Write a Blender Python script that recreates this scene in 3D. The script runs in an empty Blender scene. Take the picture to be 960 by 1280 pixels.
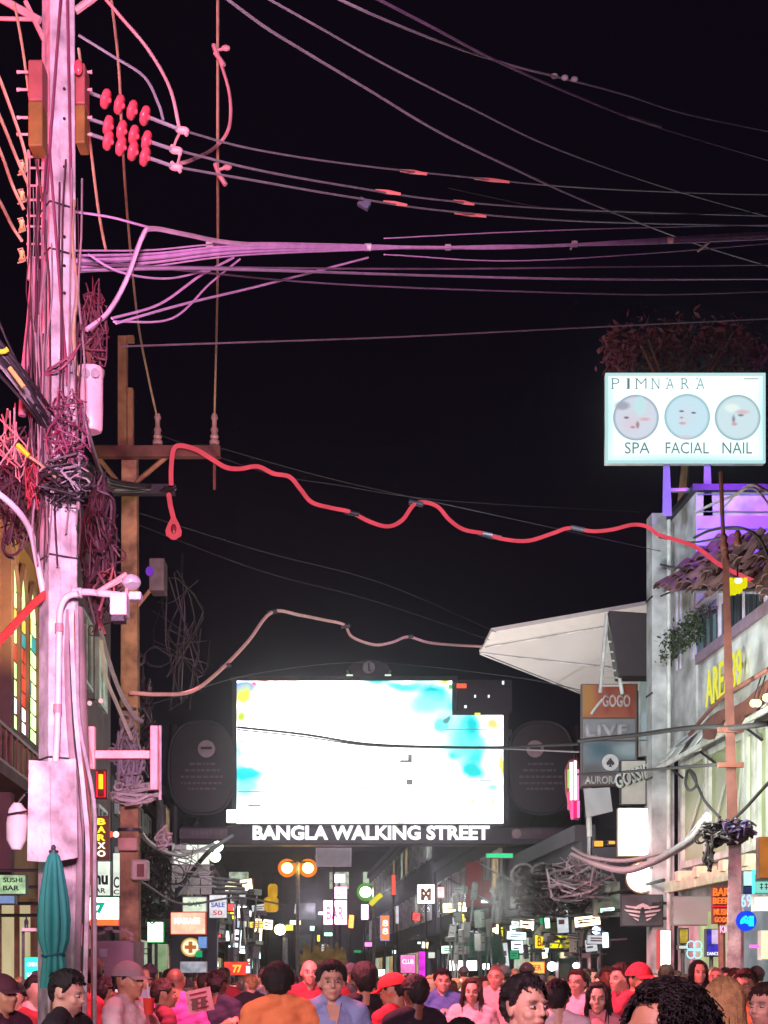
import bpy, bmesh, math, random
import numpy as np
from mathutils import Vector, Matrix, noise
random.seed(7)
R = math.radians
SC = bpy.context.scene
COL = SC.collection
# ------------------------------------------------------------------ camera
F, HY, CH, VPX = 1800.0, 1215.0, 1.68, 350.0        # focal length in photo pixels, horizon row, eye height, street's vanishing column
cam = bpy.data.objects.new('camera', bpy.data.cameras.new('camera')); COL.objects.link(cam)
cam.location = (0, 0, CH); cam.rotation_euler = (R(90), 0, 0)
cam.data.sensor_fit = 'HORIZONTAL'; cam.data.sensor_width = 36
cam.data.lens = F/960*36; cam.data.shift_y = (HY-640)/960
cam.data.clip_start = .1; cam.data.clip_end = 2000
SC.camera = cam
SC.view_settings.view_transform = 'Standard'; SC.view_settings.look = 'None'
SC.view_settings.exposure = 0; SC.view_settings.gamma = 1
SC.cycles.use_denoising = True
SC.cycles.sample_clamp_indirect = 4
SC.cycles.max_bounces = 5
# ------------------------------------------------------------------ night sky
W = bpy.data.worlds.new('World'); SC.world = W; W.use_nodes = True
wn = W.node_tree; wn.nodes.clear()
sky = wn.nodes.new('ShaderNodeTexSky'); sky.sky_type = 'NISHITA'; sky.sun_disc = False
sky.sun_elevation = R(-6); sky.sun_rotation = R(200)
b1 = wn.nodes.new('ShaderNodeBackground'); b1.inputs[1].default_value = .05
b2 = wn.nodes.new('ShaderNodeBackground'); b2.inputs[0].default_value = (.0052, .0034, .0072, 1); b2.inputs[1].default_value = 1
geo = wn.nodes.new('ShaderNodeTexCoord'); sx = wn.nodes.new('ShaderNodeSeparateXYZ'); wn.links.new(geo.outputs['Generated'], sx.inputs[0])
zr = wn.nodes.new('ShaderNodeValToRGB'); wn.links.new(sx.outputs[2], zr.inputs[0])
zr.color_ramp.elements[0].color = (.0075, .0058, .0098, 1); zr.color_ramp.elements[1].color = (.0036, .0022, .0052, 1); zr.color_ramp.elements[1].position = .42
wn.links.new(zr.outputs[0], b2.inputs[0])
ad = wn.nodes.new('ShaderNodeAddShader'); wo = wn.nodes.new('ShaderNodeOutputWorld')
wn.links.new(sky.outputs[0], b1.inputs[0]); wn.links.new(b1.outputs[0], ad.inputs[0])
wn.links.new(b2.outputs[0], ad.inputs[1]); wn.links.new(ad.outputs[0], wo.inputs[0])
# ------------------------------------------------------------------ lamps read off the street's light, plus added fill lights
def lin(c):
    return tuple(((v/255)/12.92 if v/255 <= .04045 else ((v/255+.055)/1.055)**2.4) for v in c)
def lamp(name, kind, loc, target, power, rgb, size=.5, spot=60, blend=.6):
    d = bpy.data.lights.new(name, kind); d.energy = power; d.color = rgb
    if kind == 'AREA': d.shape = 'DISK'; d.size = size
    if kind == 'SPOT': d.spot_size = R(spot); d.spot_blend = blend; d.shadow_soft_size = size
    if kind == 'POINT': d.shadow_soft_size = size
    o = bpy.data.objects.new(name, d); COL.objects.link(o); o.location = loc
    o.rotation_euler = (Vector(target)-Vector(loc)).to_track_quat('-Z', 'Y').to_euler()
    return o
lamp('red_neon_flood', 'SPOT', (-5.4, 8.7, 6.4), (-2.3, 10.0, 7.2), 900, (1, .05, .12), .25, 95)
lamp('lilac_key_flood', 'SPOT', (-.2, .4, 3.6), (-2.5, 10, 6.0), 10500, (1, .50, .78), .5, 52)
lamp('violet_club_flood', 'SPOT', (3.2, 2.0, 4.6), (-1.6, 11, 8.0), 220, (.62, .55, 1), .4, 70)
lamp('red_crowd_flood', 'SPOT', (-1.5, 10.7, 5.4), (.9, 12.8, .2), 3800, (1, .17, .24), .6, 100)
lamp('magenta_crowd_flood', 'SPOT', (-.9, .5, 3.9), (-.1, 8.6, 1.0), 2300, (1, .56, .70), .5, 62)
lamp('red_street_flood', 'SPOT', (-2.7, 18.7, 5.2), (1.4, 22.0, .2), 4600, (1, .20, .28), .6, 84)
lamp('parlour_lamp', 'AREA', (-3.3, 6.6, 2.6), (-2.0, 8.9, 2.0), 26, (.95, 1, .92), .5)
lamp('white_shop_flood', 'AREA', (2.6, 16.2, 4.3), (5.2, 22.5, 5.2), 430, (.88, 1, .82), 1.0)
lamp('cool_sign_flood', 'AREA', (1.8, 19.0, 8.6), (4.6, 25.5, 8.0), 210, (.70, .86, 1), .9)
lamp('canopy_fill', 'SPOT', (.6, 27.2, 3.2), (4.0, 30.2, 6.9), 1500, (1, .93, .88), .4, 80)  # unseen light added below the canopy to brighten its underside
lamp('violet_roof_flood', 'SPOT', (5.7, 20.6, 9.9), (5.9, 22.5, 8.9), 700, (.30, .05, 1), .2, 130)
lamp('amber_pole_lamp', 'SPOT', (-2.0, 14.4, 5.2), (-3.1, 18, 7.0), 330, (1, .80, .58), .2, 80)
lamp('street_fill', 'POINT', (-2.3, 31, 6.3), (0, 0, 0), 150, (.95, 1, .85), .3)  # unseen fill lights from here on, added to brighten the mid street
lamp('street_fill', 'POINT', (1.9, 23.6, 2.9), (0, 0, 0), 90, (.95, 1, .92), .3)
lamp('street_fill', 'POINT', (1.6, 33.5, 3.4), (0, 0, 0), 90, (.93, .97, .95), .3)
lamp('street_fill', 'POINT', (.3, 60, 5.0), (0, 0, 0), 170, (.9, .85, 1), .3)
lamp('street_fill', 'POINT', (-5, 98, 6.0), (0, 0, 0), 450, (.9, .82, 1), .3)  # unseen light added to brighten the end building
lamp('gate_face_lamp', 'SPOT', (0, 33, 3.6), (.0, 40, 6.5), 35, (.75, .6, .85), .4, 110)
lamp('warm_hall_lamp', 'SPOT', (-3.5, 19.6, 6.4), (-5.6, 21.6, 7.6), 1100, (1, .66, .22), .2, 80)
# ------------------------------------------------------------------ placement helpers
def P(x, y, Y): return Vector(((x-480)/F*Y, Y, CH+(HY-y)/F*Y))
def S(k, Y, Z): return Vector((k+(VPX-480)/F*Y, Y, Z))                  # a street coordinate: k metres right of the street line
KR, KL = 6.5, -4.0
def YR(x, k=KR): return F*k/(x-VPX)                                     # depth at which a facade line crosses a photo column
def FR(x, y, k=KR): return P(x, y, YR(x, k))
def Zat(y, Y): return CH+(HY-y)/F*Y
# ------------------------------------------------------------------ materials
MATS = {}
def pbr(name, rgb, rough=.7, metal=0, var=.25, scale=6, bump=.15, spec=.5, sheen=0, dirt=None):
    if name in MATS: return MATS[name]
    m = bpy.data.materials.new(name); m.use_nodes = True; nt = m.node_tree; n = nt.nodes; b = n['Principled BSDF']
    b.inputs['Roughness'].default_value = rough; b.inputs['Metallic'].default_value = metal
    b.inputs['Specular IOR Level'].default_value = spec
    if sheen: b.inputs['Sheen Weight'].default_value = sheen
    tc = n.new('ShaderNodeTexCoord'); ns = n.new('ShaderNodeTexNoise'); ns.inputs['Scale'].default_value = scale; ns.inputs['Detail'].default_value = 6
    nt.links.new(tc.outputs['Object'], ns.inputs['Vector'])
    cr = n.new('ShaderNodeValToRGB'); nt.links.new(ns.outputs['Fac'], cr.inputs[0])
    c = lin(rgb); d = dirt and lin(dirt) or tuple(v*(1-var) for v in c)
    cr.color_ramp.elements[0].position = .3; cr.color_ramp.elements[1].position = .68
    cr.color_ramp.elements[0].color = (*d, 1); cr.color_ramp.elements[1].color = (*[min(1, v*(1+var*.5)) for v in c], 1)
    nt.links.new(cr.outputs[0], b.inputs['Base Color'])
    if bump:
        n2 = n.new('ShaderNodeTexNoise'); n2.inputs['Scale'].default_value = scale*6; n2.inputs['Detail'].default_value = 4
        nt.links.new(tc.outputs['Object'], n2.inputs['Vector'])
        bp = n.new('ShaderNodeBump'); bp.inputs['Strength'].default_value = bump; bp.inputs['Distance'].default_value = .02
        nt.links.new(n2.outputs['Fac'], bp.inputs['Height']); nt.links.new(bp.outputs[0], b.inputs['Normal'])
    MATS[name] = m; return m
def glow(name, rgb, k=1.0, var=0, scale=8):
    if name in MATS: return MATS[name]
    m = bpy.data.materials.new(name); m.use_nodes = True; nt = m.node_tree; n = nt.nodes; n.clear()
    e = n.new('ShaderNodeEmission'); o = n.new('ShaderNodeOutputMaterial'); nt.links.new(e.outputs[0], o.inputs[0])
    e.inputs[0].default_value = (*lin(rgb), 1); e.inputs[1].default_value = k
    if var:
        tc = n.new('ShaderNodeTexCoord'); ns = n.new('ShaderNodeTexNoise'); ns.inputs['Scale'].default_value = scale
        mr = n.new('ShaderNodeMapRange'); mr.inputs['From Min'].default_value = .3; mr.inputs['From Max'].default_value = .7
        mr.inputs['To Min'].default_value = k*(1-var); mr.inputs['To Max'].default_value = k*(1+var)
        nt.links.new(tc.outputs['Object'], ns.inputs['Vector']); nt.links.new(ns.outputs['Fac'], mr.inputs['Value']); nt.links.new(mr.outputs[0], e.inputs[1])
    MATS[name] = m; return m
def printed(name, base, blobs, k=1.0, lit=True, warp=.0, rough=.5):
    """a flat print: soft or hard ellipses in object coordinates (x across, z up, metres) over a base colour"""
    m = bpy.data.materials.new(name); m.use_nodes = True; nt = m.node_tree; n = nt.nodes; n.clear(); L = nt.links
    o = n.new('ShaderNodeOutputMaterial'); tc = n.new('ShaderNodeTexCoord'); vec = tc.outputs['Object']
    if warp:
        ns = n.new('ShaderNodeTexNoise'); ns.inputs['Scale'].default_value = 1.6; ns.inputs['Detail'].default_value = 3
        L.new(vec, ns.inputs['Vector'])
        vm = n.new('ShaderNodeVectorMath'); vm.operation = 'MULTIPLY_ADD'; L.new(ns.outputs['Color'], vm.inputs[0])
        vm.inputs[1].default_value = (warp, 0, warp); L.new(vec, vm.inputs[2]); vec = vm.outputs[0]
    cur = None
    for (cx, cz, rx, rz, col, soft) in blobs:
        mp = n.new('ShaderNodeMapping'); mp.vector_type = 'POINT'
        mp.inputs['Scale'].default_value = (1/rx, 0, 1/rz); mp.inputs['Location'].default_value = (-(cx+warp*.5)/rx, 0, -(cz+warp*.5)/rz)
        L.new(vec, mp.inputs[0]); ln = n.new('ShaderNodeVectorMath'); ln.operation = 'LENGTH'; L.new(mp.outputs[0], ln.inputs[0])
        mr = n.new('ShaderNodeMapRange'); mr.inputs['From Min'].default_value = 1-soft; mr.inputs['From Max'].default_value = 1.0
        mr.inputs['To Min'].default_value = 1; mr.inputs['To Max'].default_value = 0; L.new(ln.outputs['Value'], mr.inputs['Value'])
        mx = n.new('ShaderNodeMix'); mx.data_type = 'RGBA'; L.new(mr.outputs[0], mx.inputs[0])
        if cur is None: mx.inputs[6].default_value = (*base, 1)
        else: L.new(cur, mx.inputs[6])
        mx.inputs[7].default_value = (*col, 1); cur = mx.outputs[2]
    if lit:
        e = n.new('ShaderNodeEmission'); e.inputs[1].default_value = k; L.new(cur, e.inputs[0]); L.new(e.outputs[0], o.inputs[0])
    else:
        b = n.new('ShaderNodeBsdfPrincipled'); b.inputs['Roughness'].default_value = rough; L.new(cur, b.inputs['Base Color']); L.new(b.outputs[0], o.inputs[0])
    return m
M = dict(
    concrete=pbr('aged_concrete', (206, 196, 200), .85, var=.22, scale=6, bump=.4, dirt=(138, 126, 132)),
    plate=pbr('painted_sheet', (205, 190, 200), .5, var=.12, scale=4, bump=.08),
    steel=pbr('galvanised_steel', (150, 150, 152), .45, .7, var=.3, scale=12),
    rust=pbr('brown_painted_steel', (120, 70, 62), .6, .2, var=.35, scale=9),
    wood=pbr('weathered_timber', (150, 112, 78), .8, var=.35, scale=7, bump=.4),
    rubber=pbr('black_cable_rubber', (42, 38, 42), .55, var=.3, scale=14),
    cable=pbr('grey_cable_jacket', (150, 142, 150), .5, var=.25, scale=14),
    tan_cable=pbr('tan_cable_jacket', (176, 150, 118), .55, var=.25, scale=14),
    pink_hose=pbr('pale_insulating_hose', (220, 170, 165), .5, var=.15, scale=10),
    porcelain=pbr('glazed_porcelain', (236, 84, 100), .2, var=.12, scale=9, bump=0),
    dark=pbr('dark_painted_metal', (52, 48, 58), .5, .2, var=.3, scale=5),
    gate=pbr('charcoal_cladding', (46, 40, 54), .5, .1, var=.3, scale=3),
    white=pbr('white_paint', (222, 222, 220), .6, var=.12, scale=3, bump=.08, dirt=(165, 165, 160)),
    render=pbr('grey_wall_render', (200, 200, 204), .85, var=.2, scale=2.2, bump=.3, dirt=(128, 126, 128)),
    olive=pbr('olive_tinted_panel', (150, 158, 116), .35, var=.16, scale=2, bump=.05),
    tile=pbr('clay_roof_tile', (104, 70, 68), .8, var=.45, scale=8, bump=.4),
    glass=pbr('dark_window_glass', (52, 66, 78), .12, .0, var=.3, scale=3, bump=0),
    asphalt=pbr('street_asphalt', (64, 62, 64), .6, var=.3, scale=3, bump=.3),
    paving=pbr('pavement_concrete', (120, 116, 112), .8, var=.2, scale=3, bump=.2),
    darkwall=pbr('dark_maroon_wall', (104, 74, 78), .85, var=.35, scale=2, bump=.2),
    amberwall=pbr('ochre_wall', (150, 110, 66), .8, var=.25, scale=2, bump=.2),
    farwall=pbr('far_shop_wall', (70, 66, 74), .9, var=.3, scale=1, bump=.1),
    teal=pbr('teal_canvas', (28, 122, 112), .75, var=.2, scale=5, bump=.15),
    leaf=pbr('dark_leaf', (52, 62, 42), .6, var=.4, scale=4, bump=0),
    redleaf=pbr('dull_red_leaf', (104, 40, 48), .7, var=.4, scale=4, bump=0),
    plastic=pbr('pink_wrapping_plastic', (226, 186, 192), .35, var=.15, scale=9),
    hole=pbr('bolt_hole_shadow', (40, 34, 38), .9, var=.1, scale=9, bump=0),
)
# ------------------------------------------------------------------ mesh helpers
class MB:
    def __init__(s): s.v = []; s.f = []; s.smooth = False
    def quad(s, a, b, c, d): i = len(s.v); s.v += [Vector(a), Vector(b), Vector(c), Vector(d)]; s.f.append((i, i+1, i+2, i+3)); return s
    def hexa(s, p):   # p: bottom four then top four
        i = len(s.v); s.v += [Vector(q) for q in p]
        s.f += [(i, i+3, i+2, i+1), (i+4, i+5, i+6, i+7), (i, i+1, i+5, i+4), (i+1, i+2, i+6, i+5), (i+2, i+3, i+7, i+6), (i+3, i, i+4, i+7)]; return s
    def box(s, c, d, rot=None):
        c = Vector(c); x, y, z = d[0]/2, d[1]/2, d[2]/2; m = rot or Matrix.Identity(3)
        return s.hexa([c+m@Vector(q) for q in ((-x, -y, -z), (x, -y, -z), (x, y, -z), (-x, y, -z), (-x, -y, z), (x, -y, z), (x, y, z), (-x, y, z))])
    def pbox(s, x0, y0, x1, y1, Y, t=.1):      # a box seen as the photo rectangle at depth Y, t metres thick behind
        a, b = P(x0, y1, Y), P(x1, y0, Y)
        return s.box(((a.x+b.x)/2, Y+t/2, (a.z+b.z)/2), (b.x-a.x, t, b.z-a.z))
    def sbox(s, k0, k1, Y0, Y1, Z0, Z1):
        return s.hexa([S(k0, Y0, Z0), S(k1, Y0, Z0), S(k1, Y1, Z0), S(k0, Y1, Z0), S(k0, Y0, Z1), S(k1, Y0, Z1), S(k1, Y1, Z1), S(k0, Y1, Z1)])
    def tube(s, pts, r, n=6, r2=None, cap=True):
        pts = [Vector(p) for p in pts]; base = len(s.v); N = len(pts); up = None
        for i, p in enumerate(pts):
            t = (pts[min(i+1, N-1)]-pts[max(i-1, 0)])
            if t.length < 1e-9: t = Vector((0, 0, 1))
            t.normalize()
            if up is None: up = t.orthogonal().normalized()
            else:
                up = up-t*up.dot(t); up = up.normalized() if up.length > 1e-6 else t.orthogonal().normalized()
            w = t.cross(up); rr = (r[i] if isinstance(r, (list, tuple)) else r+((r2-r)*i/(N-1) if r2 is not None else 0))
            for j in range(n):
                a = 2*math.pi*j/n; s.v.append(p+(up*math.cos(a)+w*math.sin(a))*rr)
        for i in range(N-1):
            for j in range(n):
                a = base+i*n+j; b = base+i*n+(j+1) % n; s.f.append((a, b, b+n, a+n))
        if cap: s.f.append(tuple(base+j for j in reversed(range(n)))); s.f.append(tuple(base+(N-1)*n+j for j in range(n)))
        s.smooth = s.smooth or n > 5
        return s
    def lathe(s, c, prof, n=16, axis=Vector((0, 0, 1))):   # prof: (radius, along)
        c = Vector(c); axis = Vector(axis).normalized(); u = axis.orthogonal().normalized(); w = axis.cross(u); base = len(s.v)
        for r, h in prof:
            for j in range(n):
                a = 2*math.pi*j/n; s.v.append(c+axis*h+(u*math.cos(a)+w*math.sin(a))*max(r, .0005))
        for i in range(len(prof)-1):
            for j in range(n):
                a = base+i*n+j; b = base+i*n+(j+1) % n; s.f.append((a, b, b+n, a+n))
        s.f.append(tuple(base+j for j in reversed(range(n)))); s.f.append(tuple(base+(len(prof)-1)*n+j for j in range(n)))
        s.smooth = True; return s
    def ball(s, c, r, n=12, m=8):
        if not isinstance(r, (tuple, list)): r = (r, r, r)
        c = Vector(c); base = len(s.v)
        for i in range(1, m):
            t = math.pi*i/m
            for j in range(n):
                a = 2*math.pi*j/n; s.v.append(c+Vector((r[0]*math.sin(t)*math.cos(a), r[1]*math.sin(t)*math.sin(a), -r[2]*math.cos(t))))
        s.v += [c-Vector((0, 0, r[2])), c+Vector((0, 0, r[2]))]; lo = len(s.v)-2; hi = lo+1
        for i in range(m-2):
            for j in range(n):
                a = base+i*n+j; b = base+i*n+(j+1) % n; s.f.append((a, b, b+n, a+n))
        for j in range(n):
            s.f.append((lo, base+(j+1) % n, base+j)); s.f.append((base+(m-2)*n+j, base+(m-2)*n+(j+1) % n, hi))
        s.smooth = True; return s
    def prism(s, pts, off):      # closed outline extruded by the vector off
        i = len(s.v); n = len(pts); off = Vector(off); s.v += [Vector(p) for p in pts]+[Vector(p)+off for p in pts]
        s.f += [tuple(range(i, i+n)), tuple(reversed(range(i+n, i+2*n)))]
        for j in range(n): s.f.append((i+j, i+n+j, i+n+(j+1) % n, i+(j+1) % n))
        return s
    def build(s, name, mat, parent=None, label=None, cat=None, group=None, kind=None, bevel=0, origin=None):
        me = bpy.data.meshes.new(name)
        if parent is not None: org = wpos(parent)
        elif origin is not None: org = Vector(origin)
        else:
            vs = s.v; org = Vector(((min(v.x for v in vs)+max(v.x for v in vs))/2, (min(v.y for v in vs)+max(v.y for v in vs))/2, min(v.z for v in vs)))
        me.from_pydata([tuple(v-org) for v in s.v], [], s.f); me.validate()
        bm = bmesh.new(); bm.from_mesh(me); bmesh.ops.recalc_face_normals(bm, faces=bm.faces); bm.to_mesh(me); bm.free()
        if s.smooth: me.shade_smooth() if len(s.f) > 8 else None
        if s.smooth and hasattr(me, 'set_sharp_from_angle'): me.set_sharp_from_angle(angle=R(50))
        me.materials.append(M[mat] if isinstance(mat, str) else mat)
        o = bpy.data.objects.new(name, me); COL.objects.link(o)
        if parent is not None: o.parent = parent
        else: o.location = org
        if bevel:
            md = o.modifiers.new('bevel', 'BEVEL'); md.width = bevel; md.segments = 2; md.limit_method = 'ANGLE'
        return tag(o, label, cat, group, kind)
def wpos(o):
    p = Vector(o.location)
    while o.parent: o = o.parent; p = p+Vector(o.location)
    return p
def tag(o, label=None, cat=None, group=None, kind=None):
    if label: o['label'] = label
    if cat: o['category'] = cat
    if group: o['group'] = group
    if kind: o['kind'] = kind
    return o
def thing(name, label, cat, loc, group=None):
    o = bpy.data.objects.new(name, None); COL.objects.link(o); o.location = loc; o.empty_display_size = .2
    return tag(o, label, cat, group)
def smooth_path(pts, sub=6):
    pts = [Vector(p) for p in pts]
    if len(pts) == 2: return [pts[0].lerp(pts[1], i/sub) for i in range(sub+1)]
    out = []; Q = [pts[0]*2-pts[1]]+pts+[pts[-1]*2-pts[-2]]
    for i in range(1, len(Q)-2):
        a, b, c, d = Q[i-1:i+3]
        for j in range(sub):
            t = j/sub; out.append(.5*((2*b)+(c-a)*t+(2*a-5*b+4*c-d)*t*t+(3*b-a-3*c+d)*t*t*t))
    out.append(pts[-1]); return out
def wire(label, px, r, mat='rubber', name='overhead_cable', cat='cable', group=None, sub=8, n=5):
    """px: list of (photo x, photo y, depth)"""
    return MB().tube(smooth_path([P(*p) for p in px], sub), r, n).build(name, mat, None, label, cat, group)
def text(s, W, H, org, u, v, mat, parent, name='lettering', bold=0.0, depth=.012, fit=True):
    """lettering W x H metres centred at org, reading along u, upright along v"""
    c = bpy.data.curves.new(name, 'FONT'); c.body = s; c.size = 1; c.offset = bold; c.extrude = 0; c.resolution_u = 3
    c.align_x = 'CENTER'; t = bpy.data.objects.new('t', c); COL.objects.link(t)
    dg = bpy.context.evaluated_depsgraph_get(); me = bpy.data.meshes.new_from_object(t.evaluated_get(dg))
    bpy.data.objects.remove(t)
    co = np.array([v_.co for v_ in me.vertices]); lo, hi = co.min(0), co.max(0)
    u = Vector(u).normalized(); v = Vector(v).normalized(); nrm = u.cross(v)
    bm = bmesh.new(); bm.from_mesh(me)
    ret = bmesh.ops.extrude_face_region(bm, geom=bm.faces[:]); nv = [g for g in ret['geom'] if isinstance(g, bmesh.types.BMVert)]
    for q in nv: q.co.z -= 1
    porg = wpos(parent); org = Vector(org)
    for q in bm.verts:
        a = (q.co.x-(lo[0]+hi[0])/2)/(hi[0]-lo[0])*W; b = (q.co.y-(lo[1]+hi[1])/2)/(hi[1]-lo[1])*H
        q.co = org+u*a+v*b+nrm*(depth if q.co.z > -.5 else 0)-porg
    bmesh.ops.recalc_face_normals(bm, faces=bm.faces)
    bm.to_mesh(me); bm.free(); me.materials.clear(); me.materials.append(M[mat] if isinstance(mat, str) else mat)
    o = bpy.data.objects.new(name, me); COL.objects.link(o); o.parent = parent; return o
def ptext(s, x0, y0, x1, y1, Y, mat, parent, **kw):      # camera-facing lettering filling the photo rectangle at depth Y
    a, b = P(x0, y1, Y), P(x1, y0, Y)
    return text(s, b.x-a.x, b.z-a.z, ((a.x+b.x)/2, Y, (a.z+b.z)/2), (1, 0, 0), (0, 0, 1), mat, parent, **kw)
def copy_tree(o, parent=None):
    c = o.copy(); COL.objects.link(c); c.parent = parent
    for ch in list(o.children): copy_tree(ch, c)
    return c
# ================================================================== THE SETTING
def flat(name, mat, pts, z, label=None):
    m = MB(); m.f.append(tuple(range(len(pts)))); m.v = [Vector((p[0], p[1], z)) for p in pts]; return m.build(name, mat, kind='structure')
flat('ground', 'paving', [(-400, -60), (400, -60), (400, 700), (-400, 700)], -.14)
def spts(k0, k1, Y0, Y1): return [S(k0, Y0, 0).xy, S(k1, Y0, 0).xy, S(k1, Y1, 0).xy, S(k0, Y1, 0).xy]
flat('road', 'asphalt', spts(-2.3, 4.6, -30, 300), 0)
for nm, a, b in (('left_pavement', KL-3, -2.3), ('right_pavement', 4.6, KR+3)):
    MB().sbox(a, b, -30, 300, -.1, .13).build(nm, 'paving', kind='structure')
for nm, a, b in (('left_kerb', -2.34, -2.2), ('right_kerb', 4.5, 4.64)):
    MB().sbox(a, b, -30, 300, -.1, .135).build(nm, 'concrete', kind='structure')
MB().sbox(-2.05, -1.97, -30, 300, .001, .005).build('road_edge_line', 'white', kind='structure')
MB().sbox(4.25, 4.33, -30, 300, .001, .005).build('road_edge_line', 'white', kind='structure')

# ------------------------------------------------------------------ buildings down the street
def window_part(m, k, Y0, Y1, Z0, Z1, parent, side, glassmat, mull=2):
    t = .05*side
    fr = MB()
    fr.sbox(k-t, k+t, Y0, Y0+.07, Z0, Z1).sbox(k-t, k+t, Y1-.07, Y1, Z0, Z1).sbox(k-t, k+t, Y0+.07, Y1-.07, Z0, Z0+.07).sbox(k-t, k+t, Y0+.07, Y1-.07, Z1-.07, Z1)
    for i in range(1, mull):
        y = Y0+(Y1-Y0)*i/mull; fr.sbox(k-t*.8, k+t*.8, y-.02, y+.02, Z0+.07, Z1-.07)
    w = fr.build('window', m, parent)
    MB().sbox(k-.01, k+.01, Y0+.07, Y1-.07, Z0+.07, Z1-.07).build('pane', glassmat, w)
    return w
litwin = [glow('lit_window_%s' % n, c, k, .5, 3) for n, c, k in (('cool', (190, 205, 180), .75), ('warm', (215, 180, 125), .65), ('grey', (96, 98, 104), .35))]
def row_building(side, Y0, Y1, H, label, wall, seed, k=None, floors=3, depth=7):
    rnd = random.Random(seed); kk = k if k is not None else (KR if side > 0 else KL)
    b = thing('shop_building', label, 'building', S(kk+side*depth/2, (Y0+Y1)/2, 0), 'shop buildings lining the street')
    MB().sbox(kk, kk+side*depth, Y0, Y1, 0, H).build('wall', wall, b)
    MB().sbox(kk-side*.15, kk+side*.3, Y0+.02, Y1-.02, H, H+.35).build('parapet', 'farwall', b)
    fh = (H-3.2)/max(1, floors-1)
    for f in range(1, floors):
        n = max(2, int((Y1-Y0)/2.6))
        for i in range(n):
            a = Y0+.5+(Y1-Y0-1)*i/n; z = 3.4+fh*(f-1)
            window_part(M['white'], kk-side*.06, a, a+1.5, z+.5, z+min(1.9, fh-.3), b, 1, rnd.choice([M['glass'], M['glass'], M['glass'], litwin[0], litwin[1], litwin[2]]))
    MB().sbox(kk-side*1.0, kk, Y0+.1, Y1-.1, 3.0, 3.14).build('canopy', 'farwall', b)
    for i in range(int((Y1-Y0)/3)):
        a = Y0+.3+3*i
        MB().sbox(kk-side*.05, kk-side*.02, a, min(a+2.4, Y1-.2), .3, 2.6).build('shop_front', rnd.choice([litwin[0], litwin[1], M['glass'], litwin[2]]), b)
    return b
row_building(-1, 25.5, 34, 10.4, 'dim shop house behind the second pole on the left, with white framed windows', 'darkwall', 1)
row_building(-1, 34.2, 45, 6.4, 'low grey shop building on the left beside the screen gate', 'farwall', 2)
row_building(-1, 46, 66, 7.5, 'long grey shop row on the left beyond the screen gate', 'farwall', 3)
row_building(-1, 67, 105, 8.5, 'farthest dim shop row on the left before the street end', 'farwall', 4, floors=3)
row_building(1, 31, 40, 4.5, 'low dim shop building on the right just before the screen gate', 'farwall', 5, floors=1)
row_building(1, 41.5, 60, 5.8, 'dim shop row on the right just beyond the screen gate', 'farwall', 6, floors=2)
row_building(1, 61, 105, 8.5, 'farthest dim shop row on the right before the street end', 'farwall', 7)
e = thing('end_building', 'dim broad building closing the far end of the street', 'building', S(0, 112, 0))
MB().sbox(-16, 20, 112, 120, 0, 11).build('wall', 'farwall', e)
for i in range(10):
    for j in range(3):
        a = S(-11+2.6*i, 111.9, 4+2.4*j); w = MB().box(a, (1.5, .1, 1.3)).build('window', random.choice([M['glass'], litwin[2], litwin[0]]), e)

# ------------------------------------------------------------------ left hall with stained windows
h = thing('corner_hall', 'ochre hall on the left with tall stained glass windows and red railing', 'building', S(KL-3, 21, 0))
MB().sbox(KL, KL-8, 14, 24.6, 0, 8.3).build('wall', 'amberwall', h)
MB().sbox(KL+.08, KL-8, 13.8, 24.7, 8.3, 8.42).build('roof', 'darkwall', h)
stain = [glow('stained_green', (196, 240, 160), 2.4, .25, 2), glow('stained_amber', (236, 200, 84), 1.8, .3, 2), glow('stained_red', (226, 80, 60), 1.3, .3, 2),
         glow('stained_white', (240, 236, 226), 2.6, .2, 2), glow('stained_teal', (90, 190, 190), 1.0, .2, 2)]
def stained(x0, x1, yt, yb, pats):
    Y0, Y1 = YR(x0, KL+.06), YR(x1, KL+.06); zt, zb = Zat(yt, Y0), Zat(yb, Y0)
    w = MB().sbox(KL, KL+.10, Y0-.06, Y1+.06, zb-.1, zb).sbox(KL, KL+.1, Y0-.08, Y0, zb, zt).sbox(KL, KL+.1, Y1, Y1+.08, zb, zt)
    # pointed arch head
    n = 6; ym = (Y0+Y1)/2; rise = .55
    for i in range(n):
        for sg in (-1, 1):
            f0, f1 = i/n, (i+1)/n
            y0 = ym+sg*(Y1-Y0)/2*(1-f0**1.6); y1 = ym+sg*(Y1-Y0)/2*(1-f1**1.6)
            w.tube([S(KL+.06, y0, zt+rise*f0), S(KL+.06, y1, zt+rise*f1)], .05, 5)
    o = w.build('window', 'darkwall', h)
    rows, cols = len(pats), len(pats[0])
    for r_ in range(rows):
        for c_ in range(cols):
            a = Y0+(Y1-Y0)*c_/cols; b = Y0+(Y1-Y0)*(c_+1)/cols; z1 = zt-(zt-zb)*r_/rows; z0 = zt-(zt-zb)*(r_+1)/rows
            MB().sbox(KL+.03, KL+.05, a+.025, b-.025, z0+.025, z1-.025).build('pane', stain[pats[r_][c_]], o)
    MB().prism([S(KL+.03, Y0, zt), S(KL+.03, Y1, zt), S(KL+.03, ym+.15, zt+rise*.7), S(KL+.03, ym, zt+rise), S(KL+.03, ym-.15, zt+rise*.7)], (.02, 0, 0)).build('pane', stain[0], o)
stained(9, 22, 722, 905, [[0, 0], [0, 1], [0, 0], [0, 2], [0, 0], [0, 0], [0, 3], [0, 0]])
stained(24, 33, 745, 915, [[1, 0], [2, 1], [2, 4], [0, 2], [3, 2], [2, 2], [3, 2], [3, 3], [4, 3]])
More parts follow.
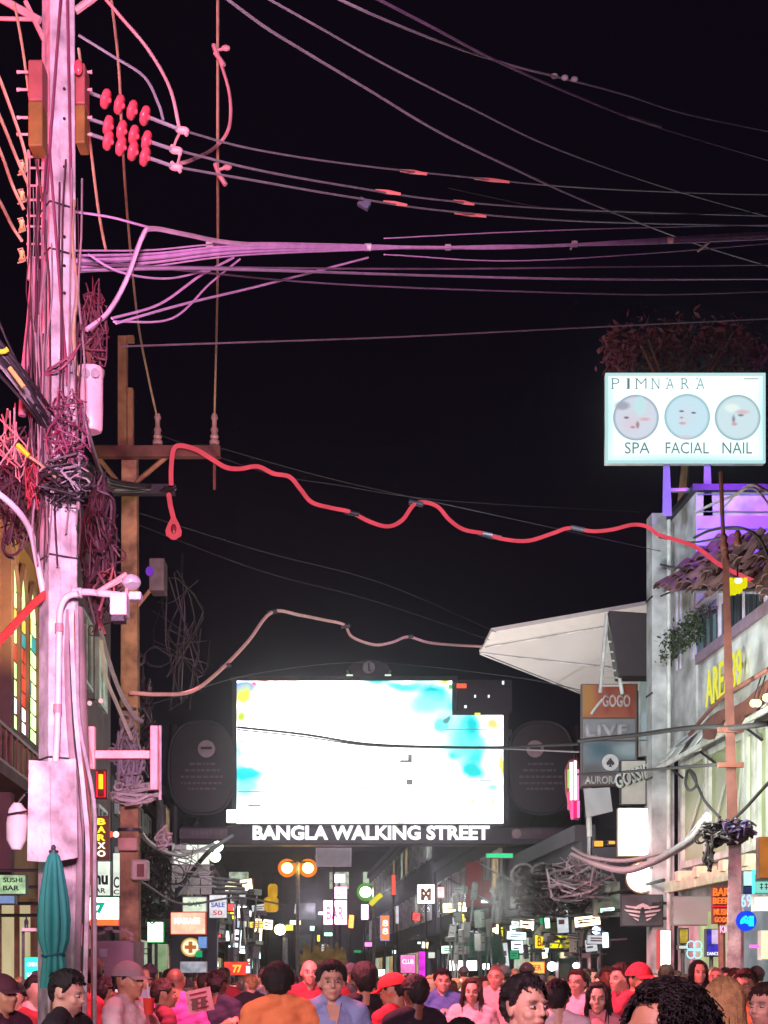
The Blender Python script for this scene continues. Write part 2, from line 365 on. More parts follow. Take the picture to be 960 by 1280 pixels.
stained(35, 46, 765, 925, [[1, 0], [0, 4], [0, 0], [0, 0], [4, 0], [0, 0], [0, 0], [0, 0]])
# dim pilasters and balcony rail
for x in (2, 50):
    Y = YR(x, KL); MB().sbox(KL, KL+.16, Y-.12, Y+.12, 2.9, 8.3).build('pilaster', 'darkwall', h)
MB().sbox(KL, KL+.4, 15, 24.2, 4.25, 4.4).build('balcony_slab', 'darkwall', h)
rl = MB().sbox(KL+.34, KL+.38, 15, 24.2, 4.9, 4.95).sbox(KL+.34, KL+.38, 15, 24.2, 4.42, 4.46)
rl.build('handrail', 'rust', h)
for i in range(23):
    y = 15.1+i*.4; MB().sbox(KL+.345, KL+.375, y, y+.03, 4.46, 4.9).build('baluster', 'rust', h)
MB().sbox(KL+.01, KL+.03, 18.8, 22.9, .7, 2.75).build('shop_front', glow('cream_shop_light', (226, 206, 160), .75, .2, 1), h)
for y in (18.75, 20.1, 21.5, 22.9): MB().sbox(KL+.03, KL+.1, y, y+.08, .5, 2.85).build('door_post', 'rust', h)
for (x, y) in ((103, 781), (103, 808), (126, 876), (112, 879)):
    q = P(x, y, 26.5); MB().ball(q, .045).build('festoon_bulb', glow('small_pink_bulb', (255, 190, 200), 1.2), None, 'small bulb glowing on the dark wall at photo height %s' % ('of the arm box' if y < 800 else 'below the arm box' if y < 850 else 'of the red banner, right one' if x > 120 else 'of the red banner, left one'), 'bulb', 'small bulbs on the dark wall')
    MB().tube([q, q+Vector((-.7, 1.2, .3))], .012, 4).build('bulb_wire', 'rubber', None, 'thin wire carrying a small bulb %s' % ('beside the arm box' if y < 800 else 'just under the arm box' if y < 850 else 'right of the red banner' if x > 120 else 'left of the red banner'), 'wire', 'bulb wires')

# ------------------------------------------------------------------ right corner building
B = thing('corner_building', 'pale three storey bar building on the right with tiled balcony roof', 'building', S(KR+3, 21, 0))
ZE = lambda Y: 7.85+(Y-23.4)*.27
def fb(k0, k1, x0, x1, z0, z1, name, mat, parent=B, **kw):       # a slab between two photo columns of the facade line
    return MB().sbox(k0, k1, YR(x0, KR), YR(x1, KR), z0, z1).build(name, mat, parent, **kw)
Ya, Yb = YR(840), YR(870)                                        # far end and the setback corner
MB().sbox(KR, KR+6, Yb, Ya, 5.3, Zat(650, Ya)).build('wall', 'render', B)
MB().hexa([S(KR, Yb-.012, 6.6), S(KR+6, Yb-.012, 6.6), S(KR+6, Yb-.002, 6.6), S(KR, Yb-.002, 6.6), S(KR, Yb-.012, Zat(645, Yb)), S(KR+6, Yb-.012, Zat(645, Yb)), S(KR+6, Yb-.002, Zat(645, Yb)), S(KR, Yb-.002, Zat(645, Yb))]).build('penthouse_face', pbr('violet_lit_wall', (176, 150, 230), .8, var=.1, scale=1.4, bump=.1), B)  # part of the violet light is put into this white wall's colour
for i in range(5): MB().sbox(KR+.02, KR+6, Yb-.03, Yb-.013, 8.05+i*.27, 8.062+i*.27).build('plank_joint', pbr('joint_grey', (120, 116, 140), .8), B)
MB().sbox(KR-.08, KR+6, Yb-.1, Ya+.05, Zat(650, Ya)+.003, Zat(650, Ya)+.1).build('coping', 'dark', B)
MB().sbox(KR, KR+6, 12.2, Yb-.12, 5.3, 6.45).build('fascia_wall', 'render', B)            # behind the illuminated name
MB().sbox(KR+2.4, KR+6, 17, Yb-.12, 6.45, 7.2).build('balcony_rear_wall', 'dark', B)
MB().sbox(KR+.1, KR+6, 12.2, Ya, 0, 5.28).build('lower_wall', 'render', B)
MB().sbox(KR-.06, KR+.1, 12.2, Yb-.15, 6.45, 6.6).build('balcony_sill', pbr('plum_sill', (128, 104, 124), .7), B)
# end pier and drain pipes
MB().sbox(KR-.32, KR+.05, Ya+.05, Ya+.4, 0, Zat(640, Ya)).build('pier', 'render', B)
MB().tube([P(836, 1190, 23.6), P(836, 650, 23.6)], .035, 8).build('drain_pipe', 'white', B)
for zz in (3.4, 4.9, 6.3, 7.9): MB().sbox(KR-.33, KR-.31, Ya+.03, Ya+.42, zz, zz+.03).build('pier_joint', 'dark', B)
# balcony: white posts, glazing, plants, eave rafters
for x in (846, 851, 866, 899, 931, 958):
    Y = YR(x, KR); wd = .05 if x != 851 else .03
    MB().sbox(KR-.02, KR+.08, Y-wd, Y+wd, 6.6, ZE(Y)).build('balcony_post', pbr('lilac_frame', (190, 178, 205), .6), B)
MB().hexa([S(KR-.03, 14, ZE(14)), S(KR+.09, 14, ZE(14)), S(KR+.09, 23.6, ZE(23.6)), S(KR-.03, 23.6, ZE(23.6)), S(KR-.03, 14, ZE(14)+.1), S(KR+.09, 14, ZE(14)+.1), S(KR+.09, 23.6, ZE(23.6)+.1), S(KR-.03, 23.6, ZE(23.6)+.1)]).build('balcony_beam', pbr('lilac_frame', (190, 178, 205)), B)
MB().sbox(KR-.03, KR+.09, YR(899)+.06, YR(866)-.06, 7.32, 7.38).build('balcony_beam', pbr('lilac_frame', (190, 178, 205)), B)
MB().sbox(KR+.01, KR+.03, YR(899)+.06, YR(853), 6.6, 7.05).build('balustrade_glass', pbr('blue_grey_glass', (96, 120, 128), .15, var=.4, scale=3, bump=0), B)
MB().sbox(KR+.01, KR+.03, YR(958)+.06, YR(901), 6.6, 7.1).build('balcony_glazing', 'glass', B)
for i in range(9):
    y = YR(955)+i*.33; MB().sbox(KR-.03, KR, y, y+.04, 6.6, 7.1).build('mullion', 'dark', B)
MB().sbox(KR+.9, KR+1.7, 20.4, 21.6, 7.28, 7.36).build('ceiling_panel', glow('amber_room_light', (235, 205, 140), .8, .3, 3), B)
MB().ball(S(KR+.55, 20.95, 7.3), (.22, .3, .08)).build('ceiling_lamp', glow('amber_lamp', (255, 240, 190), 2), B)
# clay tiles: a broken hipped eave, every tile a piece
tb = MB().box((0, 0, 0), (.34, .42, .035)); tb.v = [Vector((v.x, v.y, v.z+.05*math.cos(v.x*9))) for v in tb.v]
t0 = None; rnd = random.Random(3)
for r_ in range(6):
    for i in range(30):
        Y = 15.3+i*.262+rnd.uniform(-.04, .04)+.0*r_; k = KR-.38+r_*.13+rnd.uniform(-.08, .08)
        if Y > 22.9-r_*.1: continue
        z = ZE(Y)+.10+r_*.13+rnd.uniform(-.05, .07)
        q = S(k, Y, z)
        if t0 is None:
            me = bpy.data.meshes.new('roof_tile'); bm = bmesh.new()
            prof = [(-.17, 0), (-.10, .05), (0, .075), (.10, .05), (.17, 0)]
            for yy, lift in ((-.24, 0), (.24, .03)):
                for px_, pz_ in prof: bm.verts.new((px_, yy, pz_+lift))
            for yy, lift in ((-.24, -.022), (.24, .008)):
                for px_, pz_ in prof: bm.verts.new((px_, yy, pz_+lift))
            bm.verts.ensure_lookup_table(); v_ = bm.verts
            for j in range(4):
                bm.faces.new((v_[j], v_[j+1], v_[j+6], v_[j+5])); bm.faces.new((v_[j+10], v_[j+15], v_[j+16], v_[j+11])); bm.faces.new((v_[j], v_[j+10], v_[j+11], v_[j+1])); bm.faces.new((v_[j+5], v_[j+6], v_[j+16], v_[j+15]))
            bm.faces.new((v_[0], v_[5], v_[15], v_[10])); bm.faces.new((v_[4], v_[14], v_[19], v_[9]))
            bm.to_mesh(me); bm.free(); me.materials.append(M['tile']); t0 = me
        o = bpy.data.objects.new('roof_tile', t0); COL.objects.link(o); o.parent = B; o.location = q-wpos(B)
        o.scale = (.62, .6, .8)
        o.rotation_euler = (R(34)+rnd.uniform(-.35, .35), rnd.uniform(-.4, .4), R(-60)+rnd.uniform(-.5, .5))
MB().hexa([S(KR-.45, 15.2, ZE(15.2)+.04), S(KR+1.2, 15.2, ZE(15.2)+.5), S(KR+1.2, 22.2, ZE(22.2)+.66), S(KR-.45, 22.2, ZE(22.2)+.04), S(KR-.45, 15.2, ZE(15.2)+.07), S(KR+1.2, 15.2, ZE(15.2)+.69), S(KR+1.2, 22.2, ZE(22.2)+.69), S(KR-.45, 22.2, ZE(22.2)+.07)]).build('roof_deck', 'dark', B)
# first floor: pale frames with olive panels under the awning
for x0, x1 in ((852, 883), (885, 912), (914, 930), (932, 944), (946, 962)):
    Y1, Y0 = YR(x0), YR(x1); zt, zb = 5.05, 3.35
    w = MB().sbox(KR-.02, KR+.08, Y0, Y0+.1, zb, zt).sbox(KR-.02, KR+.08, Y1-.1, Y1, zb, zt).sbox(KR-.02, KR+.08, Y0+.1, Y1-.1, zt-.1, zt).sbox(KR-.02, KR+.08, Y0+.1, Y1-.1, zb, zb+.1).build('window', 'white', B)
    MB().sbox(KR+.03, KR+.06, Y0+.1, Y1-.1, zb+.1, zt-.1).build('pane', 'olive', w)
    if x0 < 930:
        MB().hexa([S(KR, Y0+.15, zt-.5), S(KR+.02, Y0+.15, zt-.5), S(KR+.02, Y1-.15, zb+.3), S(KR, Y1-.15, zb+.3), S(KR, Y0+.15, zt-.44), S(KR+.02, Y0+.15, zt-.44), S(KR+.02, Y1-.15, zb+.36), S(KR, Y1-.15, zb+.36)]).build('diagonal_bar', 'white', w)
# street level canopy and cornice
MB().sbox(KR-.14, KR+.1, 13, Ya-.1, 3.0, 3.12).build('canopy', pbr('sand_canopy', (196, 184, 150), .8, var=.2, scale=3), B)
for i in range(6): MB().sbox(KR-.17, KR-.142, 13+i*1.8, 13+i*1.8+1.7, 2.98, 3.16).build('canopy_edge_panel', pbr('cream_edge', (222, 214, 188), .6), B)
for i, y in enumerate((22.9, 21.9, 20.6, 19.6, 18.4)): MB().box(S(KR-.02, y, 3.2), (.35, .3, .16)).build('canopy_unit', pbr('cream_edge', (222, 214, 188)), B)
# shop fronts under the canopy
for i, y in enumerate((14, 16.2, 18.4, 20.6)):
    MB().sbox(KR+.04, KR+.08, y, y+1.9, .25, 2.6).build('shop_front', [glow('cool_shop', (178, 184, 190), .55, .35, 2), glow('lime_shop', (210, 220, 160), .8, .3, 2)][i % 2], B)
    MB().sbox(KR-.02, KR+.1, y-.2, y-.03, 0, 3.0).build('shop_pier', 'render', B)

# torn awning above the first floor
aw = thing('ragged_awning', 'ragged grey corrugated awning over the first floor below the lit name', 'awning', S(KR-.5, 19, 5.2))
rnd = random.Random(5)
for i in range(18):
    y = 15+i*.47; up = rnd.uniform(-.1, .14)
    MB().hexa([S(KR-.34, y, 5.02+up), S(KR-.02, y, 5.42), S(KR-.02, y+.44, 5.42), S(KR-.34, y+.44, 5.02+up+rnd.uniform(-.06, .06)),
               S(KR-.34, y, 5.05+up), S(KR-.02, y, 5.45), S(KR-.02, y+.44, 5.45), S(KR-.34, y+.44, 5.05+up)]).build('panel', 'white' if i % 3 else 'cable', aw)
for y in (15.2, 17.3, 19.4, 21.5, 23.2): MB().tube([S(KR-.32, y, 5.04), S(KR, y, 4.8)], .02, 5).tube([S(KR-.33, y, 5.0), S(KR, y, 5.38)], .018, 5).build('bracket', 'dark', aw)
MB().sbox(KR-.38, KR-.345, 15, 23.4, 4.95, 5.02).build('edge_rail', 'white', aw)
MB().tube(smooth_path([P(862, 918, 20.9), P(880, 896, 20.0), P(903, 872, 19), P(925, 858, 18), P(962, 836, 16.4)], 6), .03, 6).build('fascia_rail', 'rust', aw)
tr = thing('drooping_tarp', 'rust brown drooping tarpaulin hanging between the fascia and the awning', 'tarp', S(KR-.6, 18, 5.2))
bm_ = MB(); n_ = 14
for i in range(n_):
    a, b = i/n_, (i+1)/n_
    def edge(t, top): 
        x = 878+92*t; yt = 905-58*t; return P(x, (yt-4*math.sin(t*9)) if top else (yt+18+13*math.sin(t*17)*math.sin(t*5)+22*t*(1-t)), YR(x, KR-.42))
    bm_.hexa([edge(a, 0), edge(b, 0), edge(b, 0)+Vector((.03, .02, 0)), edge(a, 0)+Vector((.03, .02, 0)), edge(a, 1), edge(b, 1), edge(b, 1)+Vector((.03, .02, 0)), edge(a, 1)+Vector((.03, .02, 0))])
bm_.build('sheet', 'rust', tr)
for (x, y, w_) in ((942, 879, 'left'), (947, 879, 'middle'), (958, 872, 'right')):
    q = P(x, y, YR(x, KR-.5)); MB().ball(q, .05).build('globe_bulb', glow('warm_globe', (255, 226, 150), 3), None, 'warm globe bulb under the ragged awning, %s of three' % w_, 'bulb', 'globe bulbs under the awning')
    MB().tube([q+Vector((0, 0, .05)), q+Vector((.1, 0, .35))], .01, 4).build('lamp_wire', 'rubber', None, 'short cord of the %s globe bulb under the awning' % w_, 'wire', 'bulb wires under the awning')
# the lit name
nm = thing('lit_letters', 'yellow lit letters AREA39 mounted on the pale fascia', 'sign', S(KR-.08, 20.3, 5.9), None)
gl = glow('yellow_letter', (232, 228, 70), 1.1)
uR = (S(0, 0, 0)-S(0, 1, 0)).normalized()
text('AREA39', YR(893)-YR(938), .54, S(KR-.12, (YR(893)+YR(938))/2, Zat(841, 20.3)), uR, (0, 0, 1), gl, nm, bold=.0, depth=.015)
MB().sbox(KR-.06, KR-.002, YR(938), YR(893), Zat(862, 20.3), Zat(858, 20.3)).build('mounting_rail', 'dark', nm)
# hanging yellow lantern and balcony planting
ln = thing('yellow_lantern', 'ribbed yellow lantern glowing under the clay tile eave', 'lantern', P(922, 735, 18.0))
for j, (dx, hgt, w_) in enumerate(((-8, 20, 4), (-2, 19, 4), (4, 17, 4), (10, 11, 4))):
    MB().pbox(922+dx-2, 722, 922+dx+2.2, 722+hgt, 18.0, .12).build('rib', glow('yellow_rib', (236, 226, 24), 1.0), ln)
MB().ball(P(923, 726, 17.9), (.045, .045, .03)).build('lamp', glow('white_hot', (255, 255, 235), 3), ln)
MB().tube([P(922, 722, 18.0), P(922, 705, 18.3)], .012, 5).build('hanger', 'dark', ln)
def leaves(name, label, cat, pts, mat, leafsize, parent=None, kind=None, seed=1, group=None):
    """leaf faces at given points"""
    rnd = random.Random(seed); m = MB()
    for p in pts:
        a, b = Vector((rnd.gauss(0, 1), rnd.gauss(0, 1), rnd.gauss(0, 1))).normalized(), Vector((rnd.gauss(0, 1), rnd.gauss(0, 1), rnd.gauss(0, 1)))
        c = a.cross(b).normalized(); s_ = leafsize*rnd.uniform(.6, 1.4); p = Vector(p); n_ = a.cross(c)*s_*.12
        i = len(m.v); m.v += [p-a*s_, p+c*s_*.42+n_, p+a*s_, p-c*s_*.42+n_]; m.f += [(i, i+1, i+2), (i, i+2, i+3)]
    return m.build(name, mat, parent, label, cat, group, kind)
rnd = random.Random(11)
for i, x in enumerate((853, 860, 868, 877, 886, 893)):
    base = FR(x, 838, KR+.16); y_ = base.y
    t = thing('potted_plant', 'bushy balcony plant behind the glass balustrade, %s from the pier' % ('first', 'second', 'third', 'fourth', 'fifth', 'sixth')[i], 'plant', (base.x, y_, 6.62), 'plants along the tiled balcony')
    MB().lathe((base.x, y_, 6.61), [(.09, 0), (.13, .22), (.14, .24)], 12).build('pot', 'dark', t)
    for q in range(4): MB().tube([(base.x, y_, 6.8), (base.x+rnd.uniform(-.15, .15), y_+rnd.uniform(-.2, .2), 7.15)], .012, 4).build('stem', 'wood', t)
    pts = [(base.x-.2+rnd.gauss(0, .1), y_+rnd.gauss(0, .22), 6.98+rnd.uniform(-.2, .28)) for _ in range(220)]
    leaves('foliage', None, None, pts, 'leaf', .04, t, seed=i)

# ------------------------------------------------------------------ white roof canopy over the street
pp, nn = P(606, 803, 30), Vector((.0, .30, .95)).normalized()
def onpl(x, y):
    d = P(x, y, 1)-Vector((0, 0, CH)); o_ = Vector((0, 0, CH)); return o_+d*((pp-o_).dot(nn)/d.dot(nn))
cn = thing('white_canopy', 'big white pointed canopy jutting over the street from the right', 'canopy', onpl(700, 830))
nn2 = nn*.06
MB().prism([onpl(*q) for q in ((599, 815), (606, 806), (826, 768), (826, 862), (727, 866))], nn2).build('sheet', pbr('canopy_sheet', (214, 210, 206), .7, var=.1, scale=.9, bump=.1), cn)
MB().prism([onpl(*q) for q in ((606, 806), (614, 790), (826, 753), (826, 768))], nn2*1.5).build('top_border', pbr('canopy_border', (222, 216, 210), .7, var=.05), cn)
for a, b in (((606, 808), (826, 770)), ((600, 815), (790, 836)), ((600, 816), (727, 866))):
    MB().tube([onpl(*a)-nn*.03, onpl(*b)-nn*.03], .016, 5).build('stay_cable', 'white', cn)
MB().tube([P(826, 1200, 26.2), P(826, 752, 26.2)], .06, 8).build('mast', 'steel', cn)
# roof speaker cabinet
sp = thing('hanging_cabinet', 'dark maroon square cabinet hanging before the white canopy', 'cabinet', P(795, 846, 25.2))
MB().prism([P(*q) for q in ((761, 763, 25.2), (824, 767, 25.2), (825, 845, 25.2), (774, 845, 25.2))], (0, .5, 0)).build('body', pbr('maroon_cabinet', (54, 42, 50), .6, var=.2, scale=4), sp, bevel=.02)
MB().tube([P(825, 765, 25.4), P(834, 765, 25.4)], .04, 5).tube([P(825, 840, 25.4), P(834, 840, 25.4)], .04, 5).build('bracket', 'steel', sp)
# ladder / lattice bracket
ld = thing('lattice_bracket', 'white ladder like bracket standing above the stacked sign', 'bracket', P(769, 868, 25.6))
MB().tube([P(759, 768, 25.4), P(750, 866, 25.4)], .035, 6).build('rail', 'white', ld)
MB().tube([P(761, 768, 25.4), P(778, 868, 25.4)], .035, 6).build('rail', 'white', ld)
for y in (802, 815, 826, 838, 847, 857): MB().tube([P(760-(y-768)*.09, y, 25.4), P(761+(y-768)*.17, y, 25.4)], .018, 5).build('rung', 'white', ld)
# ================================================================== SCREEN GATE
GY = 40.0
G = thing('screen_gate', 'dark street gate with a huge glaring screen over BANGLA WALKING STREET', 'gate', (0.2, GY+.4, 0))
o0 = P(465, 940, GY)
def gx(x, y): q = P(x, y, GY); return q.x, q.z
def blob(x, y, rx, ry, c, soft, k=1):
    a = P(x, y, GY); px_ = GY/F; return ((x-430)*px_, (940-y)*px_, rx*px_, ry*px_, tuple(v*k for v in lin(c)), soft)
WH = (2.6, 2.6, 2.6)
scr = printed('screen_picture', WH, [
    blob(300, 862, 26, 12, (120, 170, 255), .4), blob(318, 857, 8, 4, (250, 110, 150), .8), blob(304, 872, 16, 18, (232, 238, 90), .6), blob(300, 895, 9, 12, (190, 220, 60), .7), blob(340, 851, 40, 4, (255, 120, 120), .7),
    blob(528, 880, 50, 30, (150, 255, 252), .95), blob(566, 885, 24, 26, (90, 245, 245), .9), blob(300, 940, 10, 40, (180, 255, 250), .9), blob(616, 985, 18, 14, (150, 250, 250), .9), blob(580, 930, 46, 40, (140, 255, 250), .9), blob(505, 857, 42, 8, (70, 230, 230), .8), blob(545, 868, 34, 22, (80, 240, 240), .7, 1.0), blob(470, 853, 22, 5, (40, 220, 220), .6), blob(540, 862, 18, 6, (0, 200, 205), .8), blob(556, 853, 9, 4, (240, 240, 60), .7), blob(535, 882, 40, 20, (150, 255, 250), .9), blob(575, 930, 44, 36, (150, 255, 250), .9), blob(596, 945, 14, 34, (20, 215, 220), .8), blob(505, 858, 40, 9, (90, 235, 235), .8),
    blob(552, 905, 20, 16, (120, 250, 250), .6), blob(585, 915, 26, 50, (110, 250, 250), .6), blob(588, 905, 12, 22, (0, 205, 210), .7), blob(592, 965, 28, 20, (10, 210, 212), .7), blob(567, 945, 12, 9, (60, 225, 225), .8),
    blob(560, 900, 6, 4, (90, 150, 150), .5), blob(306, 985, 44, 34, (150, 250, 250), .8), blob(308, 967, 34, 15, (0, 215, 222), .6),
    blob(590, 1003, 6, 9, (255, 226, 140), .9), blob(618, 1003, 5, 8, (255, 232, 160), .9), blob(618, 905, 14, 14, (255, 214, 130), .7), blob(500, 1027, 9, 4, (255, 225, 130), .7), blob(628, 955, 5, 22, (255, 240, 110), .6)], 1.35, warp=.4)
def screen_part(x0, y0, x1, y1):
    return MB().pbox(x0, y0, x1, y1, GY, .12).build('screen_panel', scr, None)
for r_ in ((296, 851, 565, 1029), (565, 894, 629, 1029)):
    o = MB().pbox(*r_, GY, .12)
    ob = o.build('screen_panel', scr, None, origin=P(430, 940, GY)); ob.parent = G; ob.location = P(430, 940, GY)-wpos(G)
gd = M['gate']
MB().pbox(290, 846, 571, 1032, GY+.14, .5).build('screen_housing', gd, G)
MB().pbox(571, 889, 636, 1032, GY+.14, .5).build('screen_housing', gd, G)
MB().pbox(288, 845, 572, 850.5, GY-.06, .2).pbox(566, 889, 634, 893.5, GY-.06, .2).pbox(290.5, 850.5, 295.5, 1031, GY-.06, .2).pbox(629.5, 893.5, 634, 1031, GY-.06, .2).pbox(290.5, 1029.5, 634, 1032.5, GY-.06, .2).build('screen_frame', 'dark', G)
MB().pbox(572, 850, 640, 889, GY+.3, .4).build('corner_board', gd, G)
MB().pbox(226, 1033, 716, 1056, GY+.05, .6).build('name_beam', gd, G, bevel=.03)
ltx = ptext('BANGLA WALKING STREET', 316, 1032, 612, 1050, GY-.05, glow('white_letters', (255, 255, 255), 1.5), G, bold=.04, depth=.06)
# print on the screen: thin rules and caption bars
scrap = glow('screen_grey', (140, 130, 140), .9)
for (x0, y0, x1, y1) in ((297, 926, 325, 927), (297, 989, 330, 990), (571, 1013, 625, 1014), (510, 943, 515, 953), (500, 950, 515, 953), (508, 974, 516, 981), (340, 982, 382, 983), (340, 987, 382, 988), (340, 982, 341, 988), (381, 982, 382, 988), (431, 982, 474, 983), (431, 987, 474, 988), (431, 982, 432, 988), (473, 982, 474, 988), (310, 1006, 326, 1008), (556, 911, 612, 912), (600, 975, 628, 976)):
    MB().pbox(x0, y0, x1, y1, GY-.02, .015).build('screen_rule', scrap, G)
for xx, tx in ((348, 'NIGHT BAR'), (439, 'FOLLOW')): 
    MB().pbox(xx-3, 984, xx+28, 986, GY-.022, .01).build('screen_rule', glow('screen_mauve', (190, 150, 165), .9), G)
rnd = random.Random(2)
# side medallions
for cx, who in ((253, 'left'), (676, 'right')):
    q = P(cx, 960, GY+.1); a, b = 42*GY/F, 58*GY/F
    pts = []
    for i in range(32):
        t = 2*math.pi*i/32; e_ = 2/2.6
        pts.append(q+Vector((a*abs(math.cos(t))**e_*(1 if math.cos(t) > 0 else -1), 0, b*abs(math.sin(t))**e_*(1 if math.sin(t) > 0 else -1))))
    MB().prism(pts, (0, .25, 0)).build('side_board', pbr('plum_board', (46, 36, 46), .5, var=.2, scale=3), G)
    ring = MB().tube([p+Vector((0, -.03, 0)) for p in pts+[pts[0]]], .05, 6).build('board_rim', 'gate', G)
    c_ = P(cx+5 if who == 'left' else cx-7, 936, GY+.05)
    MB().lathe(c_, [(.24, 0), (.24, .06)], 20, (0, 1, 0)).build('emblem_disc', pbr('pale_emblem', (186, 160, 168), .5), G)
    MB().box(c_+Vector((0, -.02, .02)), (.3, .02, .07)).build('emblem_bar', 'dark', G)
    for i, (yy, w_) in enumerate(((955, 16), (963, 22), (971, 27), (979, 27), (986, 18))):
        m = MB(); xx = cx-w_
        while xx < cx+w_-3:
            l_ = rnd.uniform(2.5, 7); m.pbox(xx, yy-1.6, min(xx+l_, cx+w_), yy+1.2, GY+.06, .02); xx += l_+1.6
        m.build('print_line', pbr('pale_print', (120, 100, 114), .6), G)
for x0, x1 in ((224, 284), (640, 716)):
    MB().pbox(x0, 1036, x1, 1048, GY+.0, .04).build('sponsor_strip', pbr('plum_strip', (104, 84, 100), .5), G)
    m = MB()
    for i in range(7): m.pbox(x0+14+i*6, 1039, x0+14+i*6+4.2, 1043.5, GY-.03, .02)
    m.build('print_line', pbr('pale_print', (120, 100, 114), .6), G)
MB().lathe(P(646, 1042, GY-.03), [(.13, 0), (.13, .03)], 16, (0, 1, 0)).build('emblem_disc', pbr('pale_emblem', (186, 160, 168)), G)
# crest
q = P(461, 838, GY+.05); pts = [q+Vector((.6*math.cos(t), 0, .3*math.sin(t))) for t in [i*math.pi/14 for i in range(28)]]
MB().prism(pts, (0, .15, 0)).build('crest_board', 'dark', G)
MB().tube([p+Vector((0, -.02, 0)) for p in pts[14:]]+[pts[0]], .03, 6).build('crest_rim', 'steel', G)
MB().lathe(P(461, 834, GY), [(.17, 0), (.17, .05)], 20, (0, 1, 0)).build('crest_disc', pbr('grey_crest', (150, 150, 150), .4), G)
MB().tube([P(461, 829, GY-.02), P(461, 838, GY-.02), P(464, 838, GY-.02)], .025, 5).build('crest_figure', 'dark', G)
for x in (437, 485): MB().pbox(x-4, 843, x+4, 846, GY-.05, .05).build('crest_lamp', glow('pale_green_lamp', (214, 240, 214), 1.2), G)
for x in (219, 721): MB().lathe((P(x, 900, GY+.4).x, GY+.4, 0), [(.16, 0), (.14, 8.6)], 12).build('post', gd, G)
MB().box((0, GY+.6, 5.35), (11.4, .3, .2)).box((0, GY+.6, 8.4), (7.2, .3, .2)).build('truss_chord', gd, G)
for i in range(12): MB().tube([(-5.6+i*.95, GY+.6, 5.4), (-5.15+i*.95, GY+.6, 6.2)], .03, 5).build('truss_web', gd, G)
for (x, y, w_, h_, c, nm_) in ((577, 857, 12, 5, (255, 90, 60), 'red'), (563, 858, 4, 5, (60, 200, 60), 'green'), (629, 853, 2.5, 4, (235, 235, 240), 'white'), (594, 870, 2, 3, (220, 220, 235), 'white'), (611, 870, 2, 3, (220, 220, 235), 'white'), (597, 892, 7, 2, (240, 220, 60), 'yellow'), (582, 883, 3, 3, (220, 240, 220), 'white')):
    MB().pbox(x-w_/2, y-h_/2, x+w_/2, y+h_/2, GY-.2, .08).build('marker_lamp', glow('marker_'+nm_, c, 1.5), G)
MB().pbox(283, 1012, 296, 1028, GY-.25, .1).build('corner_floodlight', glow('hot_flood', (255, 246, 220), 4), G, bevel=.02)

# ================================================================== SPA SIGN ON THE ROOF
YS = 22.4
sg = thing('roof_light_box', 'large bluish white light box reading SPA FACIAL NAIL on the corner roof', 'sign', P(856, 645, YS))
MB().pbox(757, 466, 957, 578, YS+.02, .16).build('casing', 'white', sg, bevel=.01)
def sb(x, y, rx, ry, c, soft, k=1): px_ = YS/F; return ((x-857)*px_, (522-y)*px_, rx*px_, ry*px_, tuple(v*k for v in lin(c)), soft)
face = printed('light_box_print', tuple(v*1.25 for v in lin((236, 255, 255))), [
    sb(757, 522, 13, 90, (196, 250, 252), .9), sb(955, 522, 10, 90, (206, 252, 254), .9), sb(857, 575, 150, 9, (206, 252, 252), .8),
    sb(795, 522, 29, 29, (150, 170, 186), .03), sb(795, 522, 28, 28, (216, 222, 236), .12), sb(788, 528, 15, 16, (222, 212, 226), .7), sb(800, 507, 9, 13, (200, 234, 238), .25), sb(778, 507, 12, 7, (170, 172, 190), .5), sb(783, 522, 4, 2, (120, 120, 146), .5), sb(797, 531, 3, 6, (170, 140, 146), .6), sb(806, 524, 9, 3, (226, 178, 188), .7), sb(791, 534, 4, 2, (196, 140, 158), .6),
    sb(859, 521, 29, 29, (150, 190, 200), .03), sb(859, 521, 28, 28, (204, 234, 246), .12), sb(858, 520, 15, 20, (214, 228, 240), .8), sb(852, 514, 4, 1.6, (110, 120, 146), .5), sb(867, 516, 4, 1.6, (110, 120, 146), .5), sb(852, 522, 3, 2, (190, 150, 166), .7), sb(853, 529, 6, 2.4, (220, 168, 186), .6), sb(857, 546, 12, 3, (226, 206, 220), .8),
    sb(922, 522, 29, 29, (150, 180, 186), .03), sb(922, 522, 28, 28, (210, 234, 240), .12), sb(915, 510, 12, 7, (236, 250, 246), .5), sb(928, 515, 12, 4, (222, 190, 202), .7), sb(917, 524, 3, 7, (150, 146, 166), .7), sb(926, 519, 5, 2, (150, 130, 140), .6), sb(918, 530, 5, 3, (220, 160, 170), .7)], 1.0)
ob = MB().pbox(760.5, 469.5, 953.5, 575, YS, .03).build('face', face, None, origin=P(857, 522, YS)); ob.parent = sg; ob.location = P(857, 522, YS)-wpos(sg)
MB().pbox(757, 466, 957, 469, YS-.03, .05).pbox(757, 575.3, 957, 578, YS-.03, .05).pbox(757, 469, 760, 575.3, YS-.03, .05).pbox(954, 469, 957, 575.3, YS-.03, .05).build('frame', glow('cyan_lit_frame', (196, 238, 240), .95), sg)
ink = glow('teal_ink', (112, 150, 150), .8)
for tx, a, b in (('SPA', 781, 812), ('FACIAL', 832, 886), ('NAIL', 903, 940)): ptext(tx, a, 553, b, 567, YS-.012, ink, sg, depth=.008, bold=-.004)
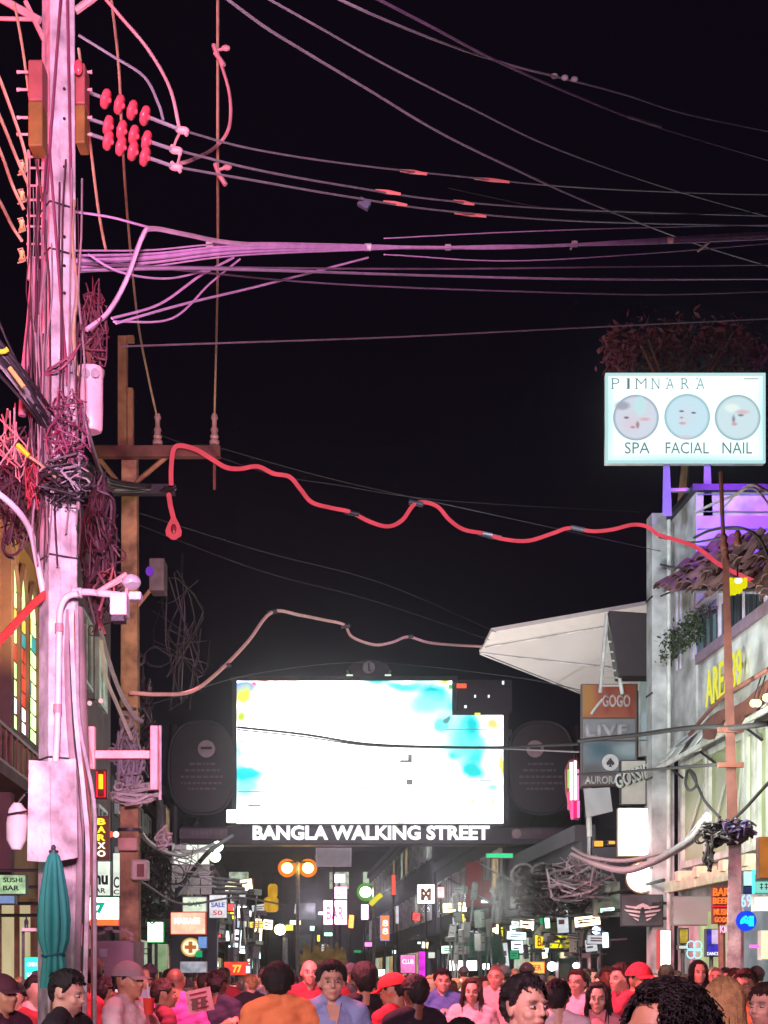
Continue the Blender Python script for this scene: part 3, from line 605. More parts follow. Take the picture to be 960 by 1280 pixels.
for ch, x in zip('PIMNARA', (765, 783, 795, 815, 833, 852, 871)):
    w_ = {'I': 3, 'M': 13}.get(ch, 9); x0 = x if ch != 'I' else x+1
    ptext(ch, x0, 473, x0+w_, 486, YS-.012, ink, sg, depth=.008, bold=-.02)
    for yy in (473, 485.4): MB().pbox(x0-1, yy, x0+2.2, yy+.6, YS-.012, .008).build('serif', ink, sg)
MB().pbox(930, 473, 948, 473.8, YS-.012, .008).build('print_line', ink, sg)
for x, x2 in ((833, 829), (884, 888)):
    MB().hexa([P(x-5, 645, YS+.1), P(x+7, 645, YS+.1), P(x+7, 645, YS+.3), P(x-5, 645, YS+.3), P(x-4, 578, YS+.1), P(x+4, 578, YS+.1), P(x+4, 578, YS+.3), P(x-4, 578, YS+.3)]).build('leg', pbr('violet_grey_post', (120, 110, 150), .6), sg)
MB().pbox(838, 610, 881, 614, YS+.15, .08).build('cross_bar', 'steel', sg)
tr_ = thing('rooftop_tree', 'dim red brown leafy tree rising behind the spa light box', 'tree', S(KR-.2, 24.4, 9.3))
c_ = P(850, 640, 24.4)
MB().tube([(c_.x, 24.4, 9.3), (c_.x+.1, 24.4, 10.4), (c_.x-.1, 24.4, 11.6)], .09, 7, .05).build('trunk', 'wood', tr_)
rnd = random.Random(4)
for i in range(9): MB().tube([(c_.x, 24.4, 10.9), (c_.x+rnd.uniform(-1.1, 1.1), 24.4+rnd.uniform(-.3, .3), 12.2+rnd.uniform(-.1, .4))], .03, 5, .012).build('branch', 'wood', tr_)
pts = []
for cxp, cyp, rr in ((775, 440, 20), (800, 425, 22), (822, 440, 22), (845, 420, 20), (868, 438, 22), (890, 424, 22), (915, 425, 20), (932, 440, 18), (780, 458, 20), (905, 455, 24), (850, 455, 24), (945, 452, 12), (765, 430, 12)):
    ctr = P(cxp, cyp, 24.4); 
    for _ in range(120): 
        pts.append(ctr+Vector((rnd.gauss(0, rr*.5), rnd.gauss(0, 22), rnd.gauss(0, rr*.42)))*24.4/F)
leaves('crown', None, None, pts, 'redleaf', .07, tr_, seed=5, kind='stuff')

# ================================================================== SIGNS
LOC = {}
def sign(label, rect, Y, face_mat, t=.16, words=(), frame='dark', fw=1.2, side=0, name='sign', group=None, foot=None):
    """a boxed sign seen as rect at depth Y; words: (text, x0, y0, x1, y1, material, bold)"""
    x0, y0, x1, y1 = rect; b = thing(name, label, 'sign', P((x0+x1)/2, y1, Y), group)
    MB().pbox(x0, y0, x1, y1, Y+.03, t).build('casing', frame, b)
    MB().pbox(x0+fw, y0+fw, x1-fw, y1-fw, Y, .028).build('face', face_mat, b)
    for w_ in words: ptext(*w_[:5], Y-.012, w_[5], b, bold=w_[6] if len(w_) > 6 else .01, depth=.01)
    if side:       # bracket to the facade
        k = KR if side > 0 else KL; xf = S(k, Y+.1, 0).x; zc = P(0, (y0+y1)/2, Y).z; xs = P(x1 if side > 0 else x0, 0, Y).x
        if (xf-xs)*side > .02:
            for dz in (-.3, .3): MB().tube([(xs, Y+.1, zc+dz*(P(0, y0, Y).z-zc)*2*.8), (xf, Y+.1, zc+dz*(P(0, y0, Y).z-zc)*2*.8)], .025, 5).build('bracket', 'dark', b)
    if foot:
        MB().tube([(P((x0+x1)/2, 0, Y).x, Y+.1, 0), (P((x0+x1)/2, 0, Y).x, Y+.1, P(0, y1, Y).z)], .03, 6).build('post', 'dark', b)
    return b
W1 = glow('white_face', (255, 252, 244), 3.6); W2 = glow('soft_white_face', (236, 240, 226), 1.0, .25, 4); PINKW = glow('pinkish_white_neon', (255, 205, 230), 7)
blk = glow('black_print', (60, 50, 60), .4)
grey = pbr('grey_board', (150, 148, 152), .6, var=.15); pale = pbr('pale_letter', (214, 206, 210), .5)
st = sign('stacked club sign board with GOGO on orange and LIVE and a spade disc below', (727, 855, 797, 983), 26.2, pbr('grey_brown_board', (120, 106, 112), .5, var=.25, scale=2), side=1, frame=pbr('brown_frame', (92, 66, 62), .6))
orange_ = printed('orange_print', lin((160, 74, 58)), [(-.48, .1, .28, .5, lin((170, 116, 50)), .5), (.0, -.35, .6, .2, lin((166, 92, 58)), .8)], lit=False)
ob = MB().pbox(728.5, 856, 794, 897, 26.15, .04).build('top_panel', orange_, None, origin=P(763, 878, 26.15)); ob.parent = st; ob.location = P(763, 878, 26.15)-wpos(st)
bl_ = printed('blue_grey_print', lin((110, 122, 134)), [(-.2, .1, .3, .25, lin((70, 100, 118)), .7), (.35, .15, .35, .2, lin((160, 172, 182)), .6), (-.3, -.25, .4, .2, lin((90, 86, 96)), .6)], lit=False, warp=.2)
ob = MB().pbox(729, 927, 794, 967, 26.15, .04).build('middle_panel', bl_, None, origin=P(763, 947, 26.15)); ob.parent = st; ob.location = P(763, 947, 26.15)-wpos(st)
MB().pbox(729, 899, 794, 925, 26.15, .04).build('upper_panel', pbr('steel_grey_print', (134, 134, 142), .5, var=.3, scale=2), st)
ptext('GOGO', 753, 868, 788, 884, 26.13, pale, st, bold=.03)
ptext('LIVE', 732, 905, 786, 921, 26.13, pbr('dull_letter', (186, 182, 188), .5), st, bold=.04)
MB().lathe(P(763, 953, 26.12), [(.15, 0), (.15, .02)], 20, (0, 1, 0)).build('spade_disc', pale, st)
c_ = P(763, 953, 26.10); k_ = .0058
MB().prism([c_+Vector((x*k_, 0, z*k_)) for x, z in ((0, 15), (6, 7), (12, 0), (12, -6), (7, -9), (2, -5), (5, -14), (-5, -14), (-2, -5), (-7, -9), (-12, -6), (-12, 0), (-6, 7))], (0, .015, 0)).build('spade_mark', 'dark', st)
ptext('AURORA', 731, 970, 774, 980, 26.13, pale, st, bold=.03)
MB().tube([P(753, 874, 26.1), P(742, 888, 26.1), P(739, 893, 26.1)], .03, 5).build('prop_strut', 'white', st)
sign('blank pale blue vertical light board beside the stacked GOGO sign', (800, 850, 826, 925), 26.6, pbr('pale_blue_board', (196, 214, 226), .5, var=.06, scale=2), side=1, frame='white', fw=.8)
sign('small white louvred board below the pale blue one', (800, 926, 826, 945), 26.6, pbr('white_board', (205, 205, 210), .5), side=1, frame='white', fw=.8)
gs = sign('bone coloured sign with slanted GOSSIP lettering above the square light box', (776, 950, 808, 1006), 25.0, pbr('bone_board', (190, 182, 176), .6, var=.2, scale=3), side=0)
text('GOSSIP', .62, .26, P(790, 970, 24.97), (.97, 0, .36), (-.2, 0, 1), 'white', gs, bold=.03); text('GOSSIP', .62, .26, P(792, 970, 24.985), (.97, 0, .36), (-.2, 0, 1), 'dark', gs, bold=.05)
cs = sign('sign with a green ring letter C and orange 3F, right of the GOSSIP sign', (808, 946, 833, 1011), 25.2, pbr('putty_board', (180, 178, 164), .6), side=1)
q = P(825, 968, 25.1); MB().tube([q+Vector((.2*math.cos(t), 0, .26*math.sin(t))) for t in [R(60)+i*R(12) for i in range(22)]], .034, 6).build('neon_ring', glow('green_yellow_neon', (96, 226, 96), 1.1, .3, 6), cs)
ptext('3F', 815, 994, 828, 1004, 25.15, glow('orange_neon', (226, 130, 50), 1.1), cs, bold=.03)
MB().pbox(812, 985, 828, 987, 25.15, .02).build('underline', glow('orange_neon', (226, 130, 50), 1.1), cs)
b = thing('blank_board', 'blank pale grey five sided board under the stacked sign', 'sign', P(745, 1022, 26))
MB().prism([P(*q_, 26) for q_ in ((730, 986), (762, 984), (766, 1014), (733, 1022))], (0, .08, 0)).build('board', pbr('blank_grey', (186, 184, 192), .6, var=.06, scale=2), b)
MB().tube([P(736, 1020, 26.05), P(737, 1046, 26.05)], .05, 7).build('post', 'white', b)
lb = sign('square glaring white light box on the right, above the round lamp', (773, 1010, 828, 1070), 24.2, W1, side=1, frame=pbr('cream_frame', (220, 200, 150), .5), fw=1)
for x in (783, 818): MB().tube([P(x, 1070, 24.3), P(x, 1080, 24.3)], .02, 5).build('hanger', 'dark', lb)
rl_ = thing('round_light_sign', 'round glaring white lamp sign hanging under the square light box', 'sign', P(802, 1116, 24.1))
MB().lathe(P(803, 1097, 24.1), [(.27, 0), (.27, .12)], 24, (0, 1, 0)).build('casing', 'wood', rl_)
MB().lathe(P(802, 1097, 24.05), [(.24, 0), (.24, .05)], 24, (0, 1, 0)).build('face', W1, rl_)
MB().tube([P(803, 1077, 24.2), P(803, 1070, 24.2)], .02, 5).build('hanger', 'dark', rl_)
wg = sign('dark grey bar sign with a pale winged emblem under the round lamp', (777, 1118, 829, 1158), 23.8, pbr('slate_board', (66, 70, 78), .5), side=1)
q = P(803, 1140, 23.75); u_ = 23.75/F
for yy, w_, o_ in ((-6, 22, 2), (-1, 23, 3), (4, 18, 4), (9, 12, 5)):
    for sd in (-1, 1): MB().prism([q+Vector((sd*x*u_, 0, -(yy+z)*u_)) for x, z in ((o_, 0), (w_, -2.2), (w_-3, .4), (o_, 2.6))], (0, -.02, 0)).build('wing_bar', pale, wg)
MB().prism([q+Vector((x*u_, -.01, z*u_)) for x, z in ((0, 11), (7, 8), (10, 3), (0, 6), (-10, 3), (-7, 8))], (0, -.02, 0)).build('crest_arc', pale, wg)
sign('blank grey board hanging under the sand coloured canopy on the right', (841, 1120, 893, 1157), 22.0, pbr('plain_grey_board', (158, 158, 160), .7, var=.08, scale=2), side=0, frame='steel')
on = thing('orange_neon_sign', 'orange and red neon bar sign beside the right pole', 'sign', P(901, 1155, 19.5))
og = glow('orange_red_neon', (255, 120, 50), 1.3, .25, 10)
for tx, r_ in (('BAR', (891, 1110, 912, 1120)), ('BEER', (891, 1122, 912, 1130)), ('MUSIC', (892, 1136, 912, 1144)), ('GOGO', (893, 1146, 911, 1153))): ptext(tx, *r_, 19.45, og, on, bold=.03, depth=.03)
MB().pbox(890, 1108, 913, 1155, 19.5, .06).build('casing', pbr('oxblood_back', (110, 34, 40), .6), on); MB().pbox(891, 1132, 912, 1133.5, 19.46, .02).build('neon_line', glow('red_neon', (240, 40, 60), 1.3), on)
MB().tube([P(902, 1155, 19.53), P(903, 1235, 19.53)], .05, 7).build('post', 'rust', on)
ptext('KM', 900, 1157, 910, 1166, 19.45, glow('pink_letter', (255, 190, 220), 1.3), on, bold=.03)
bs = sign('violet blue lit window poster left of the neon bar post', (883, 1161, 899, 1196), 20.6, glow('violet_poster', (70, 60, 200), .9, .6, 8), foot=1)
ptext('DANCE', 884, 1190, 898, 1194, 20.55, glow('white_letters', (255, 255, 255), 1.5), bs); MB().pbox(890, 1162, 898, 1180, 20.57, .02).build('poster_figure', glow('lilac_print', (220, 190, 235), 1.0, .3, 8), bs)
nl = thing('neon_clover', 'pale cyan neon clover outline low on the right shop front', 'sign', P(868, 1200, 21))
for a in range(4):
    c_ = P(868, 1187, 21)+Vector((.07*math.cos(a*math.pi/2+.78), 0, .08*math.sin(a*math.pi/2+.78)))
    MB().tube([c_+Vector((.06*math.cos(t), 0, .07*math.sin(t))) for t in [i*R(36) for i in range(11)]], .011, 5).build('neon_loop', glow('cyan_neon', (170, 240, 250), 1.3), nl)
MB().tube([P(868, 1200, 21), P(868, 1240, 21)], .02, 5).build('stand', 'dark', nl)
bc = thing('blue_disc_sign', 'round glowing blue and cyan sign on the right pole', 'sign', P(933, 1165, 16.9))
MB().lathe(P(933, 1151, 16.9), [(.12, 0), (.12, .08)], 24, (0, 1, 0)).build('rim', glow('deep_blue', (30, 70, 235), 1.2), bc)
ptext('61', 925, 1144, 942, 1158, 16.88, glow('bright_cyan', (40, 225, 250), 1.5), bc, bold=.14)
MB().tube([P(920, 1151, 16.95), P(914, 1151, 17)], .02, 5).build('bracket', 'dark', bc)
sign('cyan white lit box right of the right pole', (929, 1088, 944, 1108), 18.4, glow('ice_cyan', (190, 244, 250), 1.3, .2, 6), frame='dark', words=())
sign('small dark blue box under the cyan lit box', (929, 1109, 944, 1117), 18.4, glow('navy_face', (40, 60, 120), .8), frame='dark')
te = sign('teal edged lit sign with chinese characters at the right photo edge', (944, 1101, 985, 1117), 18.0, glow('mint_face', (150, 226, 210), 1.0), side=0, frame=glow('teal_edge', (20, 170, 150), 1.0))
for x in (952, 958): MB().pbox(x-2, 1105, x+2, 1106, 17.98, .01).pbox(x-2, 1109, x+2, 1110, 17.98, .01).pbox(x-.5, 1104, x+.5, 1112, 17.98, .01).build('lettering', 'dark', te)
sign('dull orange light board at the right edge above the teal sign', (949, 1046, 990, 1098), 17.6, glow('dull_orange', (214, 130, 60), .75, .25, 3), frame='rust')
MB().tube([P(942, 1087, 17.9), P(942, 1117, 17.9)], .02, 6).build('neon_tube', glow('teal_neon', (90, 240, 230), 1.6), None, 'vertical teal neon tube beside the cyan lit box', 'neon tube')
sign('blank white lit box at the right edge below the teal sign', (943, 1121, 985, 1139), 17.8, W1, frame='white')
sign('cream lit shop door panel at the right edge', (951, 1163, 985, 1200), 18.8, glow('cream_lit', (250, 246, 205), 1.1), frame='white')
nb = thing('neon_figure', 'pale blue neon numerals 69 over the blue disc sign', 'sign', P(933, 1136, 17.2)); ptext('69', 926, 1118, 939, 1134, 17.2, glow('pale_blue_neon', (176, 220, 255), 1.4), nb, bold=.0, depth=.03); MB().tube([P(926, 1136, 17.23), P(916, 1136, 17.1)], .015, 5).build('bracket', 'dark', nb)
MB().tube([P(937, 1183, 18.5), P(949, 1183, 18.5)], .022, 6).build('neon_tube', glow('hot_pink', (255, 110, 220), 1.6), None, 'short hot pink neon tube right of the right pole', 'neon tube')
vs = sign('tall white lit sign with a red left edge under the winged sign', (824, 1162, 839, 1212), 23.0, W1, frame='rust', foot=1)
MB().pbox(821, 1163, 826, 1212, 22.98, .04).build('red_edge', glow('salmon_edge', (240, 90, 90), 1.0), vs)
sign('small yellow and blue poster right of the tall lit sign', (849, 1160, 861, 1180), 22.2, glow('poster_yellow_blue', (200, 170, 70), .9, .6, 6), foot=1)
sign('short cream lit strip below the yellow poster', (848, 1181, 861, 1187), 22.1, W2)
# pink vertical neon beside the gate's right medallion
pn = thing('pink_neon_pylon', 'white hot pink neon pylon between the gate and the stacked sign', 'sign', P(715, 1026, 29))
q0 = [(707, 962), (712, 950), (722, 947), (724, 960), (724, 1024), (715, 1024), (708, 990)]
MB().prism([P(x, y, 29.1) for x, y in q0], (0, .15, 0)).build('casing', pbr('oxblood_back', (110, 34, 40)), pn)
for x, y0_, y1_, c, kk in ((711, 962, 985, (180, 240, 120), 1), (714, 953, 1000, (255, 235, 240), 3), (719, 951, 1000, (255, 215, 235), 3), (722, 962, 1000, (255, 120, 170), 2), (711, 990, 1012, (255, 80, 120), 1.5), (715, 1001, 1024, (255, 90, 160), 1.6), (719, 1001, 1022, (235, 30, 110), 1.4), (723, 1001, 1022, (255, 120, 190), 1.6)):
    MB().tube([P(x, y0_, 29.02), P(x, y1_, 29.02)], .028, 6).build('neon_tube', glow('pylon_%d_%d' % (x, y0_), c, kk), pn)
MB().tube([P(724, 985, 29.15), P(737, 985, 29.15)], .03, 5).tube([P(737, 860, 29.15), P(737, 1215, 29.15)], .05, 6).build('post', 'steel', pn)
for (x0, y0_, x1, y1_, wh) in ((742, 1050, 755, 1059, 'larger left'), (760, 1050, 770, 1056, 'smaller right')):
    sign('tiny amber lit panel left of the square light box, %s one of two' % wh, (x0, y0_, x1, y1_), 27, glow('amber_panel', (255, 175, 60), 1.4), frame='dark', side=1, name='amber_lamp_panel')

# middle distance and left signs: label, rect, depth, face, words, frame, side
def g(n, c, k=1, v=.25, s=5): return glow(n, c, k, v, s)
mid = [
 ('white lit board with dark stripes and lettering left of the second pole', (111, 1076, 138, 1120), 20, g('striped_white', (236, 244, 230), 1.1), [('mu', 113, 1094, 135, 1106, blk, .04), ('BAR', 114, 1110, 132, 1116, blk)], 'dark', -1),
 ('narrow lit board between the white board and the second pole', (141, 1066, 150, 1120), 20.3, g('striped_white', (236, 244, 230)), [('C', 142, 1096, 149, 1110, blk), ('C', 142, 1112, 149, 1118, blk)], 'dark', 0),
 ('glaring white and green light box with an orange lower edge, left of the second pole', (110, 1121, 149, 1152), 19.6, W1, [('7', 120, 1128, 132, 1142, glow('sea_green', (0, 190, 150), 1.0), .08)], glow('emerald', (0, 160, 100), .9), -1),
 ('orange red lit strip along the foot of the green light box', (112, 1149, 148, 1157), 19.5, g('orange_strip', (255, 120, 50), 1.4), [], glow('pink_edge', (240, 70, 110), 1), 0),
 ('green glowing menu sign beside the teal parasol', (30, 1196, 49, 1228), 12.5, glow('cyan_green_face', (60, 255, 215), 1.6), [('OPEN', 34, 1203, 46, 1208, glow('white_letters', (255, 255, 255), 1.5)), ('BAR', 34, 1216, 45, 1221, glow('white_letters', (255, 255, 255), 1.5))], glow('green_rim', (0, 175, 60), 1.1), 0),
 ('pale green lit screen on the left edge above the parlour window', (-12, 1093, 32, 1118), 17, g('menu_screen', (190, 224, 176), .9, .5, 7), [('SUSHI', 4, 1097, 28, 1103, blk), ('BAR', 4, 1107, 24, 1113, blk)], 'dark', 0),
 ('light blue lit strip under the pale green screen', (-12, 1119, 18, 1130), 17, g('blue_strip', (150, 170, 220), .8), [], 'dark', 0),
 ('green lit lamp box right of the second pole', (184, 1152, 204, 1178), 24, glow('white_green_face', (205, 255, 225), 5), [], glow('green_rim', (0, 175, 60)), 0),
 ('tall narrow pale green lit panel under the green lamp box', (190, 1180, 209, 1215), 24.3, g('pale_green_panel', (170, 200, 150), .6), [], 'white', 0),
 ('red framed lit sign with pale lettering on the left side of the street', (213, 1140, 257, 1168), 27, g('salmon_face', (255, 200, 170), 1.3), [('MASSAGE', 218, 1147, 250, 1155, glow('white_letters', (255, 255, 255), 1.5), .03)], glow('red_frame', (225, 80, 60), .9), -1),
 ('pale green lit sign just above the red framed one', (228, 1121, 258, 1140), 29, g('pale_green_white', (226, 240, 214), 1.1), [('CAFE', 234, 1127, 252, 1133, glow('mint_ink', (110, 160, 130), .8))], 'white', -1),
 ('white poster sign with pink and blue print beside the pale green sign', (261, 1118, 284, 1148), 29.5, g('poster_white', (236, 232, 240), 1.0), [('SALE', 264, 1128, 281, 1134, glow('blue_ink', (60, 90, 200), .9)), ('50', 266, 1138, 278, 1144, glow('red_ink', (220, 60, 70), 1))], 'dark', -1),
 ('blue and white pharmacy panel beside the round cross sign', (247, 1170, 259, 1186), 30, g('pharmacy_blue', (120, 160, 225), 1.0), [], 'dark', 0),
 ('small green lit plate under the pharmacy panel', (244, 1188, 253, 1197), 30, glow('plate_green', (20, 170, 110), 1), [], 'dark', 0),
 ('white lit box cluster sign left of the yellow pennants', (296, 1132, 309, 1148), 44, W1, [], 'dark', 0),
 ('small bluish lit box under the white one left of the yellow pennants', (294, 1151, 301, 1160), 44, g('ice_box', (200, 225, 240), 1.1), [], 'dark', 0),
 ('small white lit box right of the bluish one', (304, 1150, 311, 1159), 44.4, W2, [], 'dark', 0),
 ('grey box board hanging under the BANGLA lettering', (395, 1060, 439, 1083), 38, grey, [], 'steel', 0),
 ('pink white neon sign reading SPA at the top of its column', (416, 1092, 432, 1104), 46, PINKW, [], glow('neon_pink_rim', (240, 60, 130), 1.4), 0),
 ('pink white neon sign in the middle of the bright column', (417, 1108, 434, 1124), 46, PINKW, [('NIN', 419, 1110, 432, 1122, glow('pink_ink', (255, 120, 180), 1.6))], glow('neon_pink_rim', (240, 60, 130)), 0),
 ('broad glaring pink white neon sign at the foot of the bright column', (404, 1125, 434, 1156), 46, PINKW, [('BAR', 408, 1133, 430, 1150, glow('pink_ink', (255, 120, 180), 1.6), .03)], glow('neon_pink_rim', (240, 60, 130)), 0),
 ('white lit upright box under the green lamp in mid street', (451, 1130, 461, 1150), 50, W1, [], glow('violet_rim', (190, 120, 200), .7), 0),
 ('red lit upright strip right of the green lamp', (489, 1093, 495, 1119), 52, glow('red_strip', (240, 80, 60), 1.2), [], 'dark', 0),
 ('orange and blue lit upright bar sign below the red strip', (475, 1144, 487, 1176), 45, g('orange_bar', (255, 130, 60), 1.3), [('8', 478, 1150, 485, 1158, glow('white_letters', (255, 255, 255), 1.5)), ('8', 478, 1160, 485, 1168, glow('white_letters', (255, 255, 255), 1.5))], glow('blue_rim', (110, 150, 220), 1), 0),
 ('narrow white lit slat beside the orange bar sign', (494, 1132, 499, 1155), 52, g('pale_slat', (225, 215, 225), .9), [], 'dark', 0),
 ('lit sign with brown rim and dark M letter in mid street', (521, 1105, 544, 1130), 46, W1, [('M', 526, 1110, 539, 1126, glow('brown_ink', (150, 90, 80), .6), .08)], pbr('brown_frame', (92, 66, 62)), 0),
 ('small narrow lit panel right of the M sign', (546, 1108, 556, 1123), 46.5, g('pink_white', (245, 225, 225), 1.2), [], glow('rose_rim', (190, 90, 80), .7), 0),
 ('dark green and pink lit line sign above the red panel', (607, 1066, 642, 1073), 39, glow('green_line', (50, 220, 140), 1.2), [], glow('magenta_dim', (120, 30, 90), .7), 0),
 ('yellow lit sign on a pole right of the green awning', (619, 1158, 634, 1181), 42, g('yellow_face', (236, 226, 40), 1.2), [('B', 622, 1170, 631, 1177, blk)], pbr('olive_rim', (90, 90, 30), .6), 0),
 ('small green white lit box left of the yellow pole sign', (609, 1160, 616, 1171), 42, glow('pale_lime', (190, 245, 170), 1.2), [], 'dark', 0),
 ('yellow lit market sign under a sand coloured roof', (668, 1168, 709, 1186), 33, g('yellow_market', (246, 232, 30), 1.2, .15), [('BAR', 672, 1171, 690, 1183, glow('red_ink2', (190, 60, 20), .8)), ('X', 697, 1171, 705, 1184, blk)], 'dark', 0),
 ('orange lit box sign over the crowd centre right', (655, 1202, 681, 1217), 24, g('orange_face', (255, 190, 90), 1.5, .2), [('BEER', 659, 1206, 677, 1213, glow('red_ink', (220, 60, 70), 1))], glow('orange_rim', (255, 110, 50), 1.2), 0),
 ('lit magenta shop panel left of centre behind the crowd', (500, 1193, 520, 1217), 34, g('magenta_panel', (255, 130, 200), 1.2, .4), [('CLUB', 503, 1199, 517, 1205, glow('white_letters', (255, 255, 255), 1.5))], 'dark', 0),
 ('violet lit door column right of the magenta panel', (523, 1189, 532, 1226), 34, g('violet_column', (226, 50, 220), 1.2, .4), [], 'dark', 0),
 ('small white cube lamp right of the violet column', (535, 1190, 544, 1198), 34, W2, [], 'dark', 0),
 ('glaring white shop light under the green awning', (561, 1200, 597, 1214), 36, W1, [], 'dark', 0),
 ('small white lit box right of the shop light under the green awning', (603, 1204, 612, 1212), 36, W1, [], 'dark', 0),
 ('cyan and green lit flag sign above the crowd centre', (626, 1207, 637, 1219), 26, g('cyan_flag', (130, 235, 220), 1.1, .5), [], 'dark', 0),
 ('red lit bar roof light left of the orange shirt', (280, 1202, 310, 1219), 26, g('red_bar', (255, 70, 60), 1.3, .5, 6), [('77', 291, 1206, 302, 1216, glow('hot_orange', (255, 170, 60), 2), .04)], glow('red_frame', (225, 80, 60)), 0),
 ('small pale violet lamp box right of the red bar light', (307, 1207, 313, 1217), 25.8, glow('lav_white', (225, 215, 255), 1.8), [], 'dark', 0),
 ('long pale lit counter front over the left crowd', (225, 1202, 258, 1216), 25, g('pale_counter', (200, 200, 215), .7, .5, 6), [], 'white', 0),
 ('pinkish lit nameplate below the yellow bunting', (455, 1177, 466, 1184), 50, glow('pink_plate', (255, 150, 230), 1.5), [], 'dark', 0),
 ('white lit plate among shops left of the red panel', (565, 1146, 583, 1158), 48, g('plate_white', (225, 230, 235), .9), [], 'dark', 0),
 ('bright lit lamp box behind the red cap', (472, 1211, 482, 1221), 30, W1, [], 'dark', 0),
 ('dull red hanging banner panel right of the M sign', (582, 1077, 604, 1134), 44, pbr('dull_red_cloth', (170, 50, 62), .8, var=.15), [], pbr('dull_red_rim', (110, 60, 66), .8), 0),
 ('lower dull red banner section beside the first', (604, 1100, 621, 1134), 44.1, pbr('dull_red_cloth', (170, 50, 62)), [], pbr('dull_red_rim', (110, 60, 66)), 0),
 ('tilted grey metal plate above the lower red banner', (620, 1098, 640, 1112), 42, grey, [], 'steel', 0),
 ('pale green striped cooling grille in the right mid street', (742, 1102, 775, 1146), 27, pbr('grey_green_grille', (150, 164, 148), .6, var=.35, scale=7), [], 'steel', 1),
 ('grey white blank board low in the right mid street', (716, 1150, 734, 1166), 29, pbr('blank_grey', (186, 184, 192)), [], 'steel', 0),
]
for lab, rect, Y, fm, words, fr, side in mid:
    x0, y0, x1, y1 = rect; zb = P(0, y1, Y).z; ymid = (y0+y1)/2
    sign(lab, rect, Y, fm, .14, [w if len(w) > 6 else w+(.02,) for w in words], fr, .9 if x1-x0 > 9 else .5, side, 'sign_board', foot=(side == 0 and x0 > 0))
# round pharmacy sign
ph = thing('round_cross_sign', 'round cream lit sign with an orange cross over the left crowd', 'sign', P(238, 1196, 30))
MB().lathe(P(238, 1184, 30.05), [(.2, 0), (.2, .1)], 24, (0, 1, 0)).build('rim', glow('amber_rim', (226, 170, 90), 1), ph)
MB().lathe(P(238, 1184, 30), [(.165, 0), (.165, .04)], 24, (0, 1, 0)).build('face', glow('cream_lit', (250, 246, 205), 1.1), ph)
MB().pbox(235.8, 1177, 240.2, 1191, 29.97, .02).pbox(231, 1181.8, 235.8, 1186.2, 29.97, .02).pbox(240.2, 1181.8, 245, 1186.2, 29.97, .02).build('cross', glow('burnt_orange', (205, 110, 50), .9), ph)
MB().tube([P(238, 1196, 30.1), (P(238, 0, 30.1).x, 30.1, 0)], .04, 6).build('post', 'dark', ph)
# vertical neon strip between big pole and second pole
vn = thing('vertical_neon_sign', 'vertical red and yellow neon sign between the two left poles', 'sign', P(127, 1076, 19.8))
MB().pbox(119, 962, 134, 998, 19.85, .1).pbox(119, 1020, 136, 1075, 19.85, .1).build('casing', pbr('oxblood_back', (110, 34, 40)), vn)
MB().tube([P(126, 968, 19.8), P(126, 986, 19.8)], .035, 6).build('neon_tube', glow('amber_hot', (255, 190, 40), 1.8), vn)
MB().tube([P(121, 964, 19.8), P(121, 996, 19.8), P(131, 996, 19.8), P(131, 964, 19.8)], .014, 5).build('neon_tube', glow('red_neon', (240, 40, 60), 1.3), vn)
for i, ch in enumerate('BARXO'): ptext(ch, 122, 1023+i*10, 132, 1031+i*10, 19.8, glow('yellow_neon_%d' % (i > 2), (245, 226, 60) if i < 3 else (240, 245, 210), 1.6), vn, bold=.03, depth=.03)
for x in (145, 138): MB().ball(P(x, 1043, 20.5), .045).build('indicator_lamp', glow('lamp_%d' % x, (255, 80, 60) if x == 138 else (255, 225, 210), 1.8), None, 'small %s lamp left of the second pole' % ('red' if x == 138 else 'white'), 'lamp')
MB().tube([P(119, 1010, 19.9), (P(119, 0, 19.9).x, 19.9, 0)], .04, 6).build('post', 'rust', vn)
# twin sodium lamps and other street luminaires
def luminaire(label, x, y, Y, r, m, arm=(18, -14), name='street_lamp', post=None, group=None):
    t = thing(name, label, 'lamp', P(x, y, Y), group); q = P(x, y, Y); k_ = Y/F
    MB().ball(q, (r*k_, r*k_*.8, r*k_*.95), 14, 10).build('bulb', m, t)
    MB().lathe(q+Vector((0, r*k_*.9, r*k_*.75)), [(r*k_*.9, 0), (r*k_*.6, r*k_*.35), (.03, r*k_*.5)], 14).build('hood', 'dark', t)
    e_ = q+Vector((arm[0]*k_, .1, -arm[1]*k_)); MB().tube([q+Vector((0, .05, r*k_)), e_], .03, 6).build('arm', 'dark', t)
    if post: MB().tube([e_, (e_.x, e_.y, 0)], .06, 7).build('post', 'steel', t)
    return t
sod = glow('sodium_lamp', (255, 200, 96), 14)
luminaire('left one of the twin orange street lamps under the screen', 359, 1085, 43, 7, sod, (13, -8), group='twin orange street lamps'); luminaire('right one of the twin orange street lamps under the screen', 385, 1085, 43, 7, sod, (-13, -8), post=1, group='twin orange street lamps')
for x in (359, 385):
    MB().lathe(P(x, 1085, 43.2), [(.28, 0), (.28, .03)], 24, (0, 1, 0)).build('halo_disc', glow('sodium_halo', (240, 130, 24), 1.0), None, 'amber halo disc added behind the %s twin street lamp' % ('left' if x < 370 else 'right'), 'halo_disc')  # glowing disc paints the lamp's halo as a surface
luminaire('white lamp with pale green glow in mid street', 457, 1115, 49, 7, glow('hot_white_green', (240, 255, 225), 14), (10, -6), post=1)
MB().lathe(P(457, 1115, 49.2), [(.31, 0), (.31, .03)], 24, (0, 1, 0)).build('halo_disc', glow('green_halo', (90, 170, 50), .8), None, 'dim green halo disc added behind the white lamp in mid street', 'halo_disc')  # the lamp's green halo painted as a glowing disc
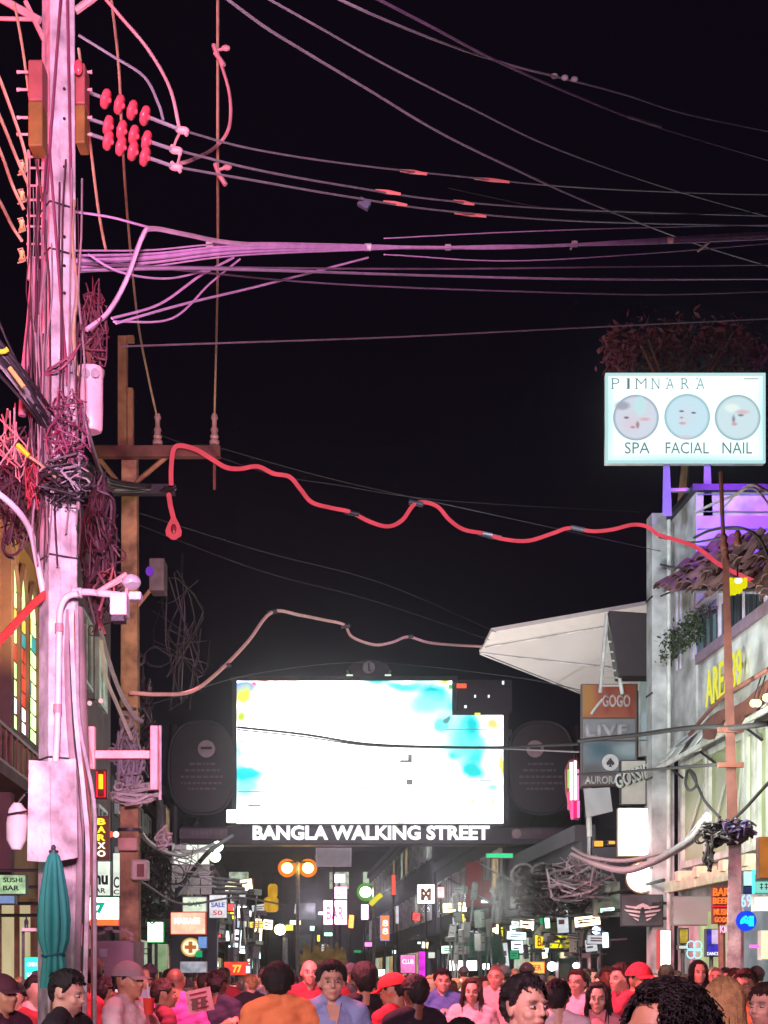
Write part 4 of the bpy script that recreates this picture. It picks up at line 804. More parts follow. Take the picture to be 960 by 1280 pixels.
MB().tube([P(463, 1131, 49), P(472, 1122, 49), P(477, 1118, 49)], .09, 6).build('banana_lamp', glow('yellow_rib', (236, 226, 24), 1.0), None, 'slanting yellow lamp right of the green glowing lamp', 'lamp')
luminaire('warm white lamp with pink rim above the orange shirt', 350, 1162, 33, 7, glow('hot_warm', (255, 246, 200), 16), (6, 10), post=1)
MB().pbox(357, 1156, 366, 1163, 33, .1).build('side_lamp', glow('yellow_lamp', (240, 226, 90), 1.6), None, 'small yellow lamp box right of the warm white lamp', 'lamp')
luminaire('round white lamp under the dark winged sign region, right mid street', 690, 1208, 31, 6, glow('hot_white', (255, 255, 255), 9), (8, -6), post=1)
luminaire('tiny white lamp left of the tall lit sign', 720, 1207, 29, 4, glow('hot_white', (255, 255, 255)), (5, -5), post=1)
luminaire('bluish spot lamp on a post in the right mid street', 745, 1163, 30, 5, glow('blue_white_spot', (190, 205, 255), 9), (6, -5), post=1)
for i, (x, y) in enumerate(((272, 1058), (269, 1071))):
    luminaire('floodlight head at the left end of the gate, %s of two' % ('upper', 'lower')[i], x, y, 36, 7, glow('flood_cream', (250, 252, 225), 6), (-20, 8), group='floodlights left of the gate')
# glazed bay lit grey white under the gate's left end
bay = thing('glazed_bay', 'grey white glazed upper bay of a bar left under the gate', 'facade', P(238, 1120, 33))
for j, (y0, y1) in enumerate(((1056, 1062), (1066, 1080), (1082, 1094), (1097, 1106), (1109, 1118))):
    for i in range(3):
        x0 = 218+i*15+(j > 2)*3; lit = (j == 1 or (j == 0 and i)) 
        MB().pbox(x0, y0, x0+13.5, y1, 33, .06).build('pane', glow('bay_lit', (236, 242, 226), 1.3, .2, 4) if lit else pbr('bay_dull', (178, 178, 172), .4, var=.2), bay)
MB().pbox(214, 1063, 266, 1065, 33, .2).pbox(214, 1080.5, 266, 1081.5, 33, .2).pbox(214, 1095, 266, 1096.5, 33, .3).pbox(214, 1107, 268, 1108.5, 33, .4).pbox(215, 1054, 217, 1120, 33, .2).build('frame', 'white', bay)
for i in range(4): MB().tube([P(268, 1098+i*6, 34.5), P(300+i*3, 1101+i*5, 34.5)], .05, 5).build('shade_slat', 'steel', bay)
MB().pbox(214, 1120, 270, 1215, 33.3, .2).build('lower_wall', 'farwall', bay)
# pennants, bunting, awnings
for i, (x0, y0, x1, y1, c, lab) in enumerate(((335, 1105, 347, 1122, (226, 170, 30), 'upper amber cloth lantern over the left street'), (330, 1121, 348, 1140, (230, 176, 20), 'lower amber cloth lantern over the left street'))):
    t = thing('cloth_lantern', lab, 'lantern', P((x0+x1)/2, y1, 41)); MB().lathe(P((x0+x1)/2, y1, 41), [((x1-x0)/2*41/F*f, (y1-y0)*41/F*h_) for f, h_ in ((.7, 0), (1, .15), (1, .85), (.6, 1))], 10).build('shade', glow('amber_cloth', c, .75, .3, 6), t)
    MB().tube([P((x0+x1)/2, y0, 41), P((x0+x1)/2, y0-6, 41)], .02, 4).build('cord', 'rubber', t)
rnd = random.Random(8)
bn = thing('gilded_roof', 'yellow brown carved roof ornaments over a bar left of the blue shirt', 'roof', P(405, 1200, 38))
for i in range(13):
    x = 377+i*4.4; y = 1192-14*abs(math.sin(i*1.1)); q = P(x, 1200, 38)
    MB().prism([P(x-3, 1200, 38), P(x+3, 1200, 38), P(x+2, y+4, 38), P(x+rnd.uniform(-3, 3), y-1, 38), P(x-2.5, y+3, 38)], (0, .15, 0)).build('ornament', glow('gold_glow', (140, 110, 60), .4, .5, 5), bn)  # light on the carvings is put in as a dim emission
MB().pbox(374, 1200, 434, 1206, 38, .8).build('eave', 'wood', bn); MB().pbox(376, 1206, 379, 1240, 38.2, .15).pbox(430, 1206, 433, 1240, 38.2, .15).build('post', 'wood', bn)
aw2 = thing('green_awning', 'dark green round fronted awning in the centre right street', 'awning', P(597, 1205, 38))
ag = pbr('bottle_green', (72, 112, 96), .7, var=.3, scale=3)
n_ = 16; m_ = MB()
for i in range(n_):
    a0, a1 = math.pi*i/n_, math.pi*(i+1)/n_
    f = lambda a, y, dy: P(597-34*math.cos(a), y, 38+dy-1.4*math.sin(a))
    m_.quad(f(a0, 1204, 0), f(a1, 1204, 0), f(a1, 1196, 0), f(a0, 1196, 0)); m_.quad(f(a0, 1196, 0), f(a1, 1196, 0), P(597-30*math.cos(a1), 1172-6*math.sin(a1), 38.2), P(597-30*math.cos(a0), 1172-6*math.sin(a0), 38.2))
ao = m_.build('canopy', ag, aw2); md = ao.modifiers.new('thickness', 'SOLIDIFY'); md.thickness = .03
ptext('GREEN BAR', 578, 1180, 616, 1188, 36.6, pbr('teal_print', (60, 150, 120), .6), aw2, bold=.02)
MB().pbox(564, 1204, 566, 1240, 38.1, .1).pbox(628, 1204, 630, 1240, 38.1, .1).build('post', 'steel', aw2)
rf = thing('sand_roof', 'sand coloured thatched roof cone over the yellow market sign', 'roof', P(690, 1168, 33))
MB().lathe(P(690, 1168, 33.3), [(.42, 0), (.34, .12), (.2, .28), (.05, .42)], 14).build('thatch', pbr('sand_thatch', (170, 160, 128), .9, var=.35, scale=14, bump=.6), rf)
MB().tube([P(668, 1168, 33.3), (P(668, 0, 33.3).x, 33.3, 0)], .04, 6).tube([P(708, 1168, 33.3), (P(708, 0, 33.3).x, 33.3, 0)], .04, 6).build('post', 'steel', rf)
MB().pbox(664, 1186.5, 712, 1190, 33, .5).build('shelf', 'dark', rf)
# ================================================================== BIG LEFT POLE
YP = 10.0; bx = P(73, 0, YP).x
pole = thing('utility_pole', 'big pale concrete utility pole lit pink and lilac at the left', 'pole', (bx, YP, 0))
def pole_mesh():
    m = MB(); a = R(33); ca, sa = math.cos(a), math.sin(a)
    prof = [(-1, -.9), (-.9, -1), (-.25, -1), (-.18, -.86), (.5, -.86), (.57, -1), (.9, -1), (1, -.9), (1, .9), (.9, 1), (-.9, 1), (-1, .9)]
    n = len(prof); zs = [0, 2, 4, 6, 8, 10, 12.5]
    for z in zs:
        h = .118-.0035*z
        for x, y in prof: m.v.append(Vector((bx+(x*ca-y*sa)*h, YP+(x*sa+y*ca)*h, z)))
    for i in range(len(zs)-1):
        for j in range(n): a_ = i*n+j; b_ = i*n+(j+1) % n; m.f.append((a_, b_, b_+n, a_+n))
    m.f.append(tuple(reversed(range(n)))); m.f.append(tuple((len(zs)-1)*n+j for j in range(n)))
    return m
pole_mesh().build('shaft', 'concrete', pole)
nf = Vector((math.sin(R(33)), -math.cos(R(33)), 0)); uf = Vector((math.cos(R(33)), math.sin(R(33)), 0))
for y in (118, 155, 215, 302, 338, 372, 560): 
    z = P(0, y, YP).z; c_ = Vector((bx, YP, z))+nf*(.118-.0035*z)*.87+uf*.012
    MB().lathe(c_, [(.011, 0), (.011, .006)], 10, nf).build('bolt_hole', 'hole', pole)
for y in (264, 322, 950, 700, 470):
    z = P(0, y, YP).z; h = (.118-.0035*z)+.004
    c4 = [Vector((bx, YP, z))+nf*(h*a)+uf*(h*b) for a, b in ((1, 1), (1, -1), (-1, -1), (-1, 1), (1, 1))]
    MB().tube([p+Vector((0, 0, 0)) for p in c4], .007, 5).build('strap', 'dark', pole)
# conduit, riser cables, guard plate
q = [P(98, 742, 9.8), P(84, 746, 9.82), P(76, 760, 9.82), P(74, 790, 9.82), P(72, 900, 9.82), P(69, 960, 9.82)]
MB().tube(smooth_path(q, 5), .022, 10).build('conduit', 'plate', pole)
for y in (785, 886): MB().lathe(P(74 if y < 800 else 72, y, 9.82), [(.029, -.03), (.029, .03)], 12).build('conduit_clamp', pbr('rosy_clamp', (196, 130, 140), .5), pole)
rnd = random.Random(31)
for i in range(5):
    x0 = 84+i*3.0+rnd.uniform(-1, 1); x1 = 99+i*4.6+rnd.uniform(-2, 2); rr_ = [.024, .011, .018, .009, .014][i]
    MB().tube(smooth_path([P(x0, 700+i*9, 9.98), P(x0+rnd.uniform(-2, 3), 800, 9.95), P(x0+3+rnd.uniform(-2, 2), 900, 9.93), P(x1+rnd.uniform(-3, 1), 1000, 9.9), P(x1+2, 1080, 9.9), P(x1+rnd.uniform(-3, 3), 1290, 9.9), (P(x1, 0, 9.9).x, 9.9, 0)], 4), rr_, 7).build('riser_cable', [pbr('mauve_grey_cable', (140, 122, 128), .6, var=.25, scale=9), M['rubber'], M['concrete'], M['rust'], M['cable']][i], pole)
MB().tube([P(108, 1095, 10.05), P(96, 760, 10.1)], .05, 8).build('cable_guard', pbr('grey_brown_sheet', (128, 112, 112), .6, var=.3, scale=4), pole)
MB().hexa([P(34, 1076, 9.62), P(64, 1078, 9.55), P(64, 1078, 9.62), P(36, 1076, 9.7), P(36, 950, 9.7), P(62, 952, 9.66), P(62, 952, 9.72), P(38, 950, 9.76)]).build('guard_plate', 'concrete', pole)
MB().hexa([P(64.5, 1078, 9.56), P(97, 1072, 9.72), P(97, 1072, 9.78), P(64.5, 1078, 9.63), P(62.5, 952, 9.66), P(95, 948, 9.8), P(95, 948, 9.86), P(62.5, 952, 9.72)]).build('guard_plate', 'concrete', pole)
# cross-arm ends either side (arms run towards the viewer)
for x0, x1, y0, y1, w_ in ((35, 53, 74, 182, 'left'), (94, 106, 78, 178, 'right')):
    MB().pbox(x0, y0+52, x1, y1, 9.7, .16).build('cross_arm', pbr('ochre_arm', (128, 96, 44), .6, var=.3, scale=6), pole, bevel=.01)
    MB().pbox(x0, y0, x1, y0+51, 9.7, .16).build('cross_arm', pbr('rosy_arm', (150, 84, 80), .6, var=.3, scale=6), pole, bevel=.01)
    for yy in (90, 112, 147, 168):
        q = P(x0 if w_ == 'left' else x1, yy, 9.8); d = Vector((-.075 if w_ == 'left' else .05, 0, 0))
        MB().tube([q, q+d*.6, q+d], [.009, .009, .013], 7).build('pin', pbr('rosy_porcelain', (230, 170, 170), .4), pole)
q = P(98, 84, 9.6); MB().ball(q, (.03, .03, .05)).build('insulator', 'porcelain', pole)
# bracing arms at the top
for a, b, r_ in (((-20, -14), (50, 26), .028), ((-10, 23), (48, 24), .014), ((152, -28), (94, 14), .026), ((32, 2), (60, 60), .018)):
    MB().tube([P(*a, 10), P(*b, 10)], r_, 7).build('brace', pbr('rosy_steel', (205, 150, 150), .5), pole)
# secondary rack with spools
rk = thing('spool_rack', 'rack of small spool insulators strapped to the left side of the big pole', 'rack', P(38, 350, 9.9))
for x in (36, 47): MB().tube([P(x, 188, 9.9), P(x, 350, 9.9)], .012, 6).build('upright', pbr('rosy_steel', (205, 150, 150)), rk)
MB().tube([P(44, 195, 9.9), P(53, 250, 9.85)], .01, 5).build('strut', 'rust', rk)
for y in (196, 210, 232, 250, 270, 283, 305, 322): MB().tube([P(33, y, 9.9), P(55, y, 9.92)], .008, 5).build('rung', pbr('rosy_steel', (205, 150, 150)), rk)
for y in (210, 246, 282, 320):
    MB().lathe(P(27, y, 9.85), [(.022, -.03), (.012, -.008), (.012, .008), (.022, .03)], 10).build('spool', pbr('cream_spool', (240, 190, 120), .3), rk)
    MB().tube([P(22, y-8, 9.85), P(28, y-10, 9.85), P(32, y+6, 9.85), P(22, y+9, 9.85)], .006, 5).build('wire_tie', 'tan_cable', rk)
MB().tube([P(44, 325, 9.9), P(38, 400, 9.9), P(30, 470, 9.9), P(28, 520, 9.9)], .028, 8).build('riser_pipe', pbr('mauve_pipe', (168, 112, 128), .6), rk)
# three insulator strings
ns = 0
for (pts_, tail, w_) in (([(133, 124), (150, 131), (166, 138), (182, 145)], (228, 163), 'top'), ([(136, 157), (153, 163), (168, 169), (184, 176)], (220, 188), 'middle'), ([(136, 176), (152, 183), (167, 189), (182, 196)], (220, 209), 'bottom')):
    isx = thing('insulator_string', '%s string of four rosy disc insulators right of the big pole' % w_, 'insulator', P(*pts_[0], 10), None)
    d = (P(*pts_[-1], 10)-P(*pts_[0], 10)).normalized()
    MB().tube([P(98, pts_[0][1]-13, 10), P(*pts_[0], 10)-d*.04], .012, 6).build('anchor_rod', 'cable', isx)
    for p in pts_:
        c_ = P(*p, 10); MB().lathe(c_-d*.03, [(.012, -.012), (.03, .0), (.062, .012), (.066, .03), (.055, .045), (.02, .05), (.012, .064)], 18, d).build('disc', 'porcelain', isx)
    MB().tube([P(*pts_[-1], 10), P(*tail, 10.1)], .013, 6).build('dead_end_rod', 'cable', isx)
    MB().ball(P(*tail, 10.1), (.05, .03, .025)).tube([P(tail[0]-6, tail[1]-6, 10.1), P(tail[0]+6, tail[1]+6, 10.1)], .014, 6).build('clamp', pbr('rosy_porcelain', (230, 170, 170)), isx)
rosyc = pbr('rosy_cable', (205, 150, 150), .5)
wire('rosy jumper cable curving from the top brace down to the insulator clamps', [(128, -6, 10), (150, 20, 10), (185, 62, 10), (212, 110, 10), (224, 160, 10.1)], .013, rosyc)
wire('thinner dusky jumper behind the rosy one, ending at the same clamps', [(98, 44, 10), (140, 70, 10.1), (180, 96, 10.1), (198, 130, 10.1), (204, 150, 10.1)], .010, 'cable')
wire('short rosy link between the three insulator clamps', [(226, 163, 10.1), (218, 182, 10.1), (224, 195, 10.1), (220, 209, 10.1)], .009, rosyc)
wire('hooked jumper right of the insulators, joining the long vertical drop wire', [(268, 66, 12), (276, 80, 12), (287, 120, 12), (286, 160, 12), (268, 185, 12), (240, 200, 10.4), (222, 205, 10.1)], .014, rosyc)
for y0_, x_, w_ in ((56, 268, 'upper'), (205, 270, 'lower')):
    t = thing('line_clamp', '%s rosy clamp on the long vertical drop wire' % w_, 'clamp', P(x_, y0_+20, 12))
    MB().tube([P(x_-1, y0_, 12), P(x_+4, y0_+14, 12), P(x_+12, y0_+26, 12)], .02, 6).build('jaw', rosyc, t); MB().ball(P(x_+14, y0_+4, 12), (.04, .02, .025)).tube([P(x_, y0_+8, 12), P(x_+14, y0_+4, 12)], .012, 6).build('bolt', rosyc, t)
rnd = random.Random(41); m = MB(); m2 = MB()
for i in range(26):
    xx = rnd.choice([rnd.uniform(34, 56), rnd.uniform(34, 60), rnd.uniform(88, 112), rnd.uniform(60, 96)]); y0_ = rnd.uniform(180, 420); y1_ = rnd.uniform(560, 760); pts = []
    for j in range(7):
        t = j/6; pts.append(P(xx+(1-t)*rnd.uniform(-3, 3)+t*rnd.uniform(-9, 12), y0_+(y1_-y0_)*t, 9.82+rnd.uniform(-.03, .03)))
    (m if i % 3 else m2).tube(smooth_path(pts, 3), rnd.uniform(.003, .008), 5)
m.build('cable_bundle', pbr('dusk_cable', (70, 44, 54), .6), None, 'dark service cables running down along the big pole', 'cable bundle', None, 'stuff'); m2.build('cable_bundle', pbr('mauve_grey_cable', (140, 122, 128)), None, 'mauve grey service cables running down along the big pole', 'cable bundle', None, 'stuff')
# box wrapped in plastic hanging by the pole
bg = thing('wrapped_cylinder', 'pale pink plastic wrapped cylinder hanging right of the big pole', 'junction case', P(113, 540, 10.1))
m = MB(); c_ = P(113, 540, 10.1); n_ = 20
for i, (h_, r_) in enumerate(((0, .07), (.02, .082), (.12, .085), (.25, .088), (.38, .092), (.42, .098), (.44, .094))):
    for j in range(n_):
        a = 2*math.pi*j/n_; rr = r_*(1+.05*math.sin(a*5+i)+.02*math.sin(a*9)); m.v.append(c_+Vector((rr*math.cos(a), rr*math.sin(a), h_)))
for i in range(6):
    for j in range(n_): a_ = i*n_+j; b_ = i*n_+(j+1) % n_; m.f.append((a_, b_, b_+n_, a_+n_))
m.f.append(tuple(reversed(range(n_)))); m.f.append(tuple(6*n_+j for j in range(n_))); m.smooth = True
m.build('case', 'plastic', bg)
for x in (107, 119): MB().lathe(P(x, 466, 9.98), [(.03, 0), (.03, .01)], 14, (0, -1, -.6)).build('top_ring', 'cable', bg)
MB().tube([P(113, 461, 10.1), P(108, 430, 10.1), P(98, 425, 10)], .018, 6).build('hanger', 'rust', bg)
# arm with camera box
cb = thing('camera_arm', 'pale lilac pipe arm carrying a square camera housing from the big pole', 'camera', P(150, 768, 9.9))
MB().tube(smooth_path([P(92, 742, 9.9), P(106, 740, 9.9), P(130, 742, 9.85), P(150, 744, 9.85)], 4), .024, 10).build('arm', 'plate', cb)
MB().lathe(P(97, 741, 9.9), [(.036, -.03), (.036, .03)], 14, (1, 0, 0)).build('flange', 'plate', cb)
MB().pbox(137, 740, 158, 768, 9.8, .14).build('housing', 'plate', cb, bevel=.008)
MB().pbox(139, 768.5, 155, 776, 9.84, .1).build('lens_hood', 'dark', cb)
MB().lathe(P(163, 720, 9.9), [(.03, 0), (.062, .03), (.066, .06), (.05, .08)], 16, (.2, -.3, -1)).build('dome', pbr('dome_plastic', (175, 168, 180), .25), cb)
MB().tube([P(158, 718, 9.9), P(120, 742, 9.85)], .02, 8).tube([P(120, 742, 9.85), P(160, 722, 9.9)], .01, 6).build('stay', rosyc, cb)
MB().pbox(160, 739, 176, 749, 9.9, .1).build('end_cap', 'plate', cb, bevel=.01); MB().tube([P(158, 736, 9.9), P(158, 770, 9.88)], .012, 6).build('rod', rosyc, cb)
# rosy H bracket
hb = thing('h_bracket', 'pink painted steel H bracket spanning between the two left poles', 'bracket', P(150, 985, 10.4))
MB().tube([P(104, 908, 10.2), P(112, 955, 10.3), P(112, 960, 10.3)], .03, 4).pbox(108, 908, 118, 961, 10.3, .06).build('upright', rosyc, hb)
MB().pbox(118.5, 938, 187, 948, 10.32, .06).build('bar', rosyc, hb, bevel=.005)
MB().pbox(187.5, 907, 197, 987, 10.3, .06).build('upright', pbr('hot_rosy', (236, 130, 140), .5), hb, bevel=.006)
MB().tube([P(200, 907, 10.5), P(200, 1000, 10.5)], .012, 6).build('rod', 'cable', hb)
# red rubber tube and pale pipe crossing the hall
MB().tube(smooth_path([P(-20, 822, 9.3), P(10, 790, 9.5), P(40, 757, 9.8), P(58, 742, 9.95)], 4), .028, 8).build('red_pipe', pbr('red_lacquer', (226, 66, 60), .4), None, 'thick red pipe slanting from the left edge up to the big pole', 'pipe')
MB().tube(smooth_path([P(-10, 610, 9.5), P(20, 636, 9.6), P(38, 664, 9.8), P(46, 700, 9.9), P(54, 742, 9.95)], 4), .022, 8).build('pale_pipe', 'plate', None, 'pale lilac pipe bending from the left edge down beside the big pole', 'pipe')
# ================================================================== SECOND POLE
Y2 = 18.0; b2x = P(163, 0, Y2).x
p2 = thing('brown_pole', 'brown weathered second utility pole with timber cross arm behind the big one', 'pole', (b2x, Y2, 0))
brn = pbr('brown_concrete', (164, 128, 92), .8, var=.35, scale=5, bump=.4, dirt=(96, 70, 54))
MB().hexa([(b2x-.13, Y2-.1, 0), (b2x+.13, Y2-.1, 0), (b2x+.13, Y2+.1, 0), (b2x-.13, Y2+.1, 0), (b2x-.10, Y2-.08, P(0, 565, Y2).z), (b2x+.09, Y2-.08, P(0, 565, Y2).z), (b2x+.09, Y2+.08, P(0, 565, Y2).z), (b2x-.1, Y2+.08, P(0, 565, Y2).z)]).build('shaft', brn, p2, bevel=.015)
MB().pbox(147, 419, 158, 562, Y2-.16, .12).build('top_timber', 'wood', p2, bevel=.008); MB().pbox(159, 484, 166, 562, Y2-.1, .1).build('top_timber', 'wood', p2, bevel=.008)
MB().pbox(158, 419, 167, 426, Y2-.12, .08).build('cap_bracket', 'wood', p2)
MB().pbox(118, 556, 275, 570, Y2-.3, .12).build('cross_arm', pbr('rust_timber', (104, 66, 56), .8, var=.4, scale=5), p2, bevel=.008)
MB().pbox(140, 605, 218, 617, Y2-.28, .1).build('cross_arm', 'dark', p2)
MB().tube([P(214, 566, Y2-.2), P(170, 603, Y2-.15)], .03, 6).build('brace', 'wood', p2); MB().tube([P(118, 566, Y2-.2), P(150, 606, Y2-.15)], .03, 6).build('brace', 'wood', p2)
for x in (197, 268):
    i_ = MB().lathe(P(x, 556, Y2-.24), [(.06, 0), (.065, .04), (.04, .07), (.055, .1), (.035, .14), (.05, .18), (.03, .22), (.03, .3), (.045, .33), (.03, .38)], 14).build('insulator', pbr('dusty_porcelain', (170, 136, 128), .4, var=.3), p2)
MB().tube([P(268, 570, Y2-.24), P(268, 612, Y2-.24)], .02, 6).build('arm_pin', 'rust', p2)
for y, w_, h_, nm_ in ((1047, 24, 16, 'junction_box'), ): MB().pbox(147, y, 171, y+h_, Y2-.3, .16).build(nm_, pbr('flesh_box', (196, 150, 138), .6), p2, bevel=.01)
mb_ = MB().pbox(163, 1074, 184, 1100, Y2-.4, .22).build('meter_box', pbr('bone_plastic', (190, 170, 160), .4), p2, bevel=.03); MB().pbox(171, 1080, 180, 1096, Y2-.42, .015).build('meter_window', 'rust', mb_)
MB().lathe(P(163, 1040, Y2), [(.16, 0), (.16, .04)], 14).lathe(P(163, 890, Y2), [(.13, 0), (.13, .04)], 14).build('strap', 'dark', p2)
MB().pbox(186, 697, 205, 738, Y2-.1, .3).build('street_lamp_head', pbr('weathered_grey', (96, 84, 86), .7, var=.4), p2, bevel=.02)
MB().tube([P(190, 735, Y2), P(170, 760, Y2)], .025, 6).build('lamp_arm', 'wood', p2)
MB().ball(P(187, 714, Y2-.2), (.05, .04, .06)).build('photocell', glow('violet_dot', (130, 60, 200), .8), p2)
# red rope light across the street and its pod
rl1 = [(214, 606, 17.5), (214, 585, 17.5), (217, 562, 17.5), (226, 557, 17.5), (245, 562, 17.5), (262, 572, 17.5), (282, 584, 17.8), (300, 586, 18.4), (322, 583, 18.6), (342, 592, 18.8), (362, 596, 19), (376, 612, 19.1), (390, 628, 19.3), (415, 635, 19.5), (438, 640, 19.7), (462, 652, 19.9), (485, 658, 20), (503, 650, 20.1), (520, 629, 20.2), (545, 632, 20.3), (562, 650, 20.4), (580, 662, 20.5), (606, 667, 20.6), (630, 674, 20.7), (660, 676, 20.8), (690, 667, 20.9), (712, 660, 21), (740, 664, 21.1), (765, 662, 21.2), (790, 656, 21.3), (808, 658, 21.4), (822, 668, 21.5)]
rope = glow('red_rope_light', (232, 78, 96), .95, .15, 3)
wire('wavy red rope light strung across the street from the second pole', rl1, .028, rope, 'rope_light', 'rope light', sub=5, n=8)
wire('straight tail of red rope light running down before the tiled roof', [(822, 668, 20.5), (868, 683, 20.3), (900, 706, 19.6), (945, 728, 18.4)], .028, rope, 'rope_light', 'rope light', n=8)
for x, y, Y in ((440, 641, 19.7), (607, 668, 20.6), (618, 671, 20.7), (520, 629, 20.2), (722, 661, 21)): MB().lathe(P(x, y, Y), [(.036, -.1), (.036, .1)], 10, (1, 0, -.2)).build('rope_joiner', 'dark', None, 'dark joiner sleeve on the red rope light, %s' % {440: 'at its first straight stretch', 607: 'left one of the close pair', 618: 'right one of the close pair', 520: 'at the crest in the middle', 722: 'near the right building'}[x], 'sleeve')
pod = thing('rope_light_pod', 'small red glowing loop pod hanging under the second pole cross arm', 'lamp', P(217, 676, 17.5))
MB().tube([P(211, 618, 17.6), P(213, 632, 17.5), P(217, 648, 17.5)], .03, 8).build('lead', rope, pod)
MB().lathe(P(217, 674, 17.5), [(.03, 0), (.095, .05), (.1, .1), (.07, .18), (.03, .26)], 14).build('body', rope, pod)
MB().ball(P(217, 661, 17.38), (.035, .02, .06)).build('lens', pbr('dark_red_lens', (120, 40, 50), .3), pod)
wire('dull pink hose sagging from the second pole toward the white canopy', [(163, 866, 17.8), (200, 868, 18.2), (240, 864, 19), (275, 838, 20), (310, 802, 21), (340, 765, 22), (375, 769, 23), (405, 775, 24), (430, 781, 24.5), (440, 796, 25), (468, 806, 25.6), (490, 803, 26), (510, 796, 26.5), (535, 803, 27), (565, 806, 28), (602, 808, 30)], .026, 'pink_hose', 'overhead_hose', 'hose', sub=5, n=7)
for x, y, Y in ((340, 765, 22), (282, 833, 20.2), (432, 783, 24.5), (511, 796, 26.5)): MB().lathe(P(x, y, Y), [(.036, -.08), (.036, .08)], 10, (1, 0, .2)).build('hose_joiner', 'dark', None, 'dark joiner on the dull pink hose %s' % {340: 'at its highest peak', 282: 'on its rising left slope', 432: 'above the screen crest', 511: 'at its last small crest'}[x], 'sleeve')
# ================================================================== RIGHT POLE
Y3 = 17.0; b3x = P(913, 0, Y3).x
p3 = thing('right_pole', 'slim red brown steel pole on a grey concrete base before the right building', 'pole', (b3x, Y3, 0))
MB().hexa([P(904, 1220, Y3-.08)-Vector((0, 0, 1.63)), P(926, 1220, Y3-.08)-Vector((0, 0, 1.63)), P(926, 1220, Y3+.1)-Vector((0, 0, 1.63)), P(904, 1220, Y3+.1)-Vector((0, 0, 1.63)), P(911, 1040, Y3-.08), P(927, 1040, Y3-.08), P(927, 1040, Y3+.1), P(911, 1040, Y3+.1)]).build('base_shaft', 'concrete', p3, bevel=.01)
rb = pbr('red_brown_steel', (108, 64, 60), .6, .1, var=.3, scale=7)
MB().hexa([P(909, 1040, Y3-.06), P(923, 1040, Y3-.06), P(923, 1040, Y3+.06), P(909, 1040, Y3+.06), P(903, 700, Y3-.06), P(911, 700, Y3-.06), P(911, 700, Y3+.06), P(903, 700, Y3+.06)]).build('shaft', rb, p3)
MB().tube([P(905, 705, Y3), P(901, 590, Y3)], .026, 7).build('top_rod', rb, p3)
for y in (912, 956, 1028): MB().pbox(898, y-3, 930, y+3, Y3-.12, .05).build('clamp', 'rust', p3)
for x, y in ((905, 672), (922, 668), (907, 690)): MB().lathe(P(x, y+14, Y3-.02), [(.04, 0), (.05, .05), (.03, .09), (.045, .13), (.02, .18)], 12).build('insulator', 'rust', p3)
wire('black loop cable arching over the right pole before the violet lit wall', [(868, 672, 18), (885, 664, 17.6), (905, 660, 17), (930, 661, 16.8), (950, 674, 16.6), (962, 700, 16.5)], .018, 'rubber')
wire('thin dark cable along the pale side of the violet lit wall', [(824, 672, 23.5), (850, 676, 22.6), (868, 678, 22), (905, 672, 17.2)], .016, 'rubber')
wire('dark cable entering the pier just above the tiled eave', [(826, 706, 23.8), (850, 710, 22.5), (872, 708, 21.6)], .018, 'rubber')
wire('dark cable drooping from the pier to the end of the tiled eave', [(826, 745, 23.6), (838, 740, 23), (850, 733, 22.4), (862, 712, 22)], .016, 'rubber')
wire('thick black cable crossing from the stacked sign to the right pole', [(724, 926, 25.5), (760, 922, 23), (800, 918, 21), (850, 911, 19), (890, 908, 17.6), (912, 910, 16.9), (962, 904, 15.5)], .034, 'rubber', n=7)
wire('slimmer black cable below the thick one, ending at the right pole', [(722, 968, 25.5), (780, 965, 23), (840, 960, 20), (905, 955, 16.9)], .022, 'rubber')
wire('grey hose drooping from the black tangle to the left of the square light box', [(884, 1022, 17), (868, 1046, 17.8), (845, 1062, 19), (815, 1078, 20.5), (780, 1088, 22), (745, 1080, 24), (716, 1068, 26)], .055, 'cable', 'overhead_hose', 'hose', n=8)
wire('second grey hose lying just above the drooping one', [(884, 1018, 17), (850, 1056, 19), (812, 1070, 20.6), (775, 1076, 22.2), (735, 1070, 24.4), (716, 1060, 26)], .03, 'cable', 'overhead_hose', 'hose', n=7)
wire('loop of dark cable hanging on the olive panels of the corner building', [(862, 962, 19), (868, 968, 18.8), (870, 982, 18.6), (862, 988, 18.6), (857, 978, 18.7), (861, 963, 19), (873, 985, 18.5), (880, 1000, 18), (892, 1014, 17.4), (900, 1022, 17.1)], .02, 'rubber')
wire('slanting dark cable from the right pole up to the right photo edge', [(912, 1028, 16.9), (930, 1012, 16.4), (950, 990, 16), (964, 975, 15.6)], .02, 'rubber')
